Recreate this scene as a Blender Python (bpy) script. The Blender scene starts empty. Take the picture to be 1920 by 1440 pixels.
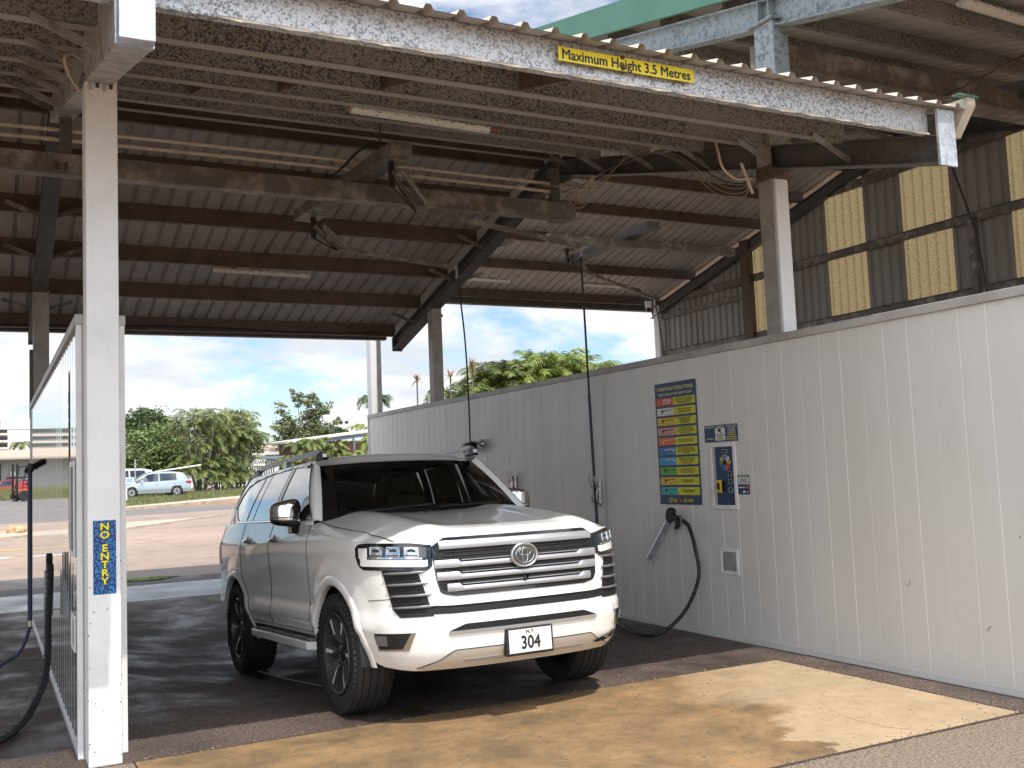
import bpy, bmesh, math, random
import numpy as np
from mathutils import Vector, Matrix
R = math.radians
sc = bpy.context.scene
col = sc.collection

# ------------------------------------------------------------------ camera, world, sun, exposure
CAMZ = 1.58
cam = bpy.data.objects.new('camera', bpy.data.cameras.new('camera'))
col.objects.link(cam)
sc.camera = cam
cam.data.sensor_width = 36.0
cam.data.lens = 35.706
cam.data.clip_start = 0.05
cam.data.clip_end = 3000
M3 = Matrix([[0.888128, -0.002413, -0.45959], [-0.457804, -0.092861, -0.88419], [-0.040544, 0.995676, -0.083577]])
cam.matrix_world = Matrix.Translation((0, 0, CAMZ)) @ M3.to_4x4()

SUN_EL = 61.0
w = bpy.data.worlds.new('World'); sc.world = w; w.use_nodes = True
nt = w.node_tree; nt.nodes.clear()
def N(t, **k):
    n = nt.nodes.new(t)
    for a, b in k.items(): setattr(n, a, b)
    return n
L = lambda a, b: nt.links.new(a, b)
out = N('ShaderNodeOutputWorld'); bg = N('ShaderNodeBackground')
sky = N('ShaderNodeTexSky', sky_type='NISHITA'); sky.sun_disc = False
sky.sun_elevation = R(SUN_EL); sky.sun_rotation = R(180); sky.air_density = 1.0; sky.dust_density = 0.6; sky.ozone_density = 4.0
tc = N('ShaderNodeTexCoord'); sep = N('ShaderNodeSeparateXYZ'); L(tc.outputs['Generated'], sep.inputs[0])
# cloud deck: direction projected on a high flat layer, softened near the horizon
zz = N('ShaderNodeMath', operation='MAXIMUM'); L(sep.outputs[2], zz.inputs[0]); zz.inputs[1].default_value = 0.0
za = N('ShaderNodeMath', operation='ADD'); L(zz.outputs[0], za.inputs[0]); za.inputs[1].default_value = 0.22
dx = N('ShaderNodeMath', operation='DIVIDE'); L(sep.outputs[0], dx.inputs[0]); L(za.outputs[0], dx.inputs[1])
dy = N('ShaderNodeMath', operation='DIVIDE'); L(sep.outputs[1], dy.inputs[0]); L(za.outputs[0], dy.inputs[1])
cmb = N('ShaderNodeCombineXYZ'); L(dx.outputs[0], cmb.inputs[0]); L(dy.outputs[0], cmb.inputs[1])
dz2 = N('ShaderNodeMath', operation='MULTIPLY'); L(sep.outputs[2], dz2.inputs[0]); dz2.inputs[1].default_value = 3.0
L(dz2.outputs[0], cmb.inputs[2])
no = N('ShaderNodeTexNoise'); no.inputs['Scale'].default_value = 1.6; no.inputs['Detail'].default_value = 9; no.inputs['Roughness'].default_value = 0.58
no.inputs['Distortion'].default_value = 0.25
L(cmb.outputs[0], no.inputs['Vector'])
cr = N('ShaderNodeValToRGB'); cr.color_ramp.elements[0].position = 0.425; cr.color_ramp.elements[1].position = 0.53
L(no.outputs['Fac'], cr.inputs[0])
no2 = N('ShaderNodeTexNoise'); no2.inputs['Scale'].default_value = 2.6; no2.inputs['Detail'].default_value = 7
mp = N('ShaderNodeMapping'); mp.inputs['Location'].default_value = (3.1, 0.5, 0.37); L(cmb.outputs[0], mp.inputs[0]); L(mp.outputs[0], no2.inputs['Vector'])
cc = N('ShaderNodeValToRGB'); cc.color_ramp.elements[0].position = 0.40; cc.color_ramp.elements[1].position = 0.58
cc.color_ramp.elements[0].color = (4.7, 5.0, 5.4, 1); cc.color_ramp.elements[1].color = (6.6, 6.65, 6.75, 1)
L(no2.outputs['Fac'], cc.inputs[0])
# extra cloud brightness round the sun, out of view, added to fill the shade
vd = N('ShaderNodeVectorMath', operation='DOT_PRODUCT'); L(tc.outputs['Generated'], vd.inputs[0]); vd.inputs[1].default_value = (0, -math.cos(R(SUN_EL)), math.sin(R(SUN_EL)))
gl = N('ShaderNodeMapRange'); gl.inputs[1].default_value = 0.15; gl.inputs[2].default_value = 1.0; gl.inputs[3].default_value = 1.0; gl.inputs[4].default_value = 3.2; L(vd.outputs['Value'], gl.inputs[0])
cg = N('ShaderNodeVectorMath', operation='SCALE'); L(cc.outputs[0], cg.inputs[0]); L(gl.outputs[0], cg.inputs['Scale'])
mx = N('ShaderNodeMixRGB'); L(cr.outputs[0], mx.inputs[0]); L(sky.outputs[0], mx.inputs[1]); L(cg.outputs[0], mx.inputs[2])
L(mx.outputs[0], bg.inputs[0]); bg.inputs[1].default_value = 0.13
L(bg.outputs[0], out.inputs[0])

sun = bpy.data.lights.new('sun', 'SUN'); sun.energy = 3.2; sun.angle = R(0.5); sun.color = (1.0, 0.955, 0.89)
so = bpy.data.objects.new('sun', sun); col.objects.link(so)
sd = Vector((-0.012, math.cos(R(SUN_EL)), -math.sin(R(SUN_EL))))
so.rotation_euler = sd.to_track_quat('-Z', 'Y').to_euler(); so.location = (0, -10, 20)
sc.view_settings.view_transform = 'Standard'; sc.view_settings.look = 'None'
sc.view_settings.exposure = 0.43; sc.view_settings.gamma = 1.0

# ------------------------------------------------------------------ materials
MATS = {}
def mat(name, base=(.5, .5, .5), rough=.6, metal=0.0, noise=None, bump=None, spec=None, coat=0, stretch=None, coords='Object', rvar=None):
    """noise: list of (scale, colour, lo, hi, detail); bump: (scale, strength, distance)"""
    m = bpy.data.materials.new(name); m.use_nodes = True; t = m.node_tree
    b = t.nodes['Principled BSDF']
    b.inputs['Base Color'].default_value = (*base, 1); b.inputs['Roughness'].default_value = rough; b.inputs['Metallic'].default_value = metal
    if spec is not None: b.inputs['Specular IOR Level'].default_value = spec
    if coat: b.inputs['Coat Weight'].default_value = coat; b.inputs['Coat Roughness'].default_value = 0.03
    tcn = t.nodes.new('ShaderNodeTexCoord'); src = tcn.outputs[coords]
    mpn = t.nodes.new('ShaderNodeMapping'); t.links.new(src, mpn.inputs[0])
    if stretch: mpn.inputs['Scale'].default_value = stretch
    src = mpn.outputs[0]
    if noise:
        prev = None
        for (s, c, lo, hi, det) in noise:
            n = t.nodes.new('ShaderNodeTexNoise'); n.inputs['Scale'].default_value = s; n.inputs['Detail'].default_value = det; n.inputs['Roughness'].default_value = .6
            t.links.new(src, n.inputs['Vector'])
            r = t.nodes.new('ShaderNodeMapRange'); r.inputs[1].default_value = lo; r.inputs[2].default_value = hi
            t.links.new(n.outputs['Fac'], r.inputs[0])
            x = t.nodes.new('ShaderNodeMixRGB'); t.links.new(r.outputs[0], x.inputs[0]); x.inputs[2].default_value = (*c, 1)
            if prev is None: x.inputs[1].default_value = (*base, 1)
            else: t.links.new(prev, x.inputs[1])
            prev = x.outputs[0]
        t.links.new(prev, b.inputs['Base Color'])
    if rvar:
        n = t.nodes.new('ShaderNodeTexNoise'); n.inputs['Scale'].default_value = rvar[0]; n.inputs['Detail'].default_value = 4
        t.links.new(src, n.inputs['Vector'])
        r = t.nodes.new('ShaderNodeMapRange'); r.inputs[1].default_value = .35; r.inputs[2].default_value = .65; r.inputs[3].default_value = rvar[1]; r.inputs[4].default_value = rvar[2]
        t.links.new(n.outputs['Fac'], r.inputs[0]); t.links.new(r.outputs[0], b.inputs['Roughness'])
    if bump:
        n = t.nodes.new('ShaderNodeTexNoise'); n.inputs['Scale'].default_value = bump[0]; n.inputs['Detail'].default_value = 4
        t.links.new(src, n.inputs['Vector'])
        bn = t.nodes.new('ShaderNodeBump'); bn.inputs['Strength'].default_value = bump[1]; bn.inputs['Distance'].default_value = bump[2]
        t.links.new(n.outputs['Fac'], bn.inputs['Height']); t.links.new(bn.outputs[0], b.inputs['Normal'])
    MATS[name] = m
    return m

def spangle(name, dark, light, scale, metal, rough, lo=.3, hi=.6):
    m = bpy.data.materials.new(name); m.use_nodes = True; t = m.node_tree; b = t.nodes['Principled BSDF']
    tcn = t.nodes.new('ShaderNodeTexCoord')
    v = t.nodes.new('ShaderNodeTexVoronoi'); v.inputs['Scale'].default_value = scale; t.links.new(tcn.outputs['Object'], v.inputs['Vector'])
    n = t.nodes.new('ShaderNodeTexNoise'); n.inputs['Scale'].default_value = scale * 1.1; n.inputs['Detail'].default_value = 3; t.links.new(tcn.outputs['Object'], n.inputs['Vector'])
    n3 = t.nodes.new('ShaderNodeTexNoise'); n3.inputs['Scale'].default_value = 1.7; n3.inputs['Detail'].default_value = 4; t.links.new(tcn.outputs['Object'], n3.inputs['Vector'])
    sp = t.nodes.new('ShaderNodeSeparateColor'); t.links.new(v.outputs['Color'], sp.inputs[0])
    a = t.nodes.new('ShaderNodeMath'); a.operation = 'ADD'; t.links.new(sp.outputs[0], a.inputs[0]); t.links.new(n.outputs['Fac'], a.inputs[1])
    a2 = t.nodes.new('ShaderNodeMath'); a2.operation = 'ADD'; t.links.new(a.outputs[0], a2.inputs[0]); t.links.new(n3.outputs['Fac'], a2.inputs[1])
    r = t.nodes.new('ShaderNodeMapRange'); r.inputs[1].default_value = 1.05 + lo; r.inputs[2].default_value = 1.05 + hi; t.links.new(a2.outputs[0], r.inputs[0])
    x = t.nodes.new('ShaderNodeMixRGB'); x.inputs[1].default_value = (*dark, 1); x.inputs[2].default_value = (*light, 1); t.links.new(r.outputs[0], x.inputs[0])
    t.links.new(x.outputs[0], b.inputs['Base Color']); b.inputs['Metallic'].default_value = metal; b.inputs['Roughness'].default_value = rough
    MATS[name] = m; return m

spangle('galv_bright', (.20, .205, .205), (.60, .61, .62), 85, .3, .45, .0, .6)
spangle('galv_dull', (.06, .055, .05), (.33, .31, .285), 95, .15, .6, .0, .5)
spangle('galv_tall', (.13, .155, .17), (.27, .31, .335), 30, .3, .45, -.1, .5)
mat('galv_grey', (.42, .405, .38), .5, .3, noise=[(6, (.17, .155, .14), .45, .7, 6)])
mat('galv_end', (.62, .66, .70), .38, .55, noise=[(9, (.45, .48, .52), .4, .6, 5), (40, (.75, .78, .8), .55, .7, 2)])
mat('column_white', (.80, .80, .80), .45, 0, noise=[(3, (.72, .72, .70), .45, .7, 6), (70, (.64, .64, .62), .60, .74, 3)])
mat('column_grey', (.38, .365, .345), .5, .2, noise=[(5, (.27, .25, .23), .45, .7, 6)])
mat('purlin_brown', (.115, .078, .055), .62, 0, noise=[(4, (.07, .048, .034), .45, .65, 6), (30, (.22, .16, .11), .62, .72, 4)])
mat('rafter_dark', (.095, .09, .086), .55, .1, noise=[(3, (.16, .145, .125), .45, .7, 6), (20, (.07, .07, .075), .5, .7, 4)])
mat('arm_steel', (.155, .138, .12), .55, .2, noise=[(5, (.34, .31, .27), .48, .66, 7), (26, (.10, .09, .08), .58, .7, 4)])
mat('flange_lit', (.33, .30, .26), .6, 0, noise=[(6, (.30, .26, .21), .45, .7, 6)])
mat('sheet_underside', (.46, .425, .385), .6, .05, noise=[(2.0, (.33, .295, .26), .45, .75, 6)])
mat('sheet_cream', (.62, .56, .46), .6, 0, noise=[(4, (.46, .40, .31), .45, .75, 6)])
mat('cladding_grey', (.32, .305, .28), .6, 0, noise=[(1.8, (.24, .22, .19), .45, .75, 6)], stretch=(1, 1, .25))
mat('green_paint', (.075, .20, .155), .5, 0, noise=[(2, (.095, .23, .18), .4, .7, 4)])
mat('white_trim', (.80, .80, .78), .4, 0, noise=[(5, (.62, .61, .58), .5, .8, 6)])
mat('rubber_black', (.012, .012, .013), .55)
mat('hose_black', (.018, .019, .021), .5)
mat('hose_blue', (.008, .016, .05), .4)
mat('pvc_cream', (.60, .50, .38), .5, 0, noise=[(7, (.42, .33, .24), .5, .75, 5)])
mat('cable_grey', (.36, .31, .25), .6)
mat('cable_red', (.45, .06, .03), .5)
mat('light_lens', (.78, .74, .64), .35, 0, noise=[(30, (.35, .30, .22), .60, .72, 5)])
mat('rust', (.09, .045, .025), .8, 0, noise=[(20, (.2, .1, .05), .5, .7, 5)])
mat('stainless', (.55, .54, .52), .28, .9)
mat('chrome', (.85, .86, .87), .06, 1.0)
mat('dark_chrome', (.16, .15, .145), .12, 1.0)
mat('satin_silver', (.50, .50, .52), .34, .55)
mat('gloss_black', (.006, .006, .007), .08, 0, coat=.6)
mat('matt_black', (.014, .014, .015), .55)
mat('mesh_black', (.006, .006, .006), .7)
mat('tyre', (.017, .017, .018), .72, 0, bump=(60, .15, .004), noise=[(5, (.03, .029, .027), .45, .7, 4)])
mat('rim_dark', (.10, .097, .094), .3, .5)
mat('rim_bright', (.85, .83, .80), .35, .3)
mat('sign_yellow', (.80, .66, .02), .45, 0, noise=[(3, (.72, .55, .01), .45, .7, 3)])
mat('sign_lime', (.62, .60, .02), .45)
mat('ink_black', (.01, .01, .01), .5)
mat('ink_white', (.85, .85, .85), .4)
mat('yellow_ink', (.85, .72, .03), .4)
mat('pale_yellow_ink', (.78, .76, .25), .4)
mat('navy', (.012, .035, .10), .42, 0, noise=[(9, (.01, .06, .17), .5, .7, 4)])
mat('c_red', (.62, .06, .03), .4); mat('c_white', (.72, .72, .70), .4); mat('c_gold', (.70, .50, .02), .4)
mat('c_pink', (.62, .28, .28), .4); mat('c_orange', (.72, .16, .02), .4); mat('c_blue', (.02, .18, .48), .4)
mat('c_green', (.12, .38, .03), .4); mat('c_teal', (.04, .42, .38), .4); mat('c_lightblue', (.03, .30, .58), .4)
mat('concrete_wet', (.20, .21, .235), .32, 0, noise=[(1.2, (.30, .30, .31), .4, .7, 6), (14, (.14, .14, .15), .55, .75, 4)], rvar=(.8, .15, .55))
mat('kerb', (.46, .39, .31), .85, 0, noise=[(2.5, (.30, .24, .18), .45, .7, 7)])
mat('road', (.27, .20, .16), .85, 0, noise=[(.10, (.37, .265, .20), .4, .62, 3), (1.5, (.17, .135, .12), .5, .75, 6), (60, (.42, .34, .28), .55, .8, 3)], coords='Object')
mat('road_far', (.16, .14, .135), .8, 0, noise=[(.3, (.20, .175, .165), .4, .7, 5), (30, (.09, .085, .08), .55, .7, 3)])
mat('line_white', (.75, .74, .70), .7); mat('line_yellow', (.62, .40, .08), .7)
mat('earth', (.30, .17, .09), .95, 0, noise=[(.5, (.20, .13, .08), .4, .7, 6)])
mat('grass', (.135, .15, .055), .95, 0, noise=[(1.2, (.25, .22, .11), .45, .7, 6), (9, (.06, .09, .02), .5, .7, 4)])
mat('leaf_a', (.12, .175, .05), .6, 0, noise=[(1.2, (.18, .23, .075), .4, .65, 3)])
mat('leaf_dark', (.05, .088, .032), .6, 0, noise=[(.9, (.11, .155, .055), .4, .65, 3)])
mat('leaf_olive', (.12, .15, .065), .6, 0, noise=[(1.0, (.26, .275, .14), .42, .65, 3)])
mat('leaf_lime', (.14, .22, .030), .55, 0, noise=[(1.5, (.30, .32, .05), .42, .65, 3)])
mat('leaf_palm', (.085, .14, .03), .55, 0, noise=[(1.5, (.24, .25, .06), .42, .65, 3)])
mat('leaf_red', (.30, .14, .05), .6, 0, noise=[(4, (.16, .16, .05), .4, .6, 3)])
mat('bark', (.20, .17, .13), .9, 0, noise=[(4, (.10, .08, .06), .4, .7, 5)])
mat('palm_stem', (.24, .23, .16), .85, 0, noise=[(5, (.13, .11, .07), .4, .7, 5)])
mat('render_white', (.70, .70, .67), .8); mat('render_brown', (.24, .165, .13), .85, 0, noise=[(.8, (.22, .12, .08), .4, .7, 4)])
mat('roof_tan', (.42, .33, .25), .8); mat('roof_white', (.62, .58, .52), .7); mat('fascia_blue', (.16, .22, .28), .6)
mat('window_dark', (.02, .025, .03), .15); mat('tower_cream', (.66, .63, .54), .8); mat('cladding_pale', (.42, .42, .38), .7)
mat('rock', (.42, .26, .13), .95, 0, noise=[(6, (.55, .40, .24), .4, .65, 6)], bump=(8, .8, .05))
mat('hatch_silver', (.40, .46, .50), .25, .5, coat=.5); mat('car_white', (.72, .73, .74), .25, 0, coat=.6); mat('car_red', (.38, .02, .02), .3, 0, coat=.6)
mat('lamp_unit', (.55, .57, .60), .08, .85); mat('tail_red', (.35, .01, .012), .2); mat('forklift_orange', (.45, .09, .035), .5); mat('fence_green', (.008, .022, .016), .6)
mat('seat_cloth', (.55, .52, .44), .8); mat('dash', (.020, .021, .022), .6); mat('headliner', (.60, .58, .52), .9)
mat('chassis_dirt', (.06, .043, .032), .9)
mat('paper', (.55, .66, .62), .7); mat('puddle_water', (.06, .07, .03), .04)

def glassmat(name, tint, mixf, rough=.02):
    m = bpy.data.materials.new(name); m.use_nodes = True; t = m.node_tree; t.nodes.clear()
    o = t.nodes.new('ShaderNodeOutputMaterial'); g = t.nodes.new('ShaderNodeBsdfGlossy'); tr = t.nodes.new('ShaderNodeBsdfTransparent')
    g.inputs['Roughness'].default_value = rough; tr.inputs[0].default_value = (*tint, 1)
    fr = t.nodes.new('ShaderNodeFresnel'); fr.inputs[0].default_value = 1.5
    mul = t.nodes.new('ShaderNodeMath'); mul.operation = 'MULTIPLY'; mul.inputs[1].default_value = mixf; mul.use_clamp = True
    t.links.new(fr.outputs[0], mul.inputs[0])
    x = t.nodes.new('ShaderNodeMixShader'); t.links.new(mul.outputs[0], x.inputs[0]); t.links.new(tr.outputs[0], x.inputs[1]); t.links.new(g.outputs[0], x.inputs[2])
    t.links.new(x.outputs[0], o.inputs[0]); MATS[name] = m
glassmat('windscreen_glass', (.60, .68, .62), 1.0)
glassmat('side_glass', (.42, .47, .45), 1.0)
glassmat('lamp_glass', (.85, .88, .90), 1.3)
mat('navy_gloss', (.012, .035, .10), .06, 0, coat=1.0); mat('lime_gloss', (.35, .35, .03), .08, 0, coat=1.0)
mat('tinted_glass', (.012, .014, .016), .03, 0, spec=1.0, coat=1.0)

# car paint: pearl white
mat('fin_grey', (.22, .22, .225), .35, .4)
m = mat('pearl', (.90, .885, .84), .28, 0, coat=.85, bump=None)
mat('pearl_lower', (.60, .545, .46), .35, .15, coat=.6)
# wall panels (glossy enamel)
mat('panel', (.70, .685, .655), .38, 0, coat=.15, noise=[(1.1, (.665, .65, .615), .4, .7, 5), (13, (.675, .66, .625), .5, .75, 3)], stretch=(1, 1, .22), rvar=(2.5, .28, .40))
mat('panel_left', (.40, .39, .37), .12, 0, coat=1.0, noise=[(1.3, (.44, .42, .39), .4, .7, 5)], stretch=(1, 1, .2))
mat('panel_cap', (.50, .485, .46), .45, 0, noise=[(2, (.33, .31, .29), .4, .7, 5)])
mat('panel_groove', (.86, .85, .82), .5)

def translucent(name, c1, c2):
    m = bpy.data.materials.new(name); m.use_nodes = True; t = m.node_tree; t.nodes.clear()
    o = t.nodes.new('ShaderNodeOutputMaterial'); d = t.nodes.new('ShaderNodeBsdfDiffuse'); tr = t.nodes.new('ShaderNodeBsdfTranslucent')
    tcn = t.nodes.new('ShaderNodeTexCoord'); mpn = t.nodes.new('ShaderNodeMapping'); mpn.inputs['Scale'].default_value = (1, 1, .8); t.links.new(tcn.outputs['Object'], mpn.inputs[0])
    n = t.nodes.new('ShaderNodeTexNoise'); n.inputs['Scale'].default_value = 40; n.inputs['Detail'].default_value = 6; n.inputs['Roughness'].default_value = .8; t.links.new(mpn.outputs[0], n.inputs['Vector'])
    r = t.nodes.new('ShaderNodeMapRange'); r.inputs[1].default_value = .4; r.inputs[2].default_value = .62; t.links.new(n.outputs['Fac'], r.inputs[0])
    x = t.nodes.new('ShaderNodeMixRGB'); x.inputs[1].default_value = (*c1, 1); x.inputs[2].default_value = (*c2, 1); t.links.new(r.outputs[0], x.inputs[0])
    t.links.new(x.outputs[0], d.inputs[0]); t.links.new(x.outputs[0], tr.inputs[0])
    ms = t.nodes.new('ShaderNodeMixShader'); ms.inputs[0].default_value = .82; t.links.new(d.outputs[0], ms.inputs[1]); t.links.new(tr.outputs[0], ms.inputs[2])
    t.links.new(ms.outputs[0], o.inputs[0]); MATS[name] = m
translucent('fibreglass', (.33, .26, .12), (.56, .47, .28))

# bay floor: dark brown aggregate, wet patches
def floor_mat(name, base, speck, wetlo, wethi, dark, big=(.5, .45, .6)):
    m = bpy.data.materials.new(name); m.use_nodes = True; t = m.node_tree; b = t.nodes['Principled BSDF']
    tcn = t.nodes.new('ShaderNodeTexCoord')
    def noise(s, d, rough=.6):
        n = t.nodes.new('ShaderNodeTexNoise'); n.inputs['Scale'].default_value = s; n.inputs['Detail'].default_value = d; n.inputs['Roughness'].default_value = rough
        t.links.new(tcn.outputs['Object'], n.inputs['Vector']); return n.outputs['Fac']
    def mr(f, a, c, lo=0, hi=1):
        r = t.nodes.new('ShaderNodeMapRange'); r.inputs[1].default_value = a; r.inputs[2].default_value = c; r.inputs[3].default_value = lo; r.inputs[4].default_value = hi
        t.links.new(f, r.inputs[0]); return r.outputs[0]
    def mix(f, c1, c2):
        x = t.nodes.new('ShaderNodeMixRGB'); t.links.new(f, x.inputs[0])
        for i, c in ((1, c1), (2, c2)):
            if isinstance(c, tuple): x.inputs[i].default_value = (*c, 1)
            else: t.links.new(c, x.inputs[i])
        return x.outputs[0]
    g1 = noise(48, 4, .8); g2 = noise(120, 2); g3 = noise(big[0], 7, .68)
    c = mix(mr(g1, .38, .62), dark, base); c = mix(mr(g2, .60, .68), c, speck)
    wet = mr(g3, big[1], big[2])
    dk = t.nodes.new('ShaderNodeMixRGB'); dk.blend_type = 'MULTIPLY'; t.links.new(wet, dk.inputs[0]); t.links.new(c, dk.inputs[1]); dk.inputs[2].default_value = (.46, .46, .50, 1)
    t.links.new(dk.outputs[0], b.inputs['Base Color'])
    t.links.new(mr(g3, big[1], big[2], wetlo, wethi), b.inputs['Roughness'])
    bn = t.nodes.new('ShaderNodeBump'); bn.inputs['Strength'].default_value = .8; bn.inputs['Distance'].default_value = .008; t.links.new(g1, bn.inputs['Height']); t.links.new(bn.outputs[0], b.inputs['Normal'])
    MATS[name] = m
floor_mat('bay_floor', (.15, .102, .080), (.48, .39, .33), .85, .36, (.032, .022, .018), big=(1.1, .42, .62))
floor_mat('apron', (.30, .222, .160), (.62, .50, .38), .9, .75, (.10, .074, .055), big=(.35, .62, .8))
floor_mat('lane_dark', (.095, .08, .075), (.30, .27, .25), .8, .3, (.04, .036, .036), big=(.4, .5, .62))

# concrete pad with a wet stain whose ragged edge crosses it
def pad_mat():
    m = bpy.data.materials.new('pad_concrete'); m.use_nodes = True; t = m.node_tree; b = t.nodes['Principled BSDF']
    tcn = t.nodes.new('ShaderNodeTexCoord'); sp = t.nodes.new('ShaderNodeSeparateXYZ'); t.links.new(tcn.outputs['Object'], sp.inputs[0])
    def noise(s, d, rough=.6):
        n = t.nodes.new('ShaderNodeTexNoise'); n.inputs['Scale'].default_value = s; n.inputs['Detail'].default_value = d; n.inputs['Roughness'].default_value = rough
        t.links.new(tcn.outputs['Object'], n.inputs['Vector']); return n.outputs['Fac']
    def mth(op, a, c):
        x = t.nodes.new('ShaderNodeMath'); x.operation = op
        for i, v in ((0, a), (1, c)):
            if isinstance(v, (int, float)): x.inputs[i].default_value = v
            else: t.links.new(v, x.inputs[i])
        return x.outputs[0]
    def mr(f, a, c, lo=0, hi=1):
        r = t.nodes.new('ShaderNodeMapRange'); r.inputs[1].default_value = a; r.inputs[2].default_value = c; r.inputs[3].default_value = lo; r.inputs[4].default_value = hi
        t.links.new(f, r.inputs[0]); return r.outputs[0]
    def mix(f, c1, c2):
        x = t.nodes.new('ShaderNodeMixRGB'); t.links.new(f, x.inputs[0])
        for i, c in ((1, c1), (2, c2)):
            if isinstance(c, tuple): x.inputs[i].default_value = (*c, 1)
            else: t.links.new(c, x.inputs[i])
        return x.outputs[0]
    # stain edge runs from (3.98,4.2) to (4.9,6.3) with wobble; x + noise - line(y)
    line = mth('ADD', mth('MULTIPLY', mth('SUBTRACT', sp.outputs[1], 4.15), .36), 3.98)
    e = mth('SUBTRACT', mth('ADD', sp.outputs[0], mth('MULTIPLY', mth('SUBTRACT', noise(1.7, 7, .56), .5), 1.5)), line)
    soft = mth('MULTIPLY', mr(sp.outputs[1], 4.5, 6.0, .035, .7), 1.0)
    er = mth('DIVIDE', e, soft)
    dry = mr(er, -.5, .5)
    n1 = noise(1.6, 9, .74); n2 = noise(9, 7, .7); n3 = noise(160, 2, .7)
    wetc = mix(mr(n1, .38, .62), (.135, .088, .042), (.315, .192, .088)); wetc = mix(mr(n2, .52, .75), wetc, (.12, .085, .042))
    dryc = mix(mr(n1, .35, .65), (.36, .265, .16), (.47, .345, .215)); dryc = mix(mr(n2, .5, .8), dryc, (.27, .19, .11))
    c = mix(dry, wetc, dryc); c = mix(mr(n3, .60, .75), c, (.14, .10, .06))
    vo = t.nodes.new('ShaderNodeTexNoise'); vo.inputs['Scale'].default_value = 26; vo.inputs['Detail'].default_value = 1; t.links.new(tcn.outputs['Object'], vo.inputs['Vector'])
    c = mix(mr(vo.outputs['Fac'], .73, .76), c, (.06, .045, .03))
    t.links.new(c, b.inputs['Base Color']); b.inputs['Roughness'].default_value = .8
    bn = t.nodes.new('ShaderNodeBump'); bn.inputs['Strength'].default_value = .3; bn.inputs['Distance'].default_value = .004; t.links.new(n3, bn.inputs['Height']); t.links.new(bn.outputs[0], b.inputs['Normal'])
    MATS['pad_concrete'] = m
pad_mat()
def droplet_mat():
    m = bpy.data.materials.new('sign_droplets'); m.use_nodes = True; t = m.node_tree; b = t.nodes['Principled BSDF']
    tcn = t.nodes.new('ShaderNodeTexCoord'); v = t.nodes.new('ShaderNodeTexVoronoi'); v.inputs['Scale'].default_value = 70; t.links.new(tcn.outputs['Object'], v.inputs['Vector'])
    r = t.nodes.new('ShaderNodeValToRGB'); e = r.color_ramp.elements; e[0].position = .2; e[0].color = (.02, .10, .34, 1); e[1].position = .5; e[1].color = (.008, .03, .16, 1)
    k = r.color_ramp.elements.new(.36); k.color = (.03, .30, .55, 1)
    t.links.new(v.outputs['Distance'], r.inputs[0]); t.links.new(r.outputs[0], b.inputs['Base Color']); b.inputs['Roughness'].default_value = .25
    bn = t.nodes.new('ShaderNodeBump'); bn.inputs['Strength'].default_value = .4; bn.inputs['Distance'].default_value = .003; t.links.new(v.outputs['Distance'], bn.inputs['Height']); t.links.new(bn.outputs[0], b.inputs['Normal'])
    MATS['sign_droplets'] = m
droplet_mat()

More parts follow.
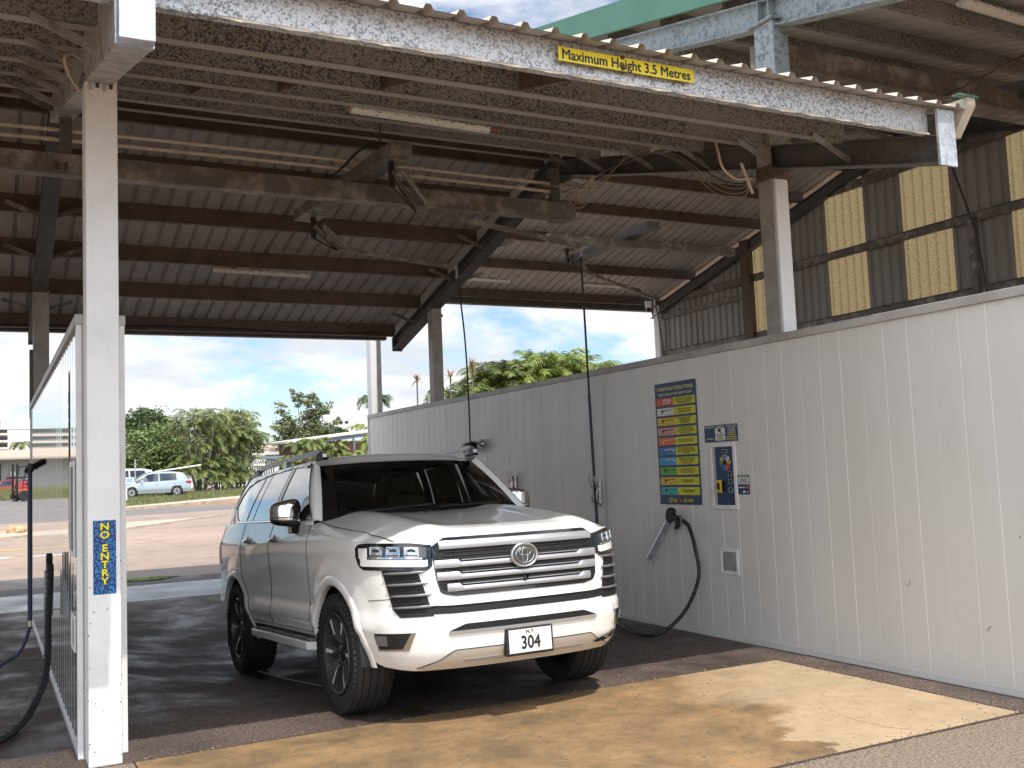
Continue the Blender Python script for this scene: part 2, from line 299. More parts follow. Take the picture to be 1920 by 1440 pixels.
# ------------------------------------------------------------------ mesh helpers
ORG = {}
class MB:
    def __init__(s): s.v = []; s.f = []
    def add(s, vs, fs):
        o = len(s.v); s.v += [tuple(p) for p in vs]; s.f += [tuple(i + o for i in f) for f in fs]; return s
    def box(s, x0, x1, y0, y1, z0, z1):
        return s.add([(x0, y0, z0), (x1, y0, z0), (x1, y1, z0), (x0, y1, z0), (x0, y0, z1), (x1, y0, z1), (x1, y1, z1), (x0, y1, z1)],
                     [(0, 3, 2, 1), (4, 5, 6, 7), (0, 1, 5, 4), (1, 2, 6, 5), (2, 3, 7, 6), (3, 0, 4, 7)])
    def beam(s, p, q, w, h, up=(0, 0, 1)):
        p = Vector(p); q = Vector(q); d = (q - p).normalized(); sd_ = d.cross(Vector(up))
        if sd_.length < 1e-4: sd_ = d.cross(Vector((1, 0, 0)))
        sd_.normalize(); u = sd_.cross(d).normalized(); a = sd_ * w / 2; b = u * h / 2
        vs = [p - a - b, p + a - b, p + a + b, p - a + b, q - a - b, q + a - b, q + a + b, q - a + b]
        return s.add(vs, [(0, 1, 2, 3), (7, 6, 5, 4), (0, 4, 5, 1), (1, 5, 6, 2), (2, 6, 7, 3), (3, 7, 4, 0)])
    def cbeam(s, p, q, h, fl, t=.004, up=(0, 0, 1), flip=1):
        """C section: web of height h, two flanges fl wide"""
        p = Vector(p); q = Vector(q); d = (q - p).normalized(); sd_ = d.cross(Vector(up)).normalized(); u = sd_.cross(d).normalized()
        s.beam(p, q, t, h, up)
        for k in (-1, 1):
            o = u * (h / 2 + t / 2) * k + sd_ * (fl / 2) * flip
            s.beam(p + o, q + o, fl, t, up)
        return s
    def ibeam(s, p, q, h, fl, t=.012, up=(0, 0, 1)):
        p = Vector(p); q = Vector(q); d = (q - p).normalized(); sd_ = d.cross(Vector(up)).normalized(); u = sd_.cross(d).normalized()
        s.beam(p, q, t * .8, h - 2 * t, up)
        for k in (-1, 1):
            o = u * (h / 2 - t / 2) * k; s.beam(p + o, q + o, fl, t, up)
        return s
    def tube(s, pts, r, n=8, cap=True):
        pts = [Vector(p) for p in pts]; rs = r if isinstance(r, (list, tuple)) else [r] * len(pts)
        rings = []; prev = None
        for i, p in enumerate(pts):
            d = (pts[min(i + 1, len(pts) - 1)] - pts[max(i - 1, 0)])
            if d.length < 1e-9: d = Vector((0, 0, 1))
            d.normalize()
            if prev is None:
                a = d.cross(Vector((0, 0, 1)));
                if a.length < 1e-3: a = d.cross(Vector((1, 0, 0)))
            else: a = prev - d * prev.dot(d)
            a.normalize(); prev = a; b = d.cross(a)
            rings.append([p + (a * math.cos(2 * math.pi * k / n) + b * math.sin(2 * math.pi * k / n)) * rs[i] for k in range(n)])
        vs = [v for ring in rings for v in ring]; fs = []
        for i in range(len(rings) - 1):
            for k in range(n): fs.append((i * n + k, i * n + (k + 1) % n, (i + 1) * n + (k + 1) % n, (i + 1) * n + k))
        if cap: fs.append(tuple(range(n - 1, -1, -1))); fs.append(tuple((len(rings) - 1) * n + k for k in range(n)))
        return s.add(vs, fs)
    def grid(s, fn, nu, nv, flip=False):
        vs = [fn(i / nu, j / nv) for j in range(nv + 1) for i in range(nu + 1)]; fs = []
        for j in range(nv):
            for i in range(nu):
                a = j * (nu + 1) + i; q = (a, a + 1, a + nu + 2, a + nu + 1); fs.append(q[::-1] if flip else q)
        return s.add(vs, fs)
    def panel(s, fn, nu, nv, depth, flip=False):
        """patch with a skirt going in along -normal by depth"""
        vs = [Vector(fn(i / nu, j / nv)) for j in range(nv + 1) for i in range(nu + 1)]; fs = []
        idx = lambda i, j: j * (nu + 1) + i
        for j in range(nv):
            for i in range(nu):
                q = (idx(i, j), idx(i + 1, j), idx(i + 1, j + 1), idx(i, j + 1)); fs.append(q[::-1] if flip else q)
        c = vs[idx(nu // 2, nv // 2)]
        n = (vs[idx(nu, 0)] - vs[idx(0, 0)]).cross(vs[idx(0, nv)] - vs[idx(0, 0)]).normalized()
        if flip: n = -n
        loop = [idx(i, 0) for i in range(nu)] + [idx(nu, j) for j in range(nv)] + [idx(i, nv) for i in range(nu, 0, -1)] + [idx(0, j) for j in range(nv, 0, -1)]
        base = len(vs); m_ = len(loop); vs += [vs[k] - n * depth for k in loop]
        for k in range(m_):
            a, b_ = loop[k], loop[(k + 1) % m_]; c_, d_ = base + (k + 1) % m_, base + k
            q = (b_, a, d_, c_); fs.append(q[::-1] if flip else q)
        return s.add(vs, fs)
    def prism(s, poly, fn, d0, d1):
        """poly (a,b) list -> fn(a,b,d); closed prism"""
        n = len(poly); vs = [fn(a, b, d0) for a, b in poly] + [fn(a, b, d1) for a, b in poly]
        fs = [tuple(range(n)), tuple(range(2 * n - 1, n - 1, -1))] + [(i, (i + 1) % n, n + (i + 1) % n, n + i)[::-1] for i in range(n)]
        return s.add(vs, fs)
    def lathe(s, prof, n, c=(0, 0, 0), axis='x'):
        """prof: (axial, radius)"""
        vs = []; c = Vector(c)
        for a, r in prof:
            for k in range(n):
                t = 2 * math.pi * k / n; u, v_ = r * math.cos(t), r * math.sin(t)
                vs.append(c + (Vector((a, u, v_)) if axis == 'x' else Vector((u, a, v_)) if axis == 'y' else Vector((u, v_, a))))
        fs = []
        for i in range(len(prof) - 1):
            for k in range(n): fs.append((i * n + k, i * n + (k + 1) % n, (i + 1) * n + (k + 1) % n, (i + 1) * n + k))
        return s.add(vs, fs)
    def build(s, name, material, parent=None, smooth=False, bevel=0, org=None, recalc=True):
        o0 = ORG.get(parent.name, (0, 0, 0)) if parent else (org or (0, 0, 0))
        me = bpy.data.meshes.new(name)
        me.from_pydata([(a - o0[0], b - o0[1], c - o0[2]) for a, b, c in s.v], [], s.f)
        if recalc:
            bm = bmesh.new(); bm.from_mesh(me); bmesh.ops.recalc_face_normals(bm, faces=bm.faces); bm.to_mesh(me); bm.free()
        ms = material if isinstance(material, (list, tuple)) else [material]
        for x in ms: me.materials.append(MATS[x] if isinstance(x, str) else x)
        if smooth:
            me.shade_smooth(); me.set_sharp_from_angle(angle=R(smooth if smooth > 1 else 40))
        o = bpy.data.objects.new(name, me); col.objects.link(o)
        if parent: o.parent = parent
        else: o.location = o0
        ORG[o.name] = o0
        if bevel:
            b = o.modifiers.new('bevel', 'BEVEL'); b.width = bevel; b.segments = 2; b.limit_method = 'ANGLE'; b.angle_limit = R(40)
        return o

def tag(o, label=None, cat=None, group=None, kind=None):
    if label: o['label'] = label
    if cat: o['category'] = cat
    if group: o['group'] = group
    if kind: o['kind'] = kind
    return o
def thing(name, label, cat, loc=(0, 0, 0), group=None):
    o = bpy.data.objects.new(name, None); col.objects.link(o); o.location = loc; ORG[o.name] = tuple(loc); o.empty_display_size = .1
    return tag(o, label, cat, group)
def copy_tree(o, parent=None):
    c = o.copy(); col.objects.link(c); c.parent = parent; ORG[c.name] = ORG.get(o.name, (0, 0, 0))
    for ch in list(o.children): copy_tree(ch, c)
    return c
def text(name, s, size, T, material, parent, bold=0.0, align='CENTER', xs=1.0, thick=.001):
    """T(a,b,d) maps text plane (a right, b up, d out) to world"""
    cu = bpy.data.curves.new(name, 'FONT'); cu.body = s; cu.size = size; cu.align_x = align; cu.align_y = 'CENTER'; fat = bold * .8; cu.resolution_u = 3
    to = bpy.data.objects.new('tmp_text', cu); col.objects.link(to)
    dg = bpy.context.evaluated_depsgraph_get(); me0 = bpy.data.meshes.new_from_object(to.evaluated_get(dg))
    raw = [(v.co.x, v.co.y) for v in me0.vertices]; vs = [T(v.co.x * xs, v.co.y, thick) for v in me0.vertices]; fs = [tuple(p.vertices) for p in me0.polygons]
    bpy.data.objects.remove(to); bpy.data.curves.remove(cu); bpy.data.meshes.remove(me0)
    b = MB(); b.add(vs, fs)
    for k, (ox, oy) in enumerate(((1, 0), (-1, 0), (0, 1), (0, -1)) if fat else ()):
        b.add([T((c[0] + ox * fat) * xs, c[1] + oy * fat, thick + .00012 * (k + 1)) for c in raw], fs)
    return b.build(name, material, parent, recalc=False)
# ------------------------------------------------------------------ ground
XL, XR = 0.50, 5.86
def terr(x, y):
    z = 0.0
    if y > 17: z = .0155 * (min(y, 78) - 17)
    return z
def dish(x, y):
    """bay floor falls to a drain in the middle of each bay"""
    def sst(a, b, t):
        t = max(0, min(1, (t - a) / (b - a))); return t * t * (3 - 2 * t)
    xc = 3.09
    k = sst(XL + .05, xc - .95, x) * (1 - sst(xc + 1.1, XR - .05, x))
    fy = sst(6.55, 9.7, y) * (1 - sst(11.2, 14.6, y))
    return -.165 * k * fy
g = MB()
xs = [-400, -150, -60, -25, -12, -6, -2, .2, 2, 4, 6, 8, 10, 14, 20, 30, 45, 70, 120, 260, 500]
ys = [-60, -20, -5, 2, 6.6, 14.9, 17, 22, 30, 40, 50, 60, 70, 78, 100, 160, 300, 700, 1500]
vs = [(x, y, terr(x, y) - .30 if 6 < y < 15.5 and -9 < x < 14.5 else terr(x, y) - .012) for y in ys for x in xs]
nx = len(xs)
g.add(vs, [(j * nx + i, j * nx + i + 1, (j + 1) * nx + i + 1, (j + 1) * nx + i) for j in range(len(ys) - 1) for i in range(nx - 1)])
tag(g.build('ground', 'earth'), kind='structure')
# apron in front (gravelly asphalt), laid round the pad
a = MB()
PX0, PX1, PY0, PY1 = .75, 5.52, 4.17, 6.31
a.box(-9, 14.5, -8, PY0, -.02, 0).box(-9, PX0, PY0, PY1, -.02, 0)
a.box(6.1, 14.5, PY0, PY1, -.02, 0)
MB().box(PX1, 6.1, PY0 - .5, PY1, -.018, .0025).build('side_strip', 'bay_floor')['kind'] = 'structure'
jt = MB()
for q in ((PX0 - .008, PX1 + .008, PY1 - .004, PY1 + .012), (PX1 - .004, PX1 + .012, PY0, PY1), (PX0 - .008, PX1, PY0 - .014, PY0 + .004)): jt.box(*q, -.01, .0068)
tag(jt.build('slab_joint', 'chassis_dirt'), kind='structure')
tag(a.build('apron', 'apron'), kind='structure')
tag(MB().box(PX0 + .008, PX1 - .008, PY0 + .008, PY1 - .008, -.03, .006).build('concrete_pad', 'pad_concrete', bevel=.004), kind='structure')
tag(MB().box(PX0 - .05, PX1 + .05, PY0 - .05, PY1 + .05, -.05, -.014).build('pad_joint', 'matt_black'), kind='structure')
f = MB()
f.grid(lambda u, v: (-9 + 23.5 * u, PY1 + (14.8 - PY1) * v, dish(-9 + 23.5 * u, PY1 + (14.8 - PY1) * v)), 188, 68)
tag(f.build('bay_floor', 'bay_floor', smooth=True), kind='structure')
m_ = MB(); m_.grid(lambda u, v: (2.16 + .24 * u + .035 * v, 9.85 - 2.2 * u, dish(2.16 + .24 * u, 9.85 - 2.2 * u) + .005), 30, 1); tag(m_.build('floor_strip', 'line_white'), kind='structure')  # thin white strip laid just above the bay floor
def terr_quad(mb, pts, dz, n=1):
    mb.add([(x, y, terr(x, y) + dz) for x, y in pts], [tuple(range(len(pts)))])
def terr_band(mb, A, B, dz, n=12):
    """strip between polylines A and B (same count)"""
    vs = []; 
    for (p, q) in zip(A, B): vs += [(p[0], p[1], terr(*p) + dz), (q[0], q[1], terr(*q) + dz)]
    mb.add(vs, [(2 * i, 2 * i + 2, 2 * i + 3, 2 * i + 1) for i in range(len(A) - 1)])
m_ = MB(); terr_band(m_, [(-9, 14.8), (14.5, 14.8)], [(-9, 17.05), (14.5, 17.05)], .002); tag(m_.build('concrete_strip', 'concrete_wet'), kind='structure')
m_ = MB(); terr_band(m_, [(-30, 17.05), (30, 17.05)], [(-30, 20.2), (30, 19.0)], .004); tag(m_.build('driveway', 'lane_dark'), kind='structure')
m_ = MB(); terr_band(m_, [(-120, 20.2 + .06), (-30, 20.2), (30, 19.0), (120, 19.0)], [(-120, 33), (-30, 33), (30, 48), (120, 80)], .004); tag(m_.build('road', 'road'), kind='structure')
m_ = MB(); terr_band(m_, [(-120, 33), (-30, 33), (30, 48), (120, 80)], [(-120, 46.4), (-30, 46.4), (5.3, 47.0), (120, 120)][:4], .002); tag(m_.build('far_lane', 'road_far'), kind='structure')
# side street on the left running away
m_ = MB(); terr_band(m_, [(-40, 46.0), (5.2, 46.8)], [(-40, 78), (5.9, 78)], -.002); tag(m_.build('side_street', 'road_far'), kind='structure')
def kerb(name, A, B, h=.13, m='kerb'):
    mb = MB()
    n = len(A)
    vs = []
    for p, q in zip(A, B): vs += [(p[0], p[1], terr(*p) - .02), (q[0], q[1], terr(*q) - .02), (p[0], p[1], terr(*p) + h), (q[0], q[1], terr(*q) + h)]
    fs = []
    for i in range(n - 1):
        a_, b_ = 4 * i, 4 * i + 4
        fs += [(a_ + 2, b_ + 2, b_ + 3, a_ + 3), (a_, b_, b_ + 2, a_ + 2), (a_ + 1, a_ + 3, b_ + 3, b_ + 1)]
    fs += [(0, 2, 3, 1), (4 * n - 4, 4 * n - 3, 4 * n - 1, 4 * n - 2)]
    mb.add(vs, fs); return tag(mb.build(name, m), kind='structure')
kerb('median_kerb', [(1.9, 32.0), (3.6, 32.6), (4.9, 34.2), (6.2, 36.0), (8.2, 38.8)], [(1.9, 35.6), (4.0, 36.0), (5.2, 36.2), (6.4, 36.5), (8.5, 39.3)], .05)
kerb('island_kerb', [(-20, 29.5), (.3, 31.0), (1.3, 31.9)], [(-20, 31.5), (.4, 33.4), (1.3, 33.6)], .08)
kerb('verge_kerb', [(3.2, 45.6), (5.3, 47.3), (11.3, 52.6), (18, 59.5), (60, 104)], [(3.0, 46.6), (5.4, 48.9), (11.6, 56.0), (18, 63), (60, 108)], .12)
m_ = MB(); terr_band(m_, [(8.5, 39.2), (60, 66)], [(8.5, 39.5), (60, 66.6)], .012); tag(m_.build('edge_line', 'line_white'), kind='structure')
m_ = MB(); terr_band(m_, [(-30, 24.5), (.92, 26.75), (1.3, 26.8)], [(-30, 24.68), (.92, 26.95), (1.3, 27.0)], .012); tag(m_.build('yellow_line', 'line_yellow'), kind='structure')
for x0 in (-.6, -4.6, -8.6):
    m_ = MB(); terr_band(m_, [(x0 - .6, 24.2 + x0 * .03), (x0 + 1.1, 24.45 + x0 * .03)], [(x0 - .6, 24.42 + x0 * .03), (x0 + 1.1, 24.67 + x0 * .03)], .012); tag(m_.build('lane_dash', 'line_white'), kind='structure')
# verge with grass
ve = MB()
def vergez(x, y): return terr(x, y) + .10
A_ = [(3.0, 46.5), (5.4, 48.8), (11.6, 55.9), (18, 62.9), (60, 107.9)]; B_ = [(3.4, 66), (6.4, 66.5), (11, 68.5), (17, 74), (60, 125)]
terr_band(ve, A_, B_, .10); tag(ve.build('verge', 'grass'), kind='structure')
rnd = random.Random(4)
gb = MB()
for _ in range(9000):
    u = rnd.random(); i = 0 if u < .1 else (1 if u < .55 else 2 if u < .9 else 3); t = rnd.random(); s_ = rnd.random() ** 1.2
    p = [A_[i][k] + (A_[i + 1][k] - A_[i][k]) * t for k in (0, 1)]; q = [B_[i][k] + (B_[i + 1][k] - B_[i][k]) * t for k in (0, 1)]
    x = p[0] + (q[0] - p[0]) * s_; y = p[1] + (q[1] - p[1]) * s_; z = terr(x, y) + .09; h = rnd.uniform(.05, .16); an = rnd.random() * 6.28; w_ = .03
    gb.add([(x - w_ * math.cos(an), y - w_ * math.sin(an), z), (x + w_ * math.cos(an), y + w_ * math.sin(an), z), (x + rnd.uniform(-.05, .05), y + rnd.uniform(-.05, .05), z + h)], [(0, 1, 2)])
tag(gb.build('grass', 'grass', recalc=False), kind='stuff')
m_ = MB(); terr_band(m_, [(-40, 78), (120, 125)], [(-40, 140), (120, 180)], .01); tag(m_.build('car_park', 'road_far'), kind='structure')
m_ = MB(); m_.add([(2.3 + .55 * math.cos(t) * (1 + .2 * math.sin(3 * t)), 17.9 + .3 * math.sin(t) * (1 + .2 * math.cos(5 * t)), .026) for t in [k * .3142 for k in range(20)]], [tuple(range(20))])
tag(m_.build('puddle', 'puddle_water'), kind='structure')

ck = MB(); rk = random.Random(31)
for (x, y, a) in ((2.9, 6.28, -1.9), (4.7, 4.25, 1.9), (1.5, 6.25, -1.2)):
    pts = [(x, y)]
    for _ in range(14): a += rk.uniform(-.5, .5); pts.append((pts[-1][0] + .06 * math.cos(a), pts[-1][1] + .06 * math.sin(a)))
    for (q, r_) in zip(pts, pts[1:]): ck.add([(q[0], q[1], .0075), (r_[0], r_[1], .0075), (r_[0] + .002, r_[1] + .002, .0075), (q[0] + .002, q[1] + .002, .0075)], [(0, 1, 2, 3)])
tag(ck.build('slab_crack', 'matt_black', recalc=False), kind='structure')
# ------------------------------------------------------------------ partition walls of the wash bay
def wall(name, label, x0, x1, y0, y1, pm, face):
    t = thing(name, label, 'wall', ((x0 + x1) / 2, y0, 0))
    xf = x0 if face < 0 else x1
    b = MB().box(x0 + .004, x1 - .004, y0, y1, .0, 2.55); b.build('core', 'panel', t)
    p = 'panel_groove'
    # individual pressed panels 0.22 m wide with a bright joint between
    n = int((y1 - y0) / .2175)
    for side in (-1, 1):
        xa = x0 if side < 0 else x1
        pb = MB()
        for k in range(n + 1):
            ya = y0 + k * .2175 + .0006; yb = min(y1, y0 + (k + 1) * .2175 - .0006)
            if yb - ya < .02: continue
            c = .0006 if pm == 'panel' else .0016
            pts = [(ya, 0), (ya + .012, c), (ya + .07, c * .75), (yb - .07, c * .75), (yb - .012, c), (yb, 0)]
            for (a_, ca), (b_, cb) in zip(pts, pts[1:]):
                q = [(xa + side * ca, a_, .037), (xa + side * cb, b_, .037), (xa + side * cb, b_, 2.55), (xa + side * ca, a_, 2.55)]
                pb.add(q, [(0, 1, 2, 3) if side > 0 else (3, 2, 1, 0)])
        pb.build('panel_skin', pm, t, recalc=False)
        jb = MB()
        for k in range(n + 1):
            ya = y0 + k * .2175
            jb.box(xa + side * .0005 - .0012, xa + side * .0005 + .0012, ya - .0026 + .0012 * (k % 3), ya + .0026 - .0012 * (k % 3), .06, 2.55)
        jb.build('panel_joint', 'panel_groove', t)
        MB().box(xa - .012 if side < 0 else xa - .004, xa + .004 if side < 0 else xa + .012, y0, y1, -.01, .034).build('base_trim', 'panel', t)
    MB().box(x0 - .02, x1 + .02, y0 - .01, y1 + .01, 2.552, 2.615).build('top_cap', 'panel_cap', t, bevel=.004)
    for yy in (y0, y1):
        s_ = -1 if yy == y0 else 1
        MB().box(x0 - .014, x0 + .016, yy - .012, yy + .02, .01, 2.55).build('end_trim', 'white_trim', t)
        MB().box(x1 - .016, x1 + .014, yy - .012, yy + .02, .01, 2.55).build('end_trim', 'white_trim', t)
    return t
def scuffs(t, x, seed, n, ya, yb):
    rn = random.Random(seed); w_, d_ = MB(), MB()
    for k in range(n):
        y = rn.uniform(ya, yb); z = abs(rn.gauss(0, .45)) + .06
        if z > 2.3: continue
        s_ = rn.uniform(.0012, .0035); (w_ if k % 5 else d_).add([(x, y - s_, z), (x, y, z - s_ * 1.3), (x, y + s_, z), (x, y, z + s_)], [(0, 1, 2, 3)])
    for k in range(n // 25):
        y = rn.uniform(ya, yb); z = rn.uniform(.3, 1.3); l_ = rn.uniform(.02, .07); a = rn.uniform(-1.5, 1.5)
        d_.add([(x, y, z), (x, y + l_ * math.cos(a), z + l_ * math.sin(a)), (x, y + l_ * math.cos(a) + .003, z + l_ * math.sin(a) + .003), (x, y + .002, z + .004)], [(0, 1, 2, 3)])
    w_.build('paint_speck', 'line_white', t, recalc=False); d_.build('scuff_mark', 'rafter_dark', t, recalc=False)
WR = wall('partition_wall', 'long pale grey panel wall behind the white four wheel drive, carrying the instruction board and coin machine', 5.862, 6.10, 1.2, 16.7, 'panel', -1)
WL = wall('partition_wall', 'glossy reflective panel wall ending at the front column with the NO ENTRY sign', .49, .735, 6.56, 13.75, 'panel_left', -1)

scuffs(WR, 5.8585, 5, 130, 4.2, 8.6); scuffs(WL, .4855, 6, 60, 6.6, 12)
# ------------------------------------------------------------------ low shed over the bay
RY, RZ, SL = 10.1, 5.38, .26
def S(y): return RZ - SL * abs(y - RY)
shed = thing('car_wash_shed', 'steel framed car wash shed with galvanised purlins and ribbed roof over the washing bay', 'shed', (3.2, 10, 0))
SX0, SX1 = -7.0, 6.16
def ribbed(x0, x1, ya, yb, zf, pitch=.19, h=.03, w1=.03, w2=.062):
    b = MB(); n = int((x1 - x0) / pitch); prof = []
    for k in range(n):
        c = x0 + (k + .5) * pitch
        prof += [(c - w2 / 2 - .0, 0), (c - w1 / 2, h), (c + w1 / 2, h), (c + w2 / 2, 0)]
    prof = [(x0, 0)] + prof + [(x1, 0)]
    m = len(prof); nseg = 6; vs = []
    for j in range(nseg + 1):
        y = ya + (yb - ya) * j / nseg; z = zf(y)
        vs += [(x, y, z + d) for x, d in prof]
    fs = [(j * m + i, j * m + i + 1, (j + 1) * m + i + 1, (j + 1) * m + i) for j in range(nseg) for i in range(m - 1)]
    b.add(vs, fs); return b
def two_sided(b, name, top, under, parent, t=.0035):
    n = len(b.v); fs = list(b.f); nf = len(fs)
    vs2 = [(x, y, z - t) for x, y, z in b.v]
    full = MB(); full.add(b.v, fs); full.add(vs2, [f_[::-1] for f_ in fs])
    o = full.build(name, [top, under], parent, recalc=False)
    for i, p in enumerate(o.data.polygons): p.material_index = 0 if i < nf else 1
    # edge rim at the eave so the sheet shows its thickness
    return o
two_sided(ribbed(SX0, SX1, 4.66, RY - .02, S), 'roof_sheet', 'sheet_cream', 'sheet_underside', shed)
two_sided(ribbed(SX0, SX1, 15.75, RY + .02, S, pitch=.2), 'roof_sheet', 'sheet_cream', 'sheet_underside', shed)
MB().box(SX0, SX1, RY - .12, RY + .12, RZ + .028, RZ + .034).build('ridge_cap', 'sheet_cream', shed)
# fascia purlin at the front edge
MB().cbeam((SX0, 4.80, S(4.80) - .105), (5.86, 4.80, S(4.80) - .105), .185, .055, flip=-1).build('fascia_beam', 'galv_bright', shed)
fr_y = [5.60, 6.45, 7.30, 8.15, 9.05, 9.92]
bk_y = [10.28, 11.2, 12.2, 13.22, 14.27, 15.38]
for i, y in enumerate(fr_y):
    for (xa, xb) in ((SX0, -4.85), (-4.70, .52), (.68, 5.90)):
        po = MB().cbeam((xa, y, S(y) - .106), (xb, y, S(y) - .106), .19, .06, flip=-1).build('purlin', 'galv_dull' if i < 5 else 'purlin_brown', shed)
        MB().box(xa + .002, xb - .002, y - .010, y + .058, S(y) - .2125, S(y) - .2065).build('purlin_lip', 'flange_lit', po)  # lighter tan strip paints in the light on the lower flange
for i, y in enumerate(bk_y):
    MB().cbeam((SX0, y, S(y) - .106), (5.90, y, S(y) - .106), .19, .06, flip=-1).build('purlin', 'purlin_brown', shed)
# sagging edge strips / batten bridging between purlins
for x, ya, yb in ((3.05, 4.85, 5.6), (2.42, 5.6, 6.45), (1.93, 6.45, 7.3), (1.45, 7.3, 8.15)):
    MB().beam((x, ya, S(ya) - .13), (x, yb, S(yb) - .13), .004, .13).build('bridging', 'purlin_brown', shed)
for x in (3.2, -2.1):
    for ya, yb in zip(bk_y, bk_y[1:]):
        MB().tube([(x, ya + .05, S(ya) - .19), (x + .02, yb - .03, S(yb) - .06)], .009, 6).build('bridging', 'rafter_dark', shed)
# rafters
def rafter(x, m, ftop, w=.17):
    def seg(a, b, da, db):
        bb = MB(); ya, yb = a, b
        for (x0, x1, z0a, z1a, z0b, z1b) in ((x - .006, x + .006, S(ya) - .2 - da + .01, S(ya) - .215, S(yb) - .2 - db + .01, S(yb) - .215),
                (x - w / 2, x + w / 2, S(ya) - .2 - da, S(ya) - .2 - da + .012, S(yb) - .2 - db, S(yb) - .2 - db + .012),
                (x - w / 2, x + w / 2, S(ya) - .215, S(ya) - .203, S(yb) - .215, S(yb) - .203)):
            bb.add([(x0, ya, z0a), (x1, ya, z0a), (x1, ya, z1a), (x0, ya, z1a), (x0, yb, z0b), (x1, yb, z0b), (x1, yb, z1b), (x0, yb, z1b)],
                   [(0, 1, 2, 3), (7, 6, 5, 4), (0, 4, 5, 1), (1, 5, 6, 2), (2, 6, 7, 3), (3, 7, 4, 0)])
        return bb
    seg(4.74, RY, .21, .20).build('rafter', m, shed)
    seg(15.45, RY, .20, .20).build('rafter', 'rafter_dark', shed)
    # front end plate
    MB().box(x - w / 2, x + w / 2, 4.715, 4.735, S(4.72) - .42, S(4.72) - .02).build('end_plate', 'galv_end', shed)
    MB().box(x - .085, x + .085, 15.44, 15.46, S(15.45) - .42, S(15.45) - .2).build('end_plate', 'rafter_dark', shed)
    # knee brackets
    for y in (9.5, 13.0, 14.5, 12.0) if x > 0 else (12.4, 14.2):
        for sx in (-1, 1):
            MB().beam((x, y, S(y) - .36), (x + sx * .42, y + .02, S(y) - .20), .05, .006, up=(0, 1, 0)).build('fly_brace', 'arm_steel', shed)
    for y in (5.6, 6.45, 7.3, 8.15, 9.05):
        MB().beam((x - .0, y, S(y) - .36), (x - .40, y - .02, S(y) - .2), .05, .006, up=(0, 1, 0)).build('fly_brace', 'galv_grey', shed)
rafter(.595, 'galv_grey', 1)
rafter(5.95, 'rafter_dark', 1)
rafter(-4.78, 'galv_grey', 1)
# closed box at the left rafter nose
MB().box(.515, .67, 4.60, 4.714, S(4.7) - .43, S(4.7) - .03).build('rafter_nose', 'galv_end', shed, bevel=.004)
MB().box(.515, .67, 4.74, 10.0, 0, .001).v
bx = MB(); ya, yb = 4.74, 10.05
for yq in (0,):
    z0a, z1a, z0b, z1b = S(ya) - .425, S(ya) - .205, S(yb) - .415, S(yb) - .205
    bx.add([(.515, ya, z0a), (.67, ya, z0a), (.67, ya, z1a), (.515, ya, z1a), (.515, yb, z0b), (.67, yb, z0b), (.67, yb, z1b), (.515, yb, z1b)],
           [(0, 1, 2, 3), (7, 6, 5, 4), (0, 4, 5, 1), (1, 5, 6, 2), (2, 6, 7, 3), (3, 7, 4, 0)])
bx.build('rafter_casing', 'galv_grey', shed)
# ridge gusset plates where rafters meet
MB().box(5.93, 5.97, 9.6, 10.6, RZ - .52, RZ - .21).build('ridge_plate', 'rafter_dark', shed)
# columns
MB().box(.515, .695, 6.33, 6.54, 0, 4.01).build('column', 'column_white', shed, bevel=.008)
cp = MB(); rn0 = random.Random(2)
for _ in range(46):
    z = abs(rn0.gauss(0, .5)) + .01; x = rn0.choice([.519, .691]) + rn0.gauss(0, .006) if rn0.random() < .6 else rn0.uniform(.52, .69); s_ = rn0.uniform(.001, .004)
    cp.add([(x - s_, 6.3285, z), (x, 6.3285, z - s_ * 2), (x + s_, 6.3285, z), (x, 6.3285, z + s_ * 1.5)], [(0, 1, 2, 3)])
cp.build('paint_chip', 'rust', shed, recalc=False)
MB().box(.495, .715, 6.31, 6.56, 4.01, 4.022).build('column_plate', 'rafter_dark', shed)
for i in range(4): MB().box(.535 + i * .038, .555 + i * .038, 6.321, 6.3305, 3.93 + .018 * (i % 2), 3.98).build('weld_tab', 'rust' if i % 2 else 'galv_end', shed)
MB().box(5.885, 6.025, 6.38, 6.56, 2.5, 3.93).build('column', 'column_white', shed, bevel=.008)
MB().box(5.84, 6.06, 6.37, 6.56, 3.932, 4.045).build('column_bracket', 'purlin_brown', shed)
MB().box(5.868, 5.884, 6.40, 6.57, 2.6, 4.38).build('column_plate', 'column_grey', shed)
for k in range(2):
    for yy in (6.42, 6.51): MB().lathe([(-.006, .012), (0, .012)], 8, (5.84, yy, 3.97 + k * .04), 'x').build('bolt', 'rust', shed)
MB().box(5.885, 6.045, 13.82, 13.99, 2.5, S(13.9) - .35).build('column', 'column_grey', shed, bevel=.006)
MB().box(.515, .695, 13.80, 13.98, 0, S(13.9) - .35).build('column', 'column_grey', shed, bevel=.006)
MB().box(.475, .51, 13.82, 13.97, 2.45, 3.3).build('column_plate', 'rafter_dark', shed)
MB().box(-4.86, -4.70, 6.35, 6.53, 0, 4.0).build('column', 'column_white', shed)
MB().box(-4.86, -4.70, 13.80, 13.98, 0, 4.0).build('column', 'column_grey', shed)
# gutter end cap at the front right corner
eb = MB(); eb.prism([(4.64, 3.99), (4.64, 4.045), (4.82, 4.05), (4.82, 3.80), (4.78, 3.80)], lambda a, b, d: (d, a, b), 6.09, 6.17)
eb.build('gutter_end', 'sheet_cream', shed)
MB().box(5.98, 6.18, 4.62, 4.68, 4.046, 4.054).build('flashing', 'green_paint', shed)
# back eave gutter
MB().box(SX0, 5.85, 15.66, 15.78, S(15.7) - .14, S(15.7) - .01).build('gutter', 'rafter_dark', shed)
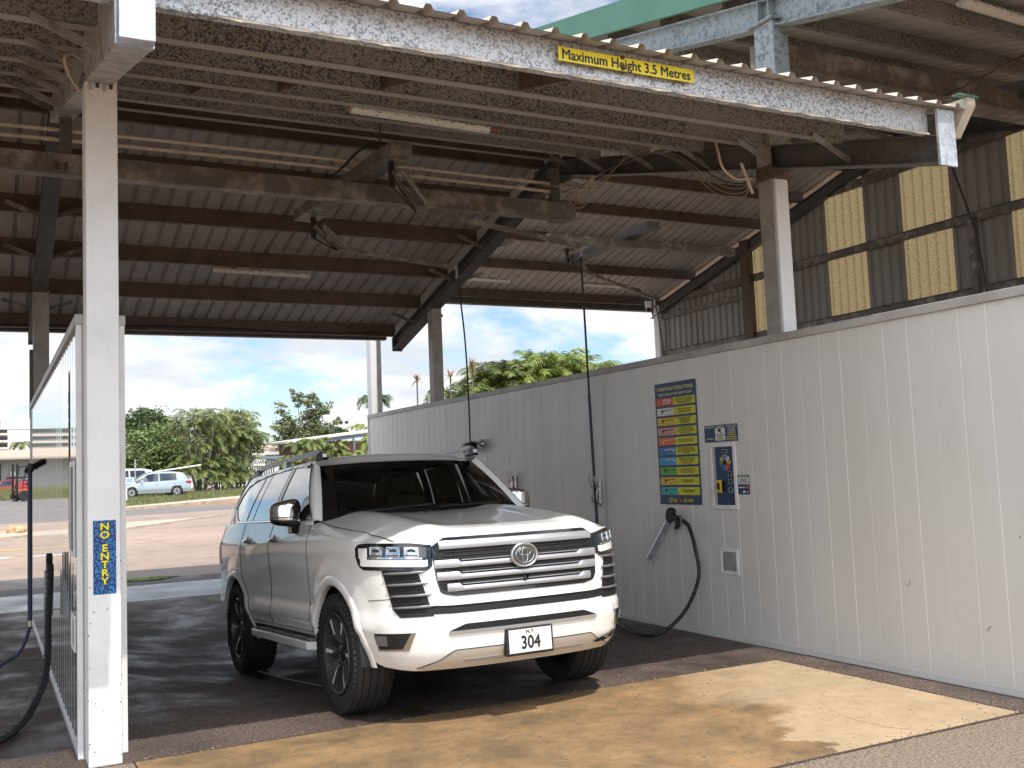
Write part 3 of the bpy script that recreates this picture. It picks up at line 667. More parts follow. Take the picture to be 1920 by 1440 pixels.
# weld tabs / clips hanging from the fascia flange
tb = MB()
for k in range(20):
    x = .95 + k * .245; z = S(4.8) - .205
    tb.add([(x, 4.765, z), (x + .235, 4.765, z), (x + .232, 4.768, z - .012), (x + .13, 4.77, z - .016), (x + .03, 4.772, z - .005)], [(0, 1, 2, 3, 4)])
tb.build('fascia_lip', 'sheet_cream', shed)

# ------------------------------------------------------------------ higher shed on the right
TY = 10.8
def T_(y): return 6.95 - .25 * abs(y - TY)
tall = thing('truck_wash_shed', 'taller shed with green barge board and translucent wall panels, right of the bay', 'shed', (9.6, 10, 0))
two_sided(ribbed(6.12, 13.3, 2.4, TY - .02, T_, pitch=.2), 'roof_sheet', 'sheet_cream', 'sheet_underside', tall)
two_sided(ribbed(6.12, 13.3, 18.3, TY + .02, T_, pitch=.2), 'roof_sheet', 'sheet_cream', 'sheet_underside', tall)
MB().add([(6.08, 2.4, T_(2.4) + .12), (6.08, TY, T_(TY) + .14), (6.08, TY, T_(TY) - .18), (6.08, 2.4, T_(2.4) - .20), (6.12, 2.4, T_(2.4) + .12), (6.12, TY, T_(TY) + .14), (6.12, TY, T_(TY) - .18), (6.12, 2.4, T_(2.4) - .20)],
         [(0, 1, 2, 3), (4, 7, 6, 5), (0, 4, 5, 1), (3, 2, 6, 7), (0, 3, 7, 4), (1, 5, 6, 2)]).build('barge_board', 'green_paint', tall)
def trafter(x, m, d0=.30, h=.20):
    MB().ibeam((x, 2.5, T_(2.5) - d0 - .02), (x, TY, T_(TY) - d0 - .02), h + .05, .14, .012).build('rafter', m, tall)
    MB().ibeam((x, 18.2, T_(18.2) - d0 + .04), (x, TY, T_(TY) - d0 + .04), h, .14, .012).build('rafter', 'rafter_dark', tall)
trafter(6.22, 'galv_tall', .36, .2); trafter(13.0, 'rafter_dark', .30)
for y in (3.3, 4.3, 5.3, 6.3, 7.4, 8.4, 9.4, 10.4):
    MB().cbeam((6.3, y, T_(y) - .09), (13.0, y, T_(y) - .09), .16, .06, flip=-1).build('purlin', 'galv_dull', tall)
for y in (11.2, 12.3, 13.4, 14.4, 15.5, 16.6, 17.9):
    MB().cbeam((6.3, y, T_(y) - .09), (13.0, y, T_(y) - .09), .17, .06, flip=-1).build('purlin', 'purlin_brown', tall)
MB().box(6.13, 6.31, 6.56, 6.80, 4.5, T_(6.7) - .49).build('column', 'galv_tall', tall, bevel=.006)
MB().box(6.09, 6.36, 6.52, 6.84, T_(6.7) - .485, T_(6.7) - .47).build('column_plate', 'galv_tall', tall)
for k in (-1, 1): MB().box(6.14, 6.30, 6.68 + k * .07 - .006, 6.68 + k * .07 + .006, T_(6.7) - .465, T_(6.7) - .24).build('stiffener', 'galv_tall', tall)
MB().tube([(6.2, 6.6, 5.05), (6.1, 7.4, 4.75)], .02, 8).build('downpipe', 'pvc_cream', tall)
# long brown rail under the roof (carries the boom track)
MB().box(6.34, 10.6, 6.90, 7.10, 5.20, 5.42).build('track_rail', 'arm_steel', tall)
MB().box(6.34, 10.6, 6.86, 7.14, 5.17, 5.195).build('track_flange', 'arm_steel', tall)
MB().beam((9.4, 3.0, 4.62), (10.6, 11.0, 6.3), .16, .2).build('raker', 'rafter_dark', tall)
MB().beam((9.3, 8.0, 5.8), (13.0, 10.3, 6.3), .1, .14).build('brace', 'rafter_dark', tall)
MB().tube([(9.3, 6.2, 5.55), (8.72, 6.9, 5.2)], .015, 6).build('stay_rod', 'purlin_brown', tall)
# side wall: ribbed cladding with translucent strips
TR = [(8.50, 9.40), (10.42, 11.34), (12.13, 13.0), (14.08, 14.95), (6.6, 7.5), (4.7, 5.6)]
def clad(ya, yb, name, m, pitch, h, zlo=3.86, top=lambda y: T_(y) - .12, x=13.1):
    b = MB(); prof = [(ya, 0)]; n = max(1, round((yb - ya) / pitch)); p = (yb - ya) / n
    for k in range(n):
        c = ya + (k + .5) * p; prof += [(c - .045, 0), (c - .025, h), (c + .025, h), (c + .045, 0)]
    prof.append((yb, 0)); mm = len(prof); vs = [(x + d, y, zlo) for y, d in prof] + [(x + d, y, top(y)) for y, d in prof]
    b.add(vs, [(i, i + 1, mm + i + 1, mm + i) for i in range(mm - 1)]); return b.build(name, m, tall, recalc=False)
yy = 2.4
for a_, b_ in sorted(TR):
    clad(yy, a_, 'wall_cladding', 'cladding_grey', .19, .03); clad(a_, b_, 'translucent_sheet', 'fibreglass', .19, .024); yy = b_
clad(yy, 18.0, 'wall_cladding', 'cladding_grey', .19, .03)
for z, yb in ((3.92, 17.9), (5.03, 17.9), (6.13, 12.9)):
    MB().cbeam((13.03, 2.5, z), (13.03, yb, z), .13, .05, flip=-1).build('girt', 'arm_steel', tall)
MB().cbeam((13.03, 14.9, 4.74), (13.03, 17.9, 4.74), .10, .05).build('girt', 'arm_steel', tall)
MB().box(13.0, 13.2, 2.4, 18.0, 0, 2.6).build('lower_wall', 'panel', tall)
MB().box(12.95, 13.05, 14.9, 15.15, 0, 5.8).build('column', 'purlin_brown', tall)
MB().box(12.95, 13.15, 6.6, 6.8, 0, 5.8).build('column', 'galv_grey', tall)
MB().box(12.95, 13.12, 17.9, 18.08, 0, 5.1).build('column', 'column_white', tall)
MB().box(12.97, 13.06, 9.95, 10.05, 3.9, 5.03).build('mullion', 'arm_steel', tall)
MB().box(6.2, 13.1, 18.2, 18.36, T_(18.3) - .16, T_(18.3)).build('gutter', 'rafter_dark', tall)
# free column beyond the wall end
fc = thing('steel_post', 'tall square steel post standing beyond the far end of the long wall', 'post', (6.1, 16.9, 0))
MB().box(5.98, 6.10, 16.85, 17.05, 0, 4.02).build('shaft', 'column_white', fc); MB().box(6.102, 6.18, 16.85, 17.05, 0, 4.02).build('side_channel', 'column_grey', fc)
# ------------------------------------------------------------------ the white four wheel drive (local: X lateral, Y to the rear, Z up, origin under the front axle)
car = thing('four_wheel_drive', 'large white four wheel drive in the wash bay, torn bumper corner, plate 304', 'car')
ORG[car.name] = (0, 0, 0)
OUT = [(0, -.955), (.25, -.95), (.5, -.92), (.68, -.862), (.80, -.775), (.88, -.665), (.93, -.52), (.958, -.34), (.968, -.1), (.968, .3), (.962, .9), (.962, 1.7), (.966, 2.4), (.975, 2.85), (.968, 3.3), (.945, 3.62), (.87, 3.87), (.72, 3.99), (.4, 4.03), (0, 4.04)]
def _spl(P, n=40):
    pts = []; Q = [(-P[1][0], P[1][1])] + P + [(-P[-2][0], P[-2][1])]
    for i in range(1, len(Q) - 2):
        p0, p1, p2, p3 = [np.array(q, float) for q in Q[i - 1:i + 3]]
        for k in range(n):
            t = k / n; pts.append(.5 * ((2 * p1) + (-p0 + p2) * t + (2 * p0 - 5 * p1 + 4 * p2 - p3) * t * t + (-p0 + 3 * p1 - 3 * p2 + p3) * t ** 3))
    pts.append(np.array(Q[-2], float)); return np.array(pts)
OP = _spl(OUT); OS = np.concatenate([[0], np.cumsum(np.linalg.norm(np.diff(OP, axis=0), axis=1))]); OL = OS[-1]
def obase(s):
    x = np.interp(s, OS, OP[:, 0]); y = np.interp(s, OS, OP[:, 1])
    e = .02; a, b = max(0, s - e), min(OL, s + e)
    tx = np.interp(b, OS, OP[:, 0]) - np.interp(a, OS, OP[:, 0]); ty = np.interp(b, OS, OP[:, 1]) - np.interp(a, OS, OP[:, 1])
    l = math.hypot(tx, ty); return x, y, ty / l, -tx / l
i_mid = int(np.argmin(np.abs(OP[:, 1] - .3)))
def s_of_y(y): return float(np.interp(y, OP[:, 1], OS))      # monotone along the side
def s_of_x(x): # front half only
    k = i_mid // 2 + 40; return float(np.interp(x, OP[:k, 0], OS[:k]))
ST = [(.30, .10), (.40, .075), (.46, .05), (.50, .03), (.545, .022), (.58, .0), (.64, .004), (.70, .014), (.80, .010), (.95, .0), (1.08, -.004), (1.15, .0), (1.19, .012), (1.25, .035), (1.31, .055), (1.36, .075), (1.42, .10)]
FT = [(.26, .17), (.30, .12), (.36, .062), (.42, .03), (.50, .012), (.56, .0), (.62, -.002), (.66, .012), (.72, .022), (.85, .028), (1.0, .04), (1.08, .05), (1.13, .066), (1.17, .10), (1.22, .16)]
def inset(s, y, z):
    f = 1 - min(1, max(0, (y + .80) / .42)); f = f * f * (3 - 2 * f)
    a = np.interp(z, [p[0] for p in ST], [p[1] for p in ST]); b = np.interp(z, [p[0] for p in FT], [p[1] for p in FT])
    r = max(0, min(1, (y - 3.4) / .4))
    return float(a * (1 - f) + b * f + r * (-.01 if z < .75 else .0))
AR = .455
WY = (0.0, 2.85); WZ = .40
def smooth(t): t = max(0, min(1, t)); return t * t * (3 - 2 * t)
def skin(s, z, off=0.0, sd=-1):
    x, y, nx_, ny_ = obase(s); i = inset(s, y, z)
    # bulge round the arches, haunches
    fl = 0
    if y > -.75:
        for c in WY:
            d = math.hypot((y - c), z - WZ); fl = max(fl, .016 * (1 - smooth((d - .50) / .16)))
        # shallow waist in the doors
        if .5 < y < 2.4: i += .010 * math.sin(math.pi * smooth((z - .62) / .5)) * math.sin(math.pi * (y - .5) / 1.9)
    k = off - i + fl
    return (sd * (x + nx_ * k), y + ny_ * k, z)
def side_skin(y, z, off=0.0, sd=-1): return skin(s_of_y(y), z, off, sd)
ZC_Y = [-.97, -.93, -.88, -.80, -.6, -.2, .2, .66]; ZC = [1.085, 1.118, 1.150, 1.172, 1.202, 1.252, 1.300, 1.336]
ZS_Y = [-.97, -.88, -.75, -.6, -.4, -.1, .3, .66, 1.2, 2.4, 3.2, 3.7, 4.05]; ZS = [1.085, 1.118, 1.120, 1.118, 1.128, 1.155, 1.195, 1.265, 1.30, 1.335, 1.35, 1.35, 1.33]
def hood_z(x, y, xs):
    a = abs(x) / max(xs, .05); zc = np.interp(y, ZC_Y, ZC); zs = np.interp(y, ZS_Y, ZS)
    z = zs + (zc - zs) * (1 - min(1, a) ** 4.5)
    fy = smooth((y + .86) / .25)
    z += fy * (.033 * math.exp(-((abs(x) - .56) / .13) ** 2) - .010 * math.exp(-(x / .26) ** 2) * smooth((y + .95) / .6)) * (1 - smooth((y - .45) / .3) * .4)
    return float(z)
def ztop(s, y): return float(np.interp(y, ZS_Y, ZS))
def zbot(y): return float(np.interp(y, [-.97, -.8, -.6, -.5, .5, 2.3, 3.35, 3.5, 4.05], [.315, .32, .345, .38, .47, .47, .44, .40, .40]))

NS, NZ = 330, 44
parts_v = {}
def make_skin(sd):
    """skin of one side; returns faces grouped by part"""
    S_ = np.linspace(0, OL, NS + 1); vs = []; info = []
    for s in S_:
        x, y, _, _ = obase(s); zb, zt = zbot(y), ztop(s, y)
        for j in range(NZ + 1):
            z = zb + (zt - zb) * j / NZ; info.append((s, y, z)); vs.append(skin(s, z, 0, sd))
    ins = lambda y, z: any(math.hypot(y - c, z - WZ) < AR for c in WY)
    inside = [False] * len(vs)
    for i, (s, y, z) in enumerate(info):
        if abs(vs[i][0]) > .6: inside[i] = any(math.hypot(vs[i][1] - c, z - WZ) < AR for c in WY)
    groups = {'body': [], 'front_door': [], 'rear_door': []}
    moved = {}
    for i in range(NS):
        for j in range(NZ):
            q = [i * (NZ + 1) + j, (i + 1) * (NZ + 1) + j, (i + 1) * (NZ + 1) + j + 1, i * (NZ + 1) + j + 1]
            n = sum(inside[k] for k in q)
            if n == 4: continue
            if n:
                for k in q:
                    if inside[k] and k not in moved:
                        s, y, z = info[k]; y = vs[k][1]; c = min(WY, key=lambda c: abs(y - c)); d = math.hypot(y - c, z - WZ)
                        yy, z2 = c + (y - c) * AR / d, WZ + (z - WZ) * AR / d; moved[k] = 1; vs[k] = side_skin(yy, z2, 0, sd)
            y = sum(info[k][1] for k in q) / 4; z = sum(info[k][2] for k in q) / 4
            dr = math.hypot(y - 2.85, z - WZ)
            g_ = 'body'
            if z > .50:
                if .60 < y < 1.70: g_ = 'front_door'
                elif 1.70 <= y < 2.62 and dr > .53: g_ = 'rear_door'
            groups[g_].append(tuple(q) if sd > 0 else tuple(q[::-1]))
    return vs, groups
body = MB(); doors = []
for sd in (-1, 1):
    vs, gr = make_skin(sd)
    for k, fs in gr.items():
        used = sorted({i for f_ in fs for i in f_}); mp_ = {u: n for n, u in enumerate(used)}
        tgt = body if k == 'body' else MB()
        tgt.add([vs[u] for u in used], [tuple(mp_[i] for i in f_) for f_ in fs])
        if k != 'body': doors.append((k, sd, tgt))
# hood + cowl surface: fan from the shoulder line to the cowl
HB = []
ss = np.linspace(0, s_of_y(.62), 60)
bl = [(sd_, s) for sd_ in (-1,) for s in ss[::-1]] + [(1, s) for s in ss[1:]]
xside = []
def hood_pt(u, v):
    k = u * (len(bl) - 1); i = int(min(k, len(bl) - 2)); t = k - i
    P = []
    for (sd, s) in (bl[i], bl[i + 1]):
        x, y, _, _ = obase(s); p = skin(s, ztop(s, y), 0, sd); P.append(p)
    b = [P[0][c] + (P[1][c] - P[0][c]) * t for c in range(3)]
    tx = b[0] * .93; ty = .67
    vv = v ** 1.25 if True else v
    x = b[0] + (tx - b[0]) * vv; y = b[1] + (ty - b[1]) * vv
    if v <= 0: return tuple(b)
    # half width at this y
    xs_ = abs(skin(s_of_y(max(y, -.35)), ztop(0, y), 0, 1)[0]) if y > -.35 else float(np.interp(y, [-.90, -.85, -.80, -.72, -.62, -.5, -.35], [.30, .52, .66, .78, .84, .885, .915]))
    z = hood_z(x, y, xs_)
    bl_ = smooth(v / .12); return (x, y, b[2] + (z - b[2]) * bl_ if v < .12 else z)
hood = MB(); hood.grid(hood_pt, 118, 40); hood_o = hood.build('bonnet', 'pearl', car, smooth=60)
# ---- greenhouse
def G(y, z, off=0.0, sd=-1):
    t = (z - 1.30) / .50; x = .905 - .205 * t + .018 * math.sin(math.pi * max(0, min(1, t)))
    if y > 2.7: x -= .075 * ((y - 2.7) / 1.0) ** 2
    if y < 1.0: x -= .012 * (1.0 - y)
    return (sd * (x + off), y, z + off * .35)
def yA(z): return .60 + .53 * ((z - 1.30) / .48) ** .94          # A pillar rear edge line (side)
def yD(z): t = (z - 1.33) / .45; return 3.80 - .10 * t - .30 * t ** 3
ZR = 1.785
def zb_(y): return float(np.interp(y, [.66, .80, 1.0, 2.9, 3.05, 3.38], [1.318, 1.312, 1.316, 1.352, 1.36, 1.50]))
def zt_(y):
    if y < 1.16: return min(1.752, 1.30 + .48 * max(0, (y - .035 - .60) / .53) ** 1.064)
    return float(np.interp(y, [1.16, 1.35, 1.7, 2.3, 2.8, 3.1, 3.28, 3.38], [1.725, 1.748, 1.757, 1.752, 1.728, 1.685, 1.60, 1.505]))
side = []
for sd in (-1, 1):
    def fn(u, v, sd=sd):
        z = 1.268 + (ZR - 1.268) * v; a = yA(max(z, 1.30)) - (.02 if z < 1.3 else 0); b = yD(z); y = a + (b - a) * u
        zz = z + (.03 * u if v < .05 else 0); p = G(y, zz, 0, sd)
        zr = 1.0 - .04 * ((y - 2.1) / 1.6) ** 2  # roof edge arch
        return (p[0], p[1], z if v < .5 else 1.268 + (z - 1.268) * (1 - (1 - zr) * (v - .5) * 2 * .9))
    side.append(fn)
    if sd < 0: body.grid(fn, 60, 16, flip=True)
    else:        # far side: real window openings
        NU, NV = 150, 48; V_ = [fn(i / NU, j / NV) for j in range(NV + 1) for i in range(NU + 1)]; F_ = []
        for j in range(NV):
            for i in range(NU):
                k = j * (NU + 1) + i; c_ = [sum(V_[q][m_] for q in (k, k + 1, k + NU + 2, k + NU + 1)) / 4 for m_ in range(3)]
                y, z = c_[1], c_[2]
                hole = any(a_ < y + .0 < b_ for a_, b_ in ((.76, 1.62), (1.74, 2.54), (2.66, 3.30))) and zb_(y) + .015 < z < zt_(y) - .015
                if not hole: F_.append((k, k + 1, k + NU + 2, k + NU + 1))
        body.add(V_, F_)
# windscreen curves
def wb(u): a = (u - .5) * 2; return (a * .832, .50 + .11 * abs(a) ** 2.2, 1.322 - .03 * abs(a) ** 3)
def wt(u): a = (u - .5) * 2; return (a * .672, 1.075 + .05 * abs(a) ** 2.2, 1.752 - .018 * abs(a) ** 2.4)
def wsf(u, v, off=0.0):
    p, q = wb(u), wt(u); b_ = .022 * math.sin(math.pi * v)
    return (p[0] + (q[0] - p[0]) * v, p[1] + (q[1] - p[1]) * v - b_ * .6 - off * .65, p[2] + (q[2] - p[2]) * v + b_ * .6 + off * .75)
# A pillars: windscreen side edge to side glass edge
for sd, u in ((-1, 0.0), (1, 1.0)):
    def fa(uu, v, sd=sd, u=u):
        p = Vector(wsf(u, v)); z = 1.30 + (ZR - .012 - 1.30) * v; q = Vector(G(yA(z), z, 0, sd)); m_ = p.lerp(q, uu)
        return m_ + Vector((sd * .010, -.014, .006)) * math.sin(math.pi * uu)
    body.grid(fa, 6, 16, flip=sd > 0)
# roof
def roof(u, v):
    a = (u - .5) * 2; y0 = wt(u); 
    y = y0[1] + (3.42 - y0[1]) * v
    e = Vector(side[0](0, 1.0)); w_ = .672 + (abs(G(y, ZR)[0]) - .672) * smooth(v * 8) if v < .125 else abs(G(y, ZR)[0])
    yy = y; zr = ZR - (.04 * ((yy - 2.1) / 1.6) ** 2) * .5 * .9
    zc = zr + .055 * (1 - abs(a) ** 2.6) + .0
    if v < .10:
        k = smooth(v / .10); zc = y0[2] + (zc - y0[2]) * k
    if v > .86: zc -= .10 * ((v - .86) / .14) ** 2
    return (a * w_, y, zc)
roof_b = MB(); roof_b.grid(roof, 36, 60); roof_o = roof_b.build('roof', 'pearl', car, smooth=50)
# tailgate
body.grid(lambda u, v: ((u - .5) * 2 * abs(G(yD(1.33 + .43 * v), 1.33 + .43 * v)[0]), yD(1.33 + .43 * v) + .04 * (1 - abs((u - .5) * 2) ** 3), 1.33 + .44 * v), 20, 8)
body.grid(lambda u, v: ((u - .5) * 2 * .68, 3.42 + (yD(1.77) + .03 - 3.42) * v, 1.80 - .03 * v), 12, 3)
body.grid(lambda u, v: ((u - .5) * 2 * (.66 + .19 * v), 3.98 - .20 * v, 1.325 + .02 * v), 12, 3)
body_o = body.build('body', 'pearl', car, smooth=45, recalc=False)
door_o = []
for k, sd, mb in doors: door_o.append((k, sd, mb.build(k, 'pearl', car, smooth=45, recalc=False)))
# ---- seams (door shuts, bonnet shut, bumper joins)
seam = MB()
for sd in (-1, 1):
    for pts in ([(.60, z) for z in np.linspace(.50, 1.27, 18)], [(1.70 + (.03 * smooth((.75 - z) / .25)), z) for z in np.linspace(.50, 1.30, 20)],
                [(y, .50) for y in np.linspace(.60, 2.40, 30)],
                [(2.85 + .53 * math.cos(t), WZ + .53 * math.sin(t)) for t in np.linspace(2.93, 2.12, 14)] + [(2.60, .88), (2.63, 1.0), (2.64, 1.15), (2.66, 1.33)]):
        seam.tube([side_skin(y, z, .0005, sd) for y, z in pts], .003, 5)
    seam.tube([skin(s_of_x(.70) + t * .30, .775 - .01 * t, .0005, sd) for t in np.linspace(.3, 1.35, 16)], .0022, 5)   # bumper join
    # bonnet clamshell line on the wing
    pts = []
    for t in np.linspace(0, 1, 22):
        y = -.60 + 1.18 * t; x = .80 + .045 * t + .02 * math.sin(t * 3); z = hood_z(x, y, abs(skin(s_of_y(max(y, -.35)), 1.2, 0, 1)[0]) if y > -.35 else float(np.interp(y, [-.62, -.5, -.35], [.84, .885, .915])))
        pts.append((sd * x, y, z + .0045))
    pts = [(sd * .79, -.70, pts[0][2] - .020)] + pts
    seam.tube(pts, .003, 5)
seam.build('panel_gap', 'matt_black', body_o)
# ---- wheel arches: flare band + black liner
for sd in (-1, 1):
    for c in WY:
        for inner in (0, 1):
            mb = MB()
            a0, a1 = (R(-7), R(192)) if c == 0 else (R(-8), R(190))
            if not inner:
                prof = [(AR + .062, .001), (AR + .056, .011), (AR + .03, .017), (AR + .006, .016), (AR - .004, .008), (AR - .006, -.03)]
                def fn(u, v, c=c, sd=sd):
                    t = a0 + (a1 - a0) * u; k = v * (len(prof) - 1); i = int(min(k, len(prof) - 2)); f_ = k - i
                    r = prof[i][0] + (prof[i + 1][0] - prof[i][0]) * f_; o = prof[i][1] + (prof[i + 1][1] - prof[i][1]) * f_
                    return side_skin(c - r * math.cos(t), max(.33, WZ + r * math.sin(t)), o, sd)
                mb.grid(fn, 48, 10); mb.build('wheel_arch', 'pearl', car, smooth=50)
            else:
                mb.grid(lambda u, v: (sd * (.955 - .42 * v), c - (AR + .003) * math.cos(a0 + (a1 - a0) * u), WZ + (AR + .003) * math.sin(a0 + (a1 - a0) * u)), 30, 3)
                mb.box(sd * .50, sd * .53, c - .5, c + .5, .3, .9)
                mb.build('arch_liner', 'matt_black', car, smooth=50)
        MB().box(sd * .70, sd * .965, c + .425, c + .445, .20, .50).build('mud_flap', 'rubber_black', car)
MB().box(-.66, .66, -.72, 3.85, .34, .78).build('chassis', 'mesh_black', car)
MB().box(-.86, .86, .5, 2.35, .36, .47).build('floor_pan', 'mesh_black', car)
MB().box(-.60, .60, -.74, .45, .45, 1.0).build('engine_bay', 'mesh_black', car)
# ---- wheels
def wheel(sd, y):
    t = thing_child('wheel', car)
    X = lambda a: sd * a
    ty = MB(); W = .135; cx = sd * .84
    prof = [(-W + .01, .285), (-W - .004, .33), (-W + .004, .372), (-W + .03, .394)]
    for g_ in (-.075, -.025, .025, .075): prof += [(g_ - .005, .400), (g_ - .004, .392), (g_ + .004, .392), (g_ + .005, .400)]
    prof += [(W - .03, .394), (W - .004, .372), (W + .004, .33), (W - .01, .285), (W - .03, .262)]
    prof = [(-W + .03, .262)] + prof
    ty.lathe(prof, 64, (cx, y, WZ), 'x')
    for k in range(64):    # tread shoulder blocks
        a = 2 * math.pi * k / 64
        for e in (-1, 1):
            p = Vector((cx + e * .118, y + .390 * math.cos(a), WZ + .390 * math.sin(a)))
            q = p + Vector((e * .018, 0, 0)) + Vector((0, -.010 * math.cos(a), -.010 * math.sin(a)))
            ty.beam(p, q, .024, .012, up=(0, math.cos(a), math.sin(a)))
    tyo = ty.build('tyre', 'tyre', t, smooth=35)
    for f_ in (1,):
        rm = MB(); o = sd
        rm.lathe([(o * .125, .268), (o * .132, .262), (o * .128, .252), (o * .06, .245), (-o * .10, .245)], 56, (cx, y, WZ), 'x')
        rm.lathe([(o * .02, .245), (o * .02, .0001)], 40, (cx, y, WZ), 'x')
        rm.build('rim', 'rim_dark', t, smooth=40)
    sp = MB(); sb = MB()
    for k in range(6):
        a0 = 2 * math.pi * k / 6 + .05
        def P(r, da, ax): a = a0 + da; return (cx + sd * ax, y + r * math.cos(a), WZ + r * math.sin(a))
        # twisted blade: broad dark face with a bright machined flank
        sp.add([P(.055, -.40, .085), P(.055, .40, .085), P(.16, .16, .108), P(.246, .22, .116), P(.246, -.10, .120), P(.15, -.12, .112),
                P(.055, -.40, .03), P(.055, .40, .03), P(.16, .16, .03), P(.246, .22, .05), P(.246, -.10, .05), P(.15, -.12, .03)],
               [(0, 1, 2, 5), (5, 2, 3, 4), (0, 5, 11, 6), (5, 4, 10, 11), (1, 7, 8, 2), (2, 8, 9, 3)])
        sb.add([P(.07, -.30, .0855), P(.15, -.125, .113), P(.246, -.105, .121), P(.246, .02, .119), P(.155, .0, .1115), P(.07, -.02, .0875)], [(0, 5, 4, 1), (1, 4, 3, 2)])
        sp.add([P(.06, .44, .07), P(.06, .62, .07), P(.246, .62, .08), P(.246, .40, .08)], [(0, 1, 2, 3)])
    sp.build('spoke', 'rim_dark', t); sb.build('spoke_face', 'rim_bright', t)
    hb = MB(); hb.lathe([(sd * .03, .062), (sd * .088, .06), (sd * .094, .05), (sd * .096, .0001)], 24, (cx, y, WZ), 'x')
    for k in range(6):
        a = 2 * math.pi * k / 6; hb.lathe([(sd * .06, .011), (sd * .098, .011), (sd * .102, .006), (sd * .102, .0001)], 8, (cx, y + .078 * math.cos(a), WZ + .078 * math.sin(a)), 'x')
    hb.build('hub_cap', 'dark_chrome', t, smooth=40)
def thing_child(name, parent):
    o = bpy.data.objects.new(name, None); col.objects.link(o); o.parent = parent; ORG[o.name] = ORG[parent.name]; o.empty_display_size = .1; return o
for sd in (-1, 1):
    for y in WY: wheel(sd, y)
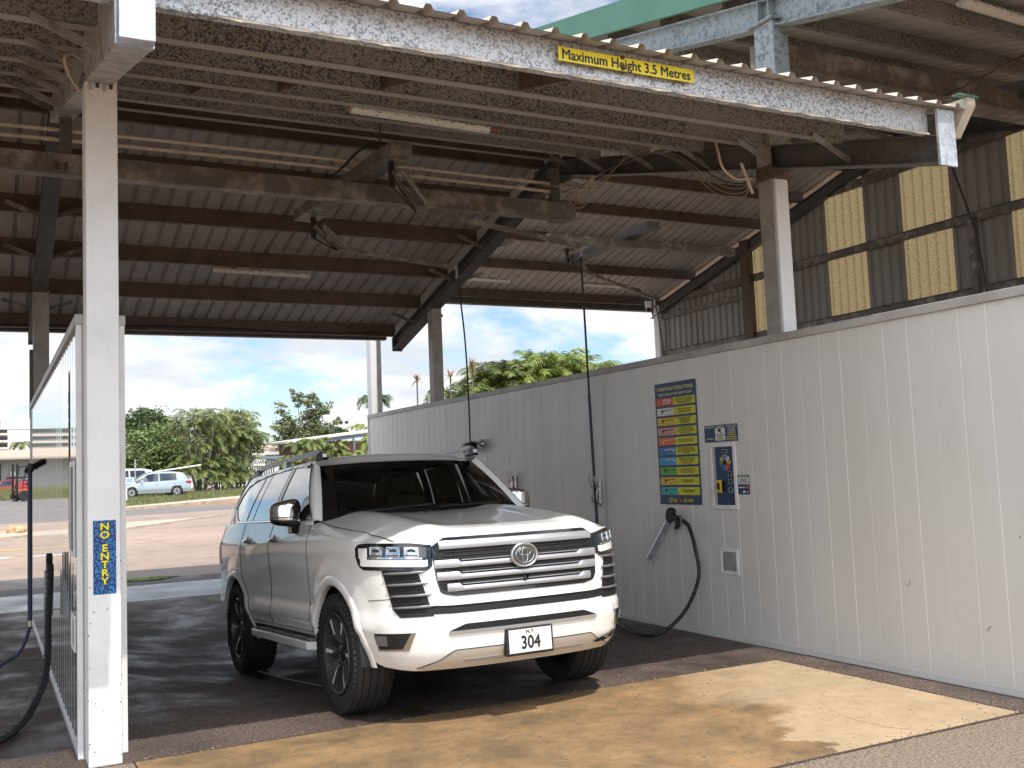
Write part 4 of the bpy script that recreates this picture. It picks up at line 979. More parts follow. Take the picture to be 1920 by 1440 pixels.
# ---- side glass and trims (camera side and far side)
WIN = {  # (bottom polyline z(y), top)
 }
def glass(y0, y1, name, m, off, parent, sd, lean0=0, lean1=0, depth=.006, inz=0):
    mb = MB()
    def fn(u, v):
        y = y0 + (y1 - y0) * u; l0 = lean0 * (1 - u) + lean1 * u
        zb2, zt2 = zb_(y) + inz, zt_(y) - inz; z = zb2 + (zt2 - zb2) * v; yy = y - l0 * (v - .5)
        yy = min(max(yy, y0 if lean0 == 0 else -9), 9)
        zt3 = zt_(yy) - inz; zb3 = zb_(yy) + inz; z = zb3 + (zt3 - zb3) * v
        return G(yy, z, off, sd)
    mb.panel(fn, 24, 12, depth, flip=sd < 0); return mb.build(name, m, parent, smooth=50)
for sd in (-1, 1):
    fd = [o for k, s_, o in door_o if k == 'front_door' and s_ == sd][0]; rd = [o for k, s_, o in door_o if k == 'rear_door' and s_ == sd][0]
    if sd < 0: glass(.645, 3.39, 'window_surround', 'gloss_black', .002, body_o, sd, depth=.004)
    glass(.70, 1.60, 'side_window', 'tinted_glass' if sd < 0 else 'side_glass', .006, fd, sd, 0, .10, inz=.012)
    glass(1.76, 2.36, 'side_window', 'tinted_glass' if sd < 0 else 'side_glass', .006, rd, sd, .10, .16, inz=.012)
    glass(2.39, 2.55, 'quarter_light', 'tinted_glass', .006, rd, sd, .16, .17, inz=.012)
    glass(2.62, 3.345, 'rear_quarter_window', 'tinted_glass' if sd < 0 else 'side_glass', .006, body_o, sd, .18, 0, inz=.014)
    glass(1.655, 1.735, 'door_pillar', 'dark_chrome', .007, body_o, sd, .10, .10, inz=.002)
    # chrome outline
    ys = list(np.linspace(.65, 3.385, 60)); loop = [G(y, zb_(y) - .004, .006, sd) for y in ys] + [G(y, zt_(y) + .006, .006, sd) for y in ys[::-1]]
    loop.append(loop[0])
    MB().tube(loop, .0085, 6, cap=False).build('window_trim', 'chrome', body_o, smooth=60)
    # handles
    for yy, dob in ((1.50, fd), (2.36, rd)):
        cup = MB(); cup.lathe([(0, .052), (-sd * .004, .05), (-sd * .004, .0001)], 20, side_skin(yy, 1.165, .004, sd), 'x'); cup.build('handle_cup', 'dark_chrome', dob, smooth=40)
        hd = MB(); hd.tube([side_skin(yy - .10, 1.172, .008, sd), side_skin(yy - .085, 1.174, .032, sd), side_skin(yy, 1.176, .040, sd), side_skin(yy + .085, 1.174, .032, sd), side_skin(yy + .10, 1.172, .008, sd)], [.011, .014, .015, .014, .011], 10)
        hd.build('handle', 'chrome', dob, smooth=60)
    # running board
    rb = MB(); x0, x1 = sd * .84, sd * 1.0
    pl = [(.50, .03), (.62, 0), (2.2, 0), (2.34, .03)]
    rb.prism([(.50, .90), (.60, .995), (2.22, .995), (2.36, .90), (2.36, .82), (.50, .82)], lambda a, b, d: (sd * b, a, d), .375, .435)
    rbo = rb.build('side_step', 'pearl', car, bevel=.008)
    st = MB(); st.prism([(.56, .895), (.63, .965), (2.19, .965), (2.28, .895), (2.28, .84), (.56, .84)], lambda a, b, d: (sd * b, a, d), .436, .441)
    st.build('step_pad', 'matt_black', rbo)
    rib = MB()
    for k in range(5): rib.box(sd * (.855 + k * .023), sd * (.866 + k * .023), .60, 2.22, .441, .447)
    rib.build('step_rib', 'galv_grey', rbo)
    # roof rail
    rl = MB(); zr_ = lambda y: ZR - .018 * ((y - 2.1) / 1.6) ** 2
    xr = lambda y: sd * (abs(G(y, ZR)[0]) - .045)
    ys = np.linspace(1.02, 3.2, 40); top = []
    hh = lambda y: .045 * smooth((y - 1.0) / .12) * smooth((3.24 - y) / .30) + .012
    vs, fs = [], []
    for y in ys:
        z = zr_(y) + .028; x = xr(y); h = hh(y); vs += [(x - .018, y, z + h - .030), (x + .018, y, z + h - .030), (x + .016, y, z + h + .006), (x - .016, y, z + h + .006)]
    for i in range(len(ys) - 1):
        for k in range(4): fs.append((4 * i + k, 4 * i + (k + 1) % 4, 4 * i + 4 + (k + 1) % 4, 4 * i + 4 + k))
    fs += [(0, 1, 2, 3), tuple(4 * (len(ys) - 1) + k for k in (3, 2, 1, 0))]
    rl.add(vs, fs); rlo = rl.build('roof_rail', 'satin_silver', car, smooth=40)
    ft = MB()
    for y0_, y1_ in ((1.0, 1.16), (2.05, 2.14), (3.06, 3.22)):
        z = zr_(y0_); ft.prism([(y0_, z), (y0_ + (.06 if y0_ < 1.5 else 0), z + .070), (y1_, z + .060 if y1_ < 3.1 else z + .03), (y1_ + .03, z)], lambda a, b, d: (xr(1.5) + d, a, b), -.021, .021)
        ft.build('rail_foot', 'gloss_black', rlo); ft = MB()
    # mirror
    mi = thing_child('door_mirror', car)
    def se(cx, cy, cz, rx, ry, rz, e1, e2, zmin=-1, zmax=1):
        b = MB()
        def fn(u, v):
            th = -math.pi + 2 * math.pi * u; ph = math.asin(zmin) + (math.asin(zmax) - math.asin(zmin)) * v
            c_ = lambda t, e: math.copysign(abs(math.cos(t)) ** e, math.cos(t)); s_ = lambda t, e: math.copysign(abs(math.sin(t)) ** e, math.sin(t))
            x_ = c_(ph, e1) * c_(th, e2); y_ = c_(ph, e1) * s_(th, e2); z_ = s_(ph, e1)
            taper = 1 + .16 * x_ * (-sd)     # deeper at the outer... slimmer inner end
            return (cx + rx * x_, cy + ry * y_ + .03 * abs(x_), cz + rz * z_ * (1 - .18 * x_ * sd) + .0)
        b.grid(fn, 36, 18); return b
    se(sd * 1.01, .95, 1.375, .120, .075, .100, .55, .75, -.35, .9999).build('mirror_cap', 'chrome', mi, smooth=60)
    se(sd * 1.01, .953, 1.372, .118, .073, .099, .5, .75, -.9999, -.33).build('mirror_base', 'gloss_black', mi, smooth=60)
    se(sd * 1.01, .95, 1.342, .1215, .0765, .006, .5, .75).build('mirror_strip', 'dark_chrome', mi, smooth=60)
    MB().prism([(.87, 1.215), (.97, 1.215), (1.005, 1.29), (.91, 1.29)], lambda a, b, d: (d, a, b), sd * .99, sd * .87).add([], []).build('mirror_arm', 'gloss_black', mi)
    MB().beam((sd * .87, .95, 1.215), (sd * .98, .95, 1.305), .07, .05).build('mirror_stalk', 'gloss_black', mi)
    # antenna style wing badge strip: side moulding
# ---- windscreen and interior
MB().grid(lambda u, v: wsf(.07 + .86 * u, .10 + .80 * v, .003), 30, 20).build('windscreen', 'windscreen_glass', car, smooth=60)
fr_ = MB()
def ring(u0, u1, v0, v1): fr_.grid(lambda u, v: wsf(u0 + (u1 - u0) * u, v0 + (v1 - v0) * v, .002), 24, 6)
ring(0, 1, 0, .105); ring(0, 1, .895, 1); ring(0, .078, .10, .90); ring(.922, 1, .10, .90)
fr_.build('screen_frit', 'gloss_black', car, smooth=60)
wp = MB()
for x0, x1, z1 in ((-.62, .02, 0), (.08, .60, 0)):
    wp.tube([wsf(.5 + x0 / 1.6, .03, .018), wsf(.5 + x1 / 1.6, .075, .022)], .008, 6)
wp.build('wiper', 'matt_black', car)
MB().box(-.78, .78, .50, 1.05, 1.10, 1.262).build('dashboard', 'dash', car, bevel=.03)
MB().box(-.15, .22, .86, .90, 1.26, 1.345).build('dash_screen', 'dash', car, bevel=.006)
MB().add([(-.63, .66, 1.268), (-.33, .60, 1.270), (-.31, .78, 1.300), (-.60, .82, 1.300)], [(0, 1, 2, 3)]).build('dash_paper', 'paper', car)
def seat(cx):
    t = thing_child('seat', car)
    MB().box(cx - .25, cx + .25, 1.35, 1.85, .80, .98).build('cushion', 'seat_cloth', t, bevel=.05)
    MB().add([(cx - .24, 1.80, .95), (cx + .24, 1.80, .95), (cx + .20, 1.98, 1.50), (cx - .20, 1.98, 1.50), (cx - .24, 1.95, .95), (cx + .24, 1.95, .95), (cx + .20, 2.08, 1.50), (cx - .20, 2.08, 1.50)],
             [(0, 1, 2, 3), (7, 6, 5, 4), (0, 4, 5, 1), (1, 5, 6, 2), (2, 6, 7, 3), (3, 7, 4, 0)]).build('backrest', 'seat_cloth', t, bevel=.03)
    MB().box(cx - .13, cx + .13, 1.98, 2.07, 1.53, 1.70).build('headrest', 'seat_cloth', t, bevel=.035)
seat(-.38); seat(.38)
MB().box(-.6, .6, 2.9, 3.0, .9, 1.45).build('rear_seat', 'seat_cloth', car, bevel=.04)
sw = MB(); sw.tube([(-.38 + .18 * math.cos(t), 1.18 + .05 * math.sin(t), 1.19 + .17 * math.sin(t)) for t in np.linspace(0, 2 * math.pi, 28)], .014, 8, cap=False)
sw.beam((-.54, 1.18, 1.19), (-.22, 1.18, 1.19), .03, .05); sw.build('steering_wheel', 'matt_black', car, smooth=50)
MB().grid(lambda u, v: ((u - .5) * 1.2, 1.2 + 2.1 * v, 1.755), 2, 2).build('headlining', 'headliner', car)
for sd in (-1, 1):
    MB().grid(lambda u, v: tuple(Vector(wsf(.055 if sd < 0 else .945, .1 + .8 * v, -.02)) + Vector((0, .05 + .10 * u, 0))), 2, 6).build('pillar_trim', 'headliner', car)
MB().tube([(.66, .82, 1.42), (.63, .84, 1.44), (.59, .95, 1.56), (.585, 1.0, 1.60), (.60, 1.05, 1.62)], .014, 8).build('grab_handle', 'headliner', car, smooth=60)
for sd in (-1, 1): MB().box(sd * .80, sd * .82, .75, 2.6, .8, 1.30).build('door_trim', 'headliner', car, bevel=.008)
MB().box(-.10, .12, 1.16, 1.19, 1.63, 1.70).build('interior_mirror', 'matt_black', car, bevel=.01)
# ---- front end
def FX(x, z, off=0.0):      # point on the front skin at lateral x
    sd = -1 if x < 0 else 1; s = s_of_x(abs(x)); return skin(s, z, off, sd)
def fpanel(x0, x1, lo, hi, name, m, off, parent=car, nu=30, nv=6, depth=.03, smooth_=50):
    mb = MB(); mb.panel(lambda u, v: FX(x0 + (x1 - x0) * u, lo(x0 + (x1 - x0) * u) + (hi(x0 + (x1 - x0) * u) - lo(x0 + (x1 - x0) * u)) * v, off), nu, nv, depth)
    return mb.build(name, m, parent, smooth=smooth_)
ip = lambda X, Y: (lambda x: float(np.interp(x, X, Y)))
_GX = [-.615, -.60, -.53, -.44, .44, .53, .60, .615]
ghi = ip([-.615, -.53, .53, .615], [1.075, 1.128, 1.128, 1.075]); glo = ip([-.615, -.603, -.580, -.545, -.47, .47, .545, .580, .603, .615], [1.06, .94, .80, .778, .764, .764, .778, .80, .94, 1.06])
gr = thing_child('grille', car)
fpanel(-.612, .604, glo, ghi, 'grille_surround', 'gloss_black', .006, gr, 60, 8)
lo2 = lambda x: glo(x) + .022; hi2 = lambda x: ghi(x) - .020
fpanel(-.588, .588, lo2, hi2, 'grille_mesh', 'mesh_black', .0075, gr, 50, 6, .005)
def bar(z0, z1, off, name, m, xm=None, taper=1):
    # clip the bar to the surround outline
    def xlim(z):
        for x in np.linspace(.60, .3, 200):
            if lo2(x) - .004 <= z <= hi2(x) + .004: return x
        return .3
    X_ = min(xlim(z0), xlim(z1)) if xm is None else xm
    mb = MB()
    def fn(u, v):
        x = -X_ + 2 * X_ * u; e = smooth((abs(x) - .425) / .03) * taper; g_ = smooth((abs(x) - .47) / (X_ - .46)) * taper
        za, zb2 = z0, z1 + e * (.019 if z1 - z0 < .044 else 0)
        return FX(x, za + (zb2 - za) * v, off + e * .004 - g_ * .016 + .006 * math.sin(math.pi * v))
    mb.panel(fn, 120, 4, .022); return mb.build(name, m, gr, smooth=30)
bar(1.056, 1.106, .022, 'grille_bar', 'satin_silver', .565, 0)
for zc in (.957, .882, .810):
    bar(zc - .017, zc + .013, .022, 'grille_bar', 'satin_silver', None)
    bar(zc + .022, zc + .029, .020, 'grille_strip', 'satin_silver', .428, 0)
lt = MB()
for k in range(9):
    x = -.48 + k * .12; lt.tube([FX(x, .79, .011), FX(x, 1.05, .011)], .003, 4)
for z in (.842, .92, 1.01, 1.035): lt.tube([FX(x, z, .011) for x in np.linspace(-.54, .54, 20)], .003, 4)
lt.build('grille_lattice', 'matt_black', gr)
# emblem: ring, dark disc, three interlocking ovals
E0 = Vector(FX(0, .983, .045)); em = thing_child('emblem', gr)
ell = lambda cx, cz, a, b, o=0.0, n=40: [(cx + a * math.cos(t), E0.y - o, cz + b * math.sin(t)) for t in np.linspace(0, 2 * math.pi, n)]
MB().prism([(.092 * math.cos(t), .072 * math.sin(t)) for t in np.linspace(0, 2 * math.pi, 48)[:-1]], lambda a, b, d: (a, E0.y - d, E0.z + b), -.06, .0).build('emblem_base', 'stainless', em, smooth=40)
MB().prism([(.082 * math.cos(t), .063 * math.sin(t)) for t in np.linspace(0, 2 * math.pi, 48)[:-1]], lambda a, b, d: (a, E0.y - d, E0.z + b), -.02, .002).build('emblem_disc', 'gloss_black', em, smooth=40)
eb_ = MB(); eb_.tube(ell(0, E0.z, .092, .072, -.002), .008, 8, cap=False); eb_.build('emblem_ring', 'stainless', em, smooth=60)
eb_ = MB(); eb_.tube(ell(0, E0.z, .066, .050, .004), .0034, 6, cap=False); eb_.tube(ell(0, E0.z, .020, .048, .005), .003, 6, cap=False); eb_.tube(ell(0, E0.z + .019, .043, .021, .005), .003, 6, cap=False)
eb_.build('emblem_ovals', 'chrome', em, smooth=60)
MB().lathe([(-.02, .016), (0, .014), (0, .0001)], 14, FX(0, .845, .022), 'y').build('camera_eye', 'gloss_black', gr)
# lower black band and side vents
fpanel(-.76, .76, ip([-.76, -.5, .5, .76], [.672, .660, .660, .672]), ip([-.76, -.5, .5, .76], [.724, .706, .706, .724]), 'lower_grille_band', 'mesh_black', .006, car, 50, 3)
MB().tube([FX(x, .707 + .012 * smooth((abs(x) - .5) / .2), .010) for x in np.linspace(-.66, .66, 40)], .004, 6).build('band_trim', 'gloss_black', car)
for sd in (-1, 1):
    v_ = thing_child('side_vent', car)
    mb = MB()
    def vf(u, v, sd=sd, o=.008):
        z = .655 + .315 * v; xo = np.interp(z, [.655, .70, .97], [.80, .835, .885]); xi = np.interp(z, [.655, .72, .97], [.62, .64, .715]); x = xi + (xo - xi) * u
        return skin(s_of_x(x), z, o, sd)
    mb.panel(vf, 10, 12, .02, flip=sd < 0); mb.build('vent_recess', 'mesh_black', v_, smooth=50)
    fb = MB()
    for z in (.70, .745, .79, .84, .905):
        fb.tube([skin(s_of_x(x), z - .01, .012, sd) for x in np.linspace(.66 + (z - .7) * .2, .82 + (z - .7) * .2, 6)], .0035, 5)
    fb.build('vent_slat', 'matt_black', v_)
    fn_ = MB()
    for z in (.715, .785, .855, .925):
        xa = float(np.interp(z, [.655, .72, .97], [.60, .615, .68])); xb = float(np.interp(z, [.655, .70, .97], [.79, .825, .875]))
        pts = [skin(s_of_x(x), z + .006 * (x - xa), .024 if x > xa + .04 else .012, sd) for x in np.linspace(xa - .01, xb, 10)]
        fn_.tube(pts, [.002] + [.0085] * 8 + [.003], 6)
    fn_.build('vent_fin', 'fin_grey', v_, smooth=60)
    # headlight: black housing, chrome reflector with three lamps, white daytime strip
    h = thing_child('headlight', car)
    hs0, hs1 = s_of_x(.617), s_of_y(-.44)
    def hf(u, v, o=.010, a=0.0, b=1.0, c=0.0, d=1.0, sd=sd):
        t = a + (b - a) * u; s = hs0 + (hs1 - hs0) * t
        hi = float(np.interp(t, [0, .25, .85, .95, 1], [1.088, 1.108, 1.122, 1.118, 1.095])); lo = float(np.interp(t, [0, .06, .88, .96, 1], [.958, .932, .955, .985, 1.04]))
        return skin(s, lo + (hi - lo) * (c + (d - c) * v), o, sd)
    mb = MB(); mb.panel(lambda u, v: hf(u, v), 40, 8, .03, flip=sd < 0); mb.build('lamp_housing', 'gloss_black', h, smooth=50)
    mb = MB(); mb.panel(lambda u, v: hf(u, v, .0125, .05, .86, .48, .88), 30, 4, .003, flip=sd < 0); mb.build('lamp_reflector', 'dark_chrome', h, smooth=50)
    dr = MB(); dr.panel(lambda u, v: hf(u, v, .017, .045, .90, .14, .40), 30, 3, .006, flip=sd < 0); dr.panel(lambda u, v: hf(u, v, .017, .80, .925, .395, .82), 6, 3, .006, flip=sd < 0)
    dr.build('daytime_strip', 'c_white', h, smooth=50)
    ch = MB(); ch.panel(lambda u, v: hf(u, v, .016, .10, .80, .43, .485), 30, 2, .004, flip=sd < 0); ch.build('chrome_strip', 'chrome', h, smooth=50)
    for (a, b) in ((.14, .30), (.36, .52), (.58, .74)):
        mb = MB(); mb.panel(lambda u, v: hf(u, v, .020, a, b, .58, .86), 4, 3, .012, flip=sd < 0); mb.build('lamp_unit', 'lamp_unit', h)
        mb = MB(); c_ = Vector(hf(.5, .5, .0205, a, b, .58, .86)); e1 = (Vector(hf(1, .5, .0205, a, b, .58, .86)) - Vector(hf(0, .5, .0205, a, b, .58, .86))) * .30; e2 = Vector((0, 0, .012))
        mb.add([c_ + e1 * math.cos(q) + e2 * math.sin(q) for q in np.linspace(0, 2 * math.pi, 17)[:-1]], [tuple(range(16))]); mb.build('lamp_lens', 'window_dark', h)
        mb = MB(); mb.tube([hf(u, v, .022, a, b, .52, .86) for u, v in ((0, 0), (1, 0), (1, 1), (0, 1), (0, 0))], .0032, 5); mb.build('lamp_frame', 'chrome', h)
    # fog lamp
    fg = thing_child('fog_lamp', car)
    def ff(u, v, o=.006, k=0.0, sd=sd):
        z = .452 + k * .012 + (.110 - .024 * k) * v; xo = .935 - (1 - v) * .02 - k * .016; xi = .725 + (1 - v) * .045 + k * .030; x = xi + (xo - xi) * u
        return skin(s_of_x(x), z, o, sd)
    mb = MB(); mb.panel(lambda u, v: ff(u, v), 12, 6, .012, flip=sd < 0); mb.build('fog_bezel', 'stainless', fg, smooth=40)
    mb = MB(); mb.panel(lambda u, v: ff(u, .0 + v * 1.12, .0095, 1), 12, 6, .003, flip=sd < 0); mb.build('fog_recess', 'matt_black', fg, smooth=40)
    mb = MB(); c_ = Vector(ff(.80, .58, .012)); mb.panel(lambda u, v: tuple(Vector(ff(.66 + .22 * u, .30 + .55 * v, .016))), 4, 4, .01, flip=sd < 0); mb.build('fog_lens', 'lamp_unit', fg, smooth=40)
    # washer cover, sensor, tiny details
    dt = MB(); dt.tube([skin(s_of_x(.845) + a, z, .0008, sd) for a, z in ((0, .915), (.065, .915), (.07, .92), (.07, .945), (.065, .95), (0, .95), (-.005, .945), (-.005, .92), (0, .915))], .0016, 4)
    dt.tube([skin(s_of_x(.82) + .009 * math.cos(t), .835 + .009 * math.sin(t), .0008, sd) for t in np.linspace(0, 6.283, 14)], .0014, 4); dt.build('washer_cover', 'galv_grey', car)
# lower air slot, chrome strip, skid panel
fpanel(-.53, .53, ip([-.53, -.40, .40, .53], [.553, .545, .545, .553]), ip([-.53, -.43, .43, .53], [.556, .592, .592, .556]), 'air_slot', 'mesh_black', .003, car, 40, 3, .012)
fpanel(-.535, .535, ip([-.535, .535], [.534, .534]), ip([-.535, .535], [.552, .552]), 'slot_strip', 'satin_silver', .010, car, 40, 2, .012)
fpanel(-.74, .74, ip([-.74, .74], [.318, .318]), ip([-.74, -.60, -.50, .50, .60, .74], [.33, .375, .432, .432, .375, .33]), 'skid_panel', 'pearl_lower', .004, car, 60, 6, .012)
fpanel(-.44, .44, ip([-.5, .5], [.352, .352]), ip([-.5, .5], [.372, .372]), 'skid_recess', 'satin_silver', .006, car, 30, 2, .004)
MB().tube([FX(x, float(np.interp(x, [-.75, -.60, -.50, .50, .60, .75], [.335, .378, .436, .436, .378, .335])), .003) for x in np.linspace(-.75, .75, 60)], .003, 5).build('skid_seam', 'matt_black', car)
# damage on the bumper corner
dm = MB(); dpts = [(.53, .372), (.60, .392), (.68, .405), (.73, .425), (.775, .422), (.78, .40), (.74, .378), (.66, .366), (.58, .362)]
dm.add([FX(x, z, .0105) for x, z in dpts], [tuple(range(len(dpts)))]); dm.build('bumper_tear', 'mesh_black', car)
rr = random.Random(3); dg_ = MB()
for _ in range(9):
    x = rr.uniform(.62, .77); z = rr.uniform(.378, .412); dg_.tube([FX(x, z, .012), FX(x + rr.uniform(.01, .03), z + rr.uniform(-.008, .012), .018)], .003, 4)
dg_.build('torn_bracket', 'chrome', car)
MB().tube([FX(.74, .66, .004), FX(.72, .60, .0045), FX(.735, .54, .004), (FX(.73, .48, .004))], .004, 5).build('bumper_crease', 'pearl_lower', car)
# number plate
npl = thing_child('number_plate', car)
PY = FX(0, .45, 0)[1] - .030
MB().box(-.172, .168, PY - .004, PY + .05, .360, .530).build('plate_frame', 'matt_black', npl, bevel=.008)
MB().box(-.156, .152, PY - .008, PY - .004, .376, .520).build('plate_face', 'c_white', npl, bevel=.003)
PT = lambda a, b, d: (a - .002, PY - .009 - d, .448 + b)
text('plate_number', '304', .112, lambda a, b, d: PT(a, b - .014, d), 'ink_black', npl, bold=.0034, xs=.85, thick=.0006)
text('plate_state', 'N.T.', .028, lambda a, b, d: PT(a, b + .054, d), 'ink_black', npl, bold=.0010, xs=1.25, thick=.0006)
pb_ = MB()
for x in (-.12, .10): pb_.lathe([(-.004, .004), (-.004, .0001)], 8, (x, PY - .008, .515), 'y')
pb_.build('plate_screw', 'galv_grey', npl)
# tail lamps
for sd in (-1, 1):
    mb = MB(); mb.panel(lambda u, v: side_skin(3.50 + .20 * u, .98 + .20 * v, .006, sd), 6, 4, .01, flip=sd < 0); mb.build('tail_lamp', 'tail_red', car)
# place it
car.location = (3.061, 6.74, -.004)
car.rotation_euler = (R(-3.2), 0, R(.8))
# ------------------------------------------------------------------ fixtures on and around the bay
def wallT(x, yc, zc, off=0.0):          # writing on a wall facing -X
    return lambda a, b, d: (x - off - d, yc - a, zc + b)
def frontT(y, xc, zc, off=0.0):         # writing on a face towards -Y
    return lambda a, b, d: (xc + a, y - off - d, zc + b)
def wrect(x, y0, y1, z0, z1, t=.0015): return MB().box(x - t, x, y0, y1, z0, z1)

# height sign on the fascia
t = thing('height_sign', 'yellow strip sign reading Maximum Height 3.5 Metres on the front roof beam', 'sign', (3.33, 4.77, 3.92))
zf = lambda x: S(4.8) - .105 + .01
MB().box(2.855, 3.80, 4.762, 4.765, S(4.8) - .105 - .035, S(4.8) - .105 + .047).build('sign_face', 'sign_yellow', t)
text('lettering', 'Maximum Height 3.5 Metres', .082, frontT(4.7615, 3.325, S(4.8) - .102), 'ink_black', t, bold=.0024, xs=.95)
for z in (-.02, .045): MB().lathe([(0, .013), (-.010, .013), (-.014, .008), (-.014, .0001)], 6, (3.285, 4.762, S(4.8) - .105 + z), 'y').build('bolt', 'rust', t)

# no entry sign on the column
t = thing('no_entry_sign', 'vertical blue droplet sign with yellow letters NO ENTRY on the front column', 'sign', (.605, 6.32, 1.17))
MB().box(.545, .668, 6.3275, 6.3292, .962, 1.382).build('sign_face', 'sign_droplets', t)
zs = [1.352, 1.306, 1.240, 1.194, 1.148, 1.102, 1.056, 1.010]; 
for ch, z in zip('NOENTRY', [1.345, 1.297, 1.222, 1.175, 1.128, 1.081, 1.034]):
    for o_, m_, b_ in ((.0, 'ink_black', .0062), (.0006, 'yellow_ink', .0026)):
        text('letter' if o_ else 'letter_outline', ch, .056, frontT(6.3272 - o_, .607, z), m_, t, bold=b_, xs=1.15)

# instruction boards (right wall and, mirrored in place, left wall)
ROWS = [('c_red', 'STOP'), ('c_white', 'gun'), ('c_gold', 'gun'), ('c_pink', 'gun'), ('c_orange', 'wand'), ('c_blue', 'brush'), ('c_lightblue', 'brush'), ('c_green', 'gun'), ('c_gold', 'gun'), ('c_teal', 'gun')]
DESC = [['TO STOP THE TIMER PRESS THE', 'STOP BUTTON AND THE MACHINE', 'WILL HOLD YOUR REMAINING', 'TIME FOR THREE MINUTES'], ['WET THE VEHICLE WITH WATER', 'TO REMOVE LOOSE DIRT', 'BEFORE USING THE BRUSH'],
        ['USE HIGH PRESSURE SOAP TO REMOVE', 'THE REMAINING DIRT AND MUD', 'WORK FROM THE BOTTOM UP', 'KEEP THE GUN MOVING', 'RINSE BEFORE IT DRIES'], ['USE THE RINSE TO REMOVE', 'ALL SOAP FROM THE VEHICLE', 'START AT THE ROOF AND WORK', 'YOUR WAY DOWN'],
        ['APPLY TO WHEELS AND TYRES', 'AND RINSE WELL AFTER USE'], ['USE THE FOAM BRUSH GENTLY', 'TO WASH THE VEHICLE FROM THE', 'ROOF DOWN, RINSE THE BRUSH', 'BEFORE USE'], ['RINSE THE FOAM BRUSH FIRST', 'THEN WORK OVER THE PAINT', 'DO NOT USE ON WHEELS', 'OR MUDDY PANELS'],
        ['WAX PROTECTS THE PAINT', 'APPLY OVER THE WHOLE VEHICLE', 'AND LEAVE TO DRY'], ['HIGH PRESSURE RINSE', 'FOR A CLEAN FINISH'], ['SPOT FREE RINSE LEAVES', 'NO WATER MARKS']]
def board(xf, yc, zc, face, label, full):
    t = thing('instruction_board', label, 'sign', (xf, yc, zc))
    q = -face     # +1: reader looks along +X
    T0 = lambda off: (lambda a, b, d: (xf + face * (off + d), yc + face * a, zc + b))
    W_, H_ = .65, 1.17
    def rect(a0, a1, b0, b1, o0, o1, name, m, par=t):
        T = T0(0); p, r = T(a0, b0, o0), T(a1, b1, o1)
        return MB().box(min(p[0], r[0]), max(p[0], r[0]), min(p[1], r[1]), max(p[1], r[1]), b0 + zc, b1 + zc).build(name, m, par)
    rect(-W_ / 2, W_ / 2, -H_ / 2, H_ / 2, 0, .003, 'board', 'navy' if full else 'navy_gloss')
    if full:
        text('heading', 'OPERATING INSTRUCTIONS', .048, (lambda T: lambda a, b, d: T(a, b + .525, d))(T0(.0032)), 'pale_yellow_ink', t, bold=.0006, xs=.93)
        text('heading', 'INSERT COINS OR TAP CARD TO START', .032, (lambda T: lambda a, b, d: T(a, b + .472, d))(T0(.0032)), 'pale_yellow_ink', t, bold=.0008, xs=.92)
    for i, (c_, kind) in enumerate(ROWS):
        b1 = .438 - i * .0955; b0 = b1 - .073
        rw = rect(-.302, -.038, b0, b1, .003, .0042, 'row_picture', c_ if full else 'lime_gloss')
        rect(-.034, .305, b0, b1, .003, .0042, 'row_text_panel', 'sign_lime' if full else 'lime_gloss')
        if not full: continue
        P = T0(.0045)
        if kind == 'STOP':
            text('stop_word', 'STOP', .062, lambda a, b, d, b0=b0: P(a - .135, b + b0 + .037, d), 'c_white', t, bold=.0025, xs=.9)
        else:
            ic = MB(); col_ = 'ink_black' if kind == 'gun' else 'c_white'; zc_ = b0 + .046
            ic.tube([P(-.19, zc_, 0), P(-.055, zc_ + .008, 0)], .0028, 4)
            if kind == 'gun': ic.prism([(-.225, zc_ + .012), (-.19, zc_ + .008), (-.195, zc_ - .006), (-.215, zc_ - .010), (-.215, zc_ - .030), (-.225, zc_ - .030), (-.232, zc_ - .004)], lambda a, b, d: P(a, b, d), 0, .001)
            elif kind == 'wand': ic.tube([P(-.215, zc_ - .03, 0), P(-.225, zc_ - .01, 0), P(-.19, zc_, 0)], .006, 5)
            else: ic.tube([P(-.20, zc_ + .004, 0), P(-.09, zc_ + .008, 0), P(-.06, zc_ - .003, 0), P(-.062, zc_ - .02, 0)], .005, 5)
            ic.build('row_icon', col_, t)
            if kind == 'gun': text('row_caption', 'HIGH PRESSURE', .011, lambda a, b, d, b0=b0: P(a - .13, b + b0 + .013, d), 'ink_black', t)
        ls = DESC[i]; n = len(ls); st = .066 / max(n, 4)
        text('row_text', '\n'.join(ls), st * .95, lambda a, b, d, b0=b0: P(a + .137, b + b0 + .0365, d), 'ink_black', t, bold=.0003, xs=1.12 if n < 5 else .98)
    if full:
        P = T0(.0045)
        text('maker_name', 'EZYAS', .055, lambda a, b, d: P(a * 1 - .115 + b * .18, b - .548, d), 'c_gold', t, bold=.0022, xs=.85)
        text('maker_name', 'CAR WASH', .044, lambda a, b, d: P(a * 1 + .125 + b * .18, b - .548, d), 'c_gold', t, bold=.0018, xs=.72)
        mb = MB(); mb.prism([(.028 * (1 if k % 2 else .5) * math.cos(k * .628), .024 * (1 if k % 2 else .5) * math.sin(k * .628) - .548) for k in range(10)], lambda a, b, d: P(a, b, d), 0, .001); mb.build('splash_mark', 'c_red', t)
    return t
board(5.858, 7.895, 1.767, -1, 'tall blue operating instructions board with ten coloured rows on the long grey wall', True)
board(.486, 7.635, 1.767, -1, 'instruction board seen edge on along the glossy left wall beside the front column', False)

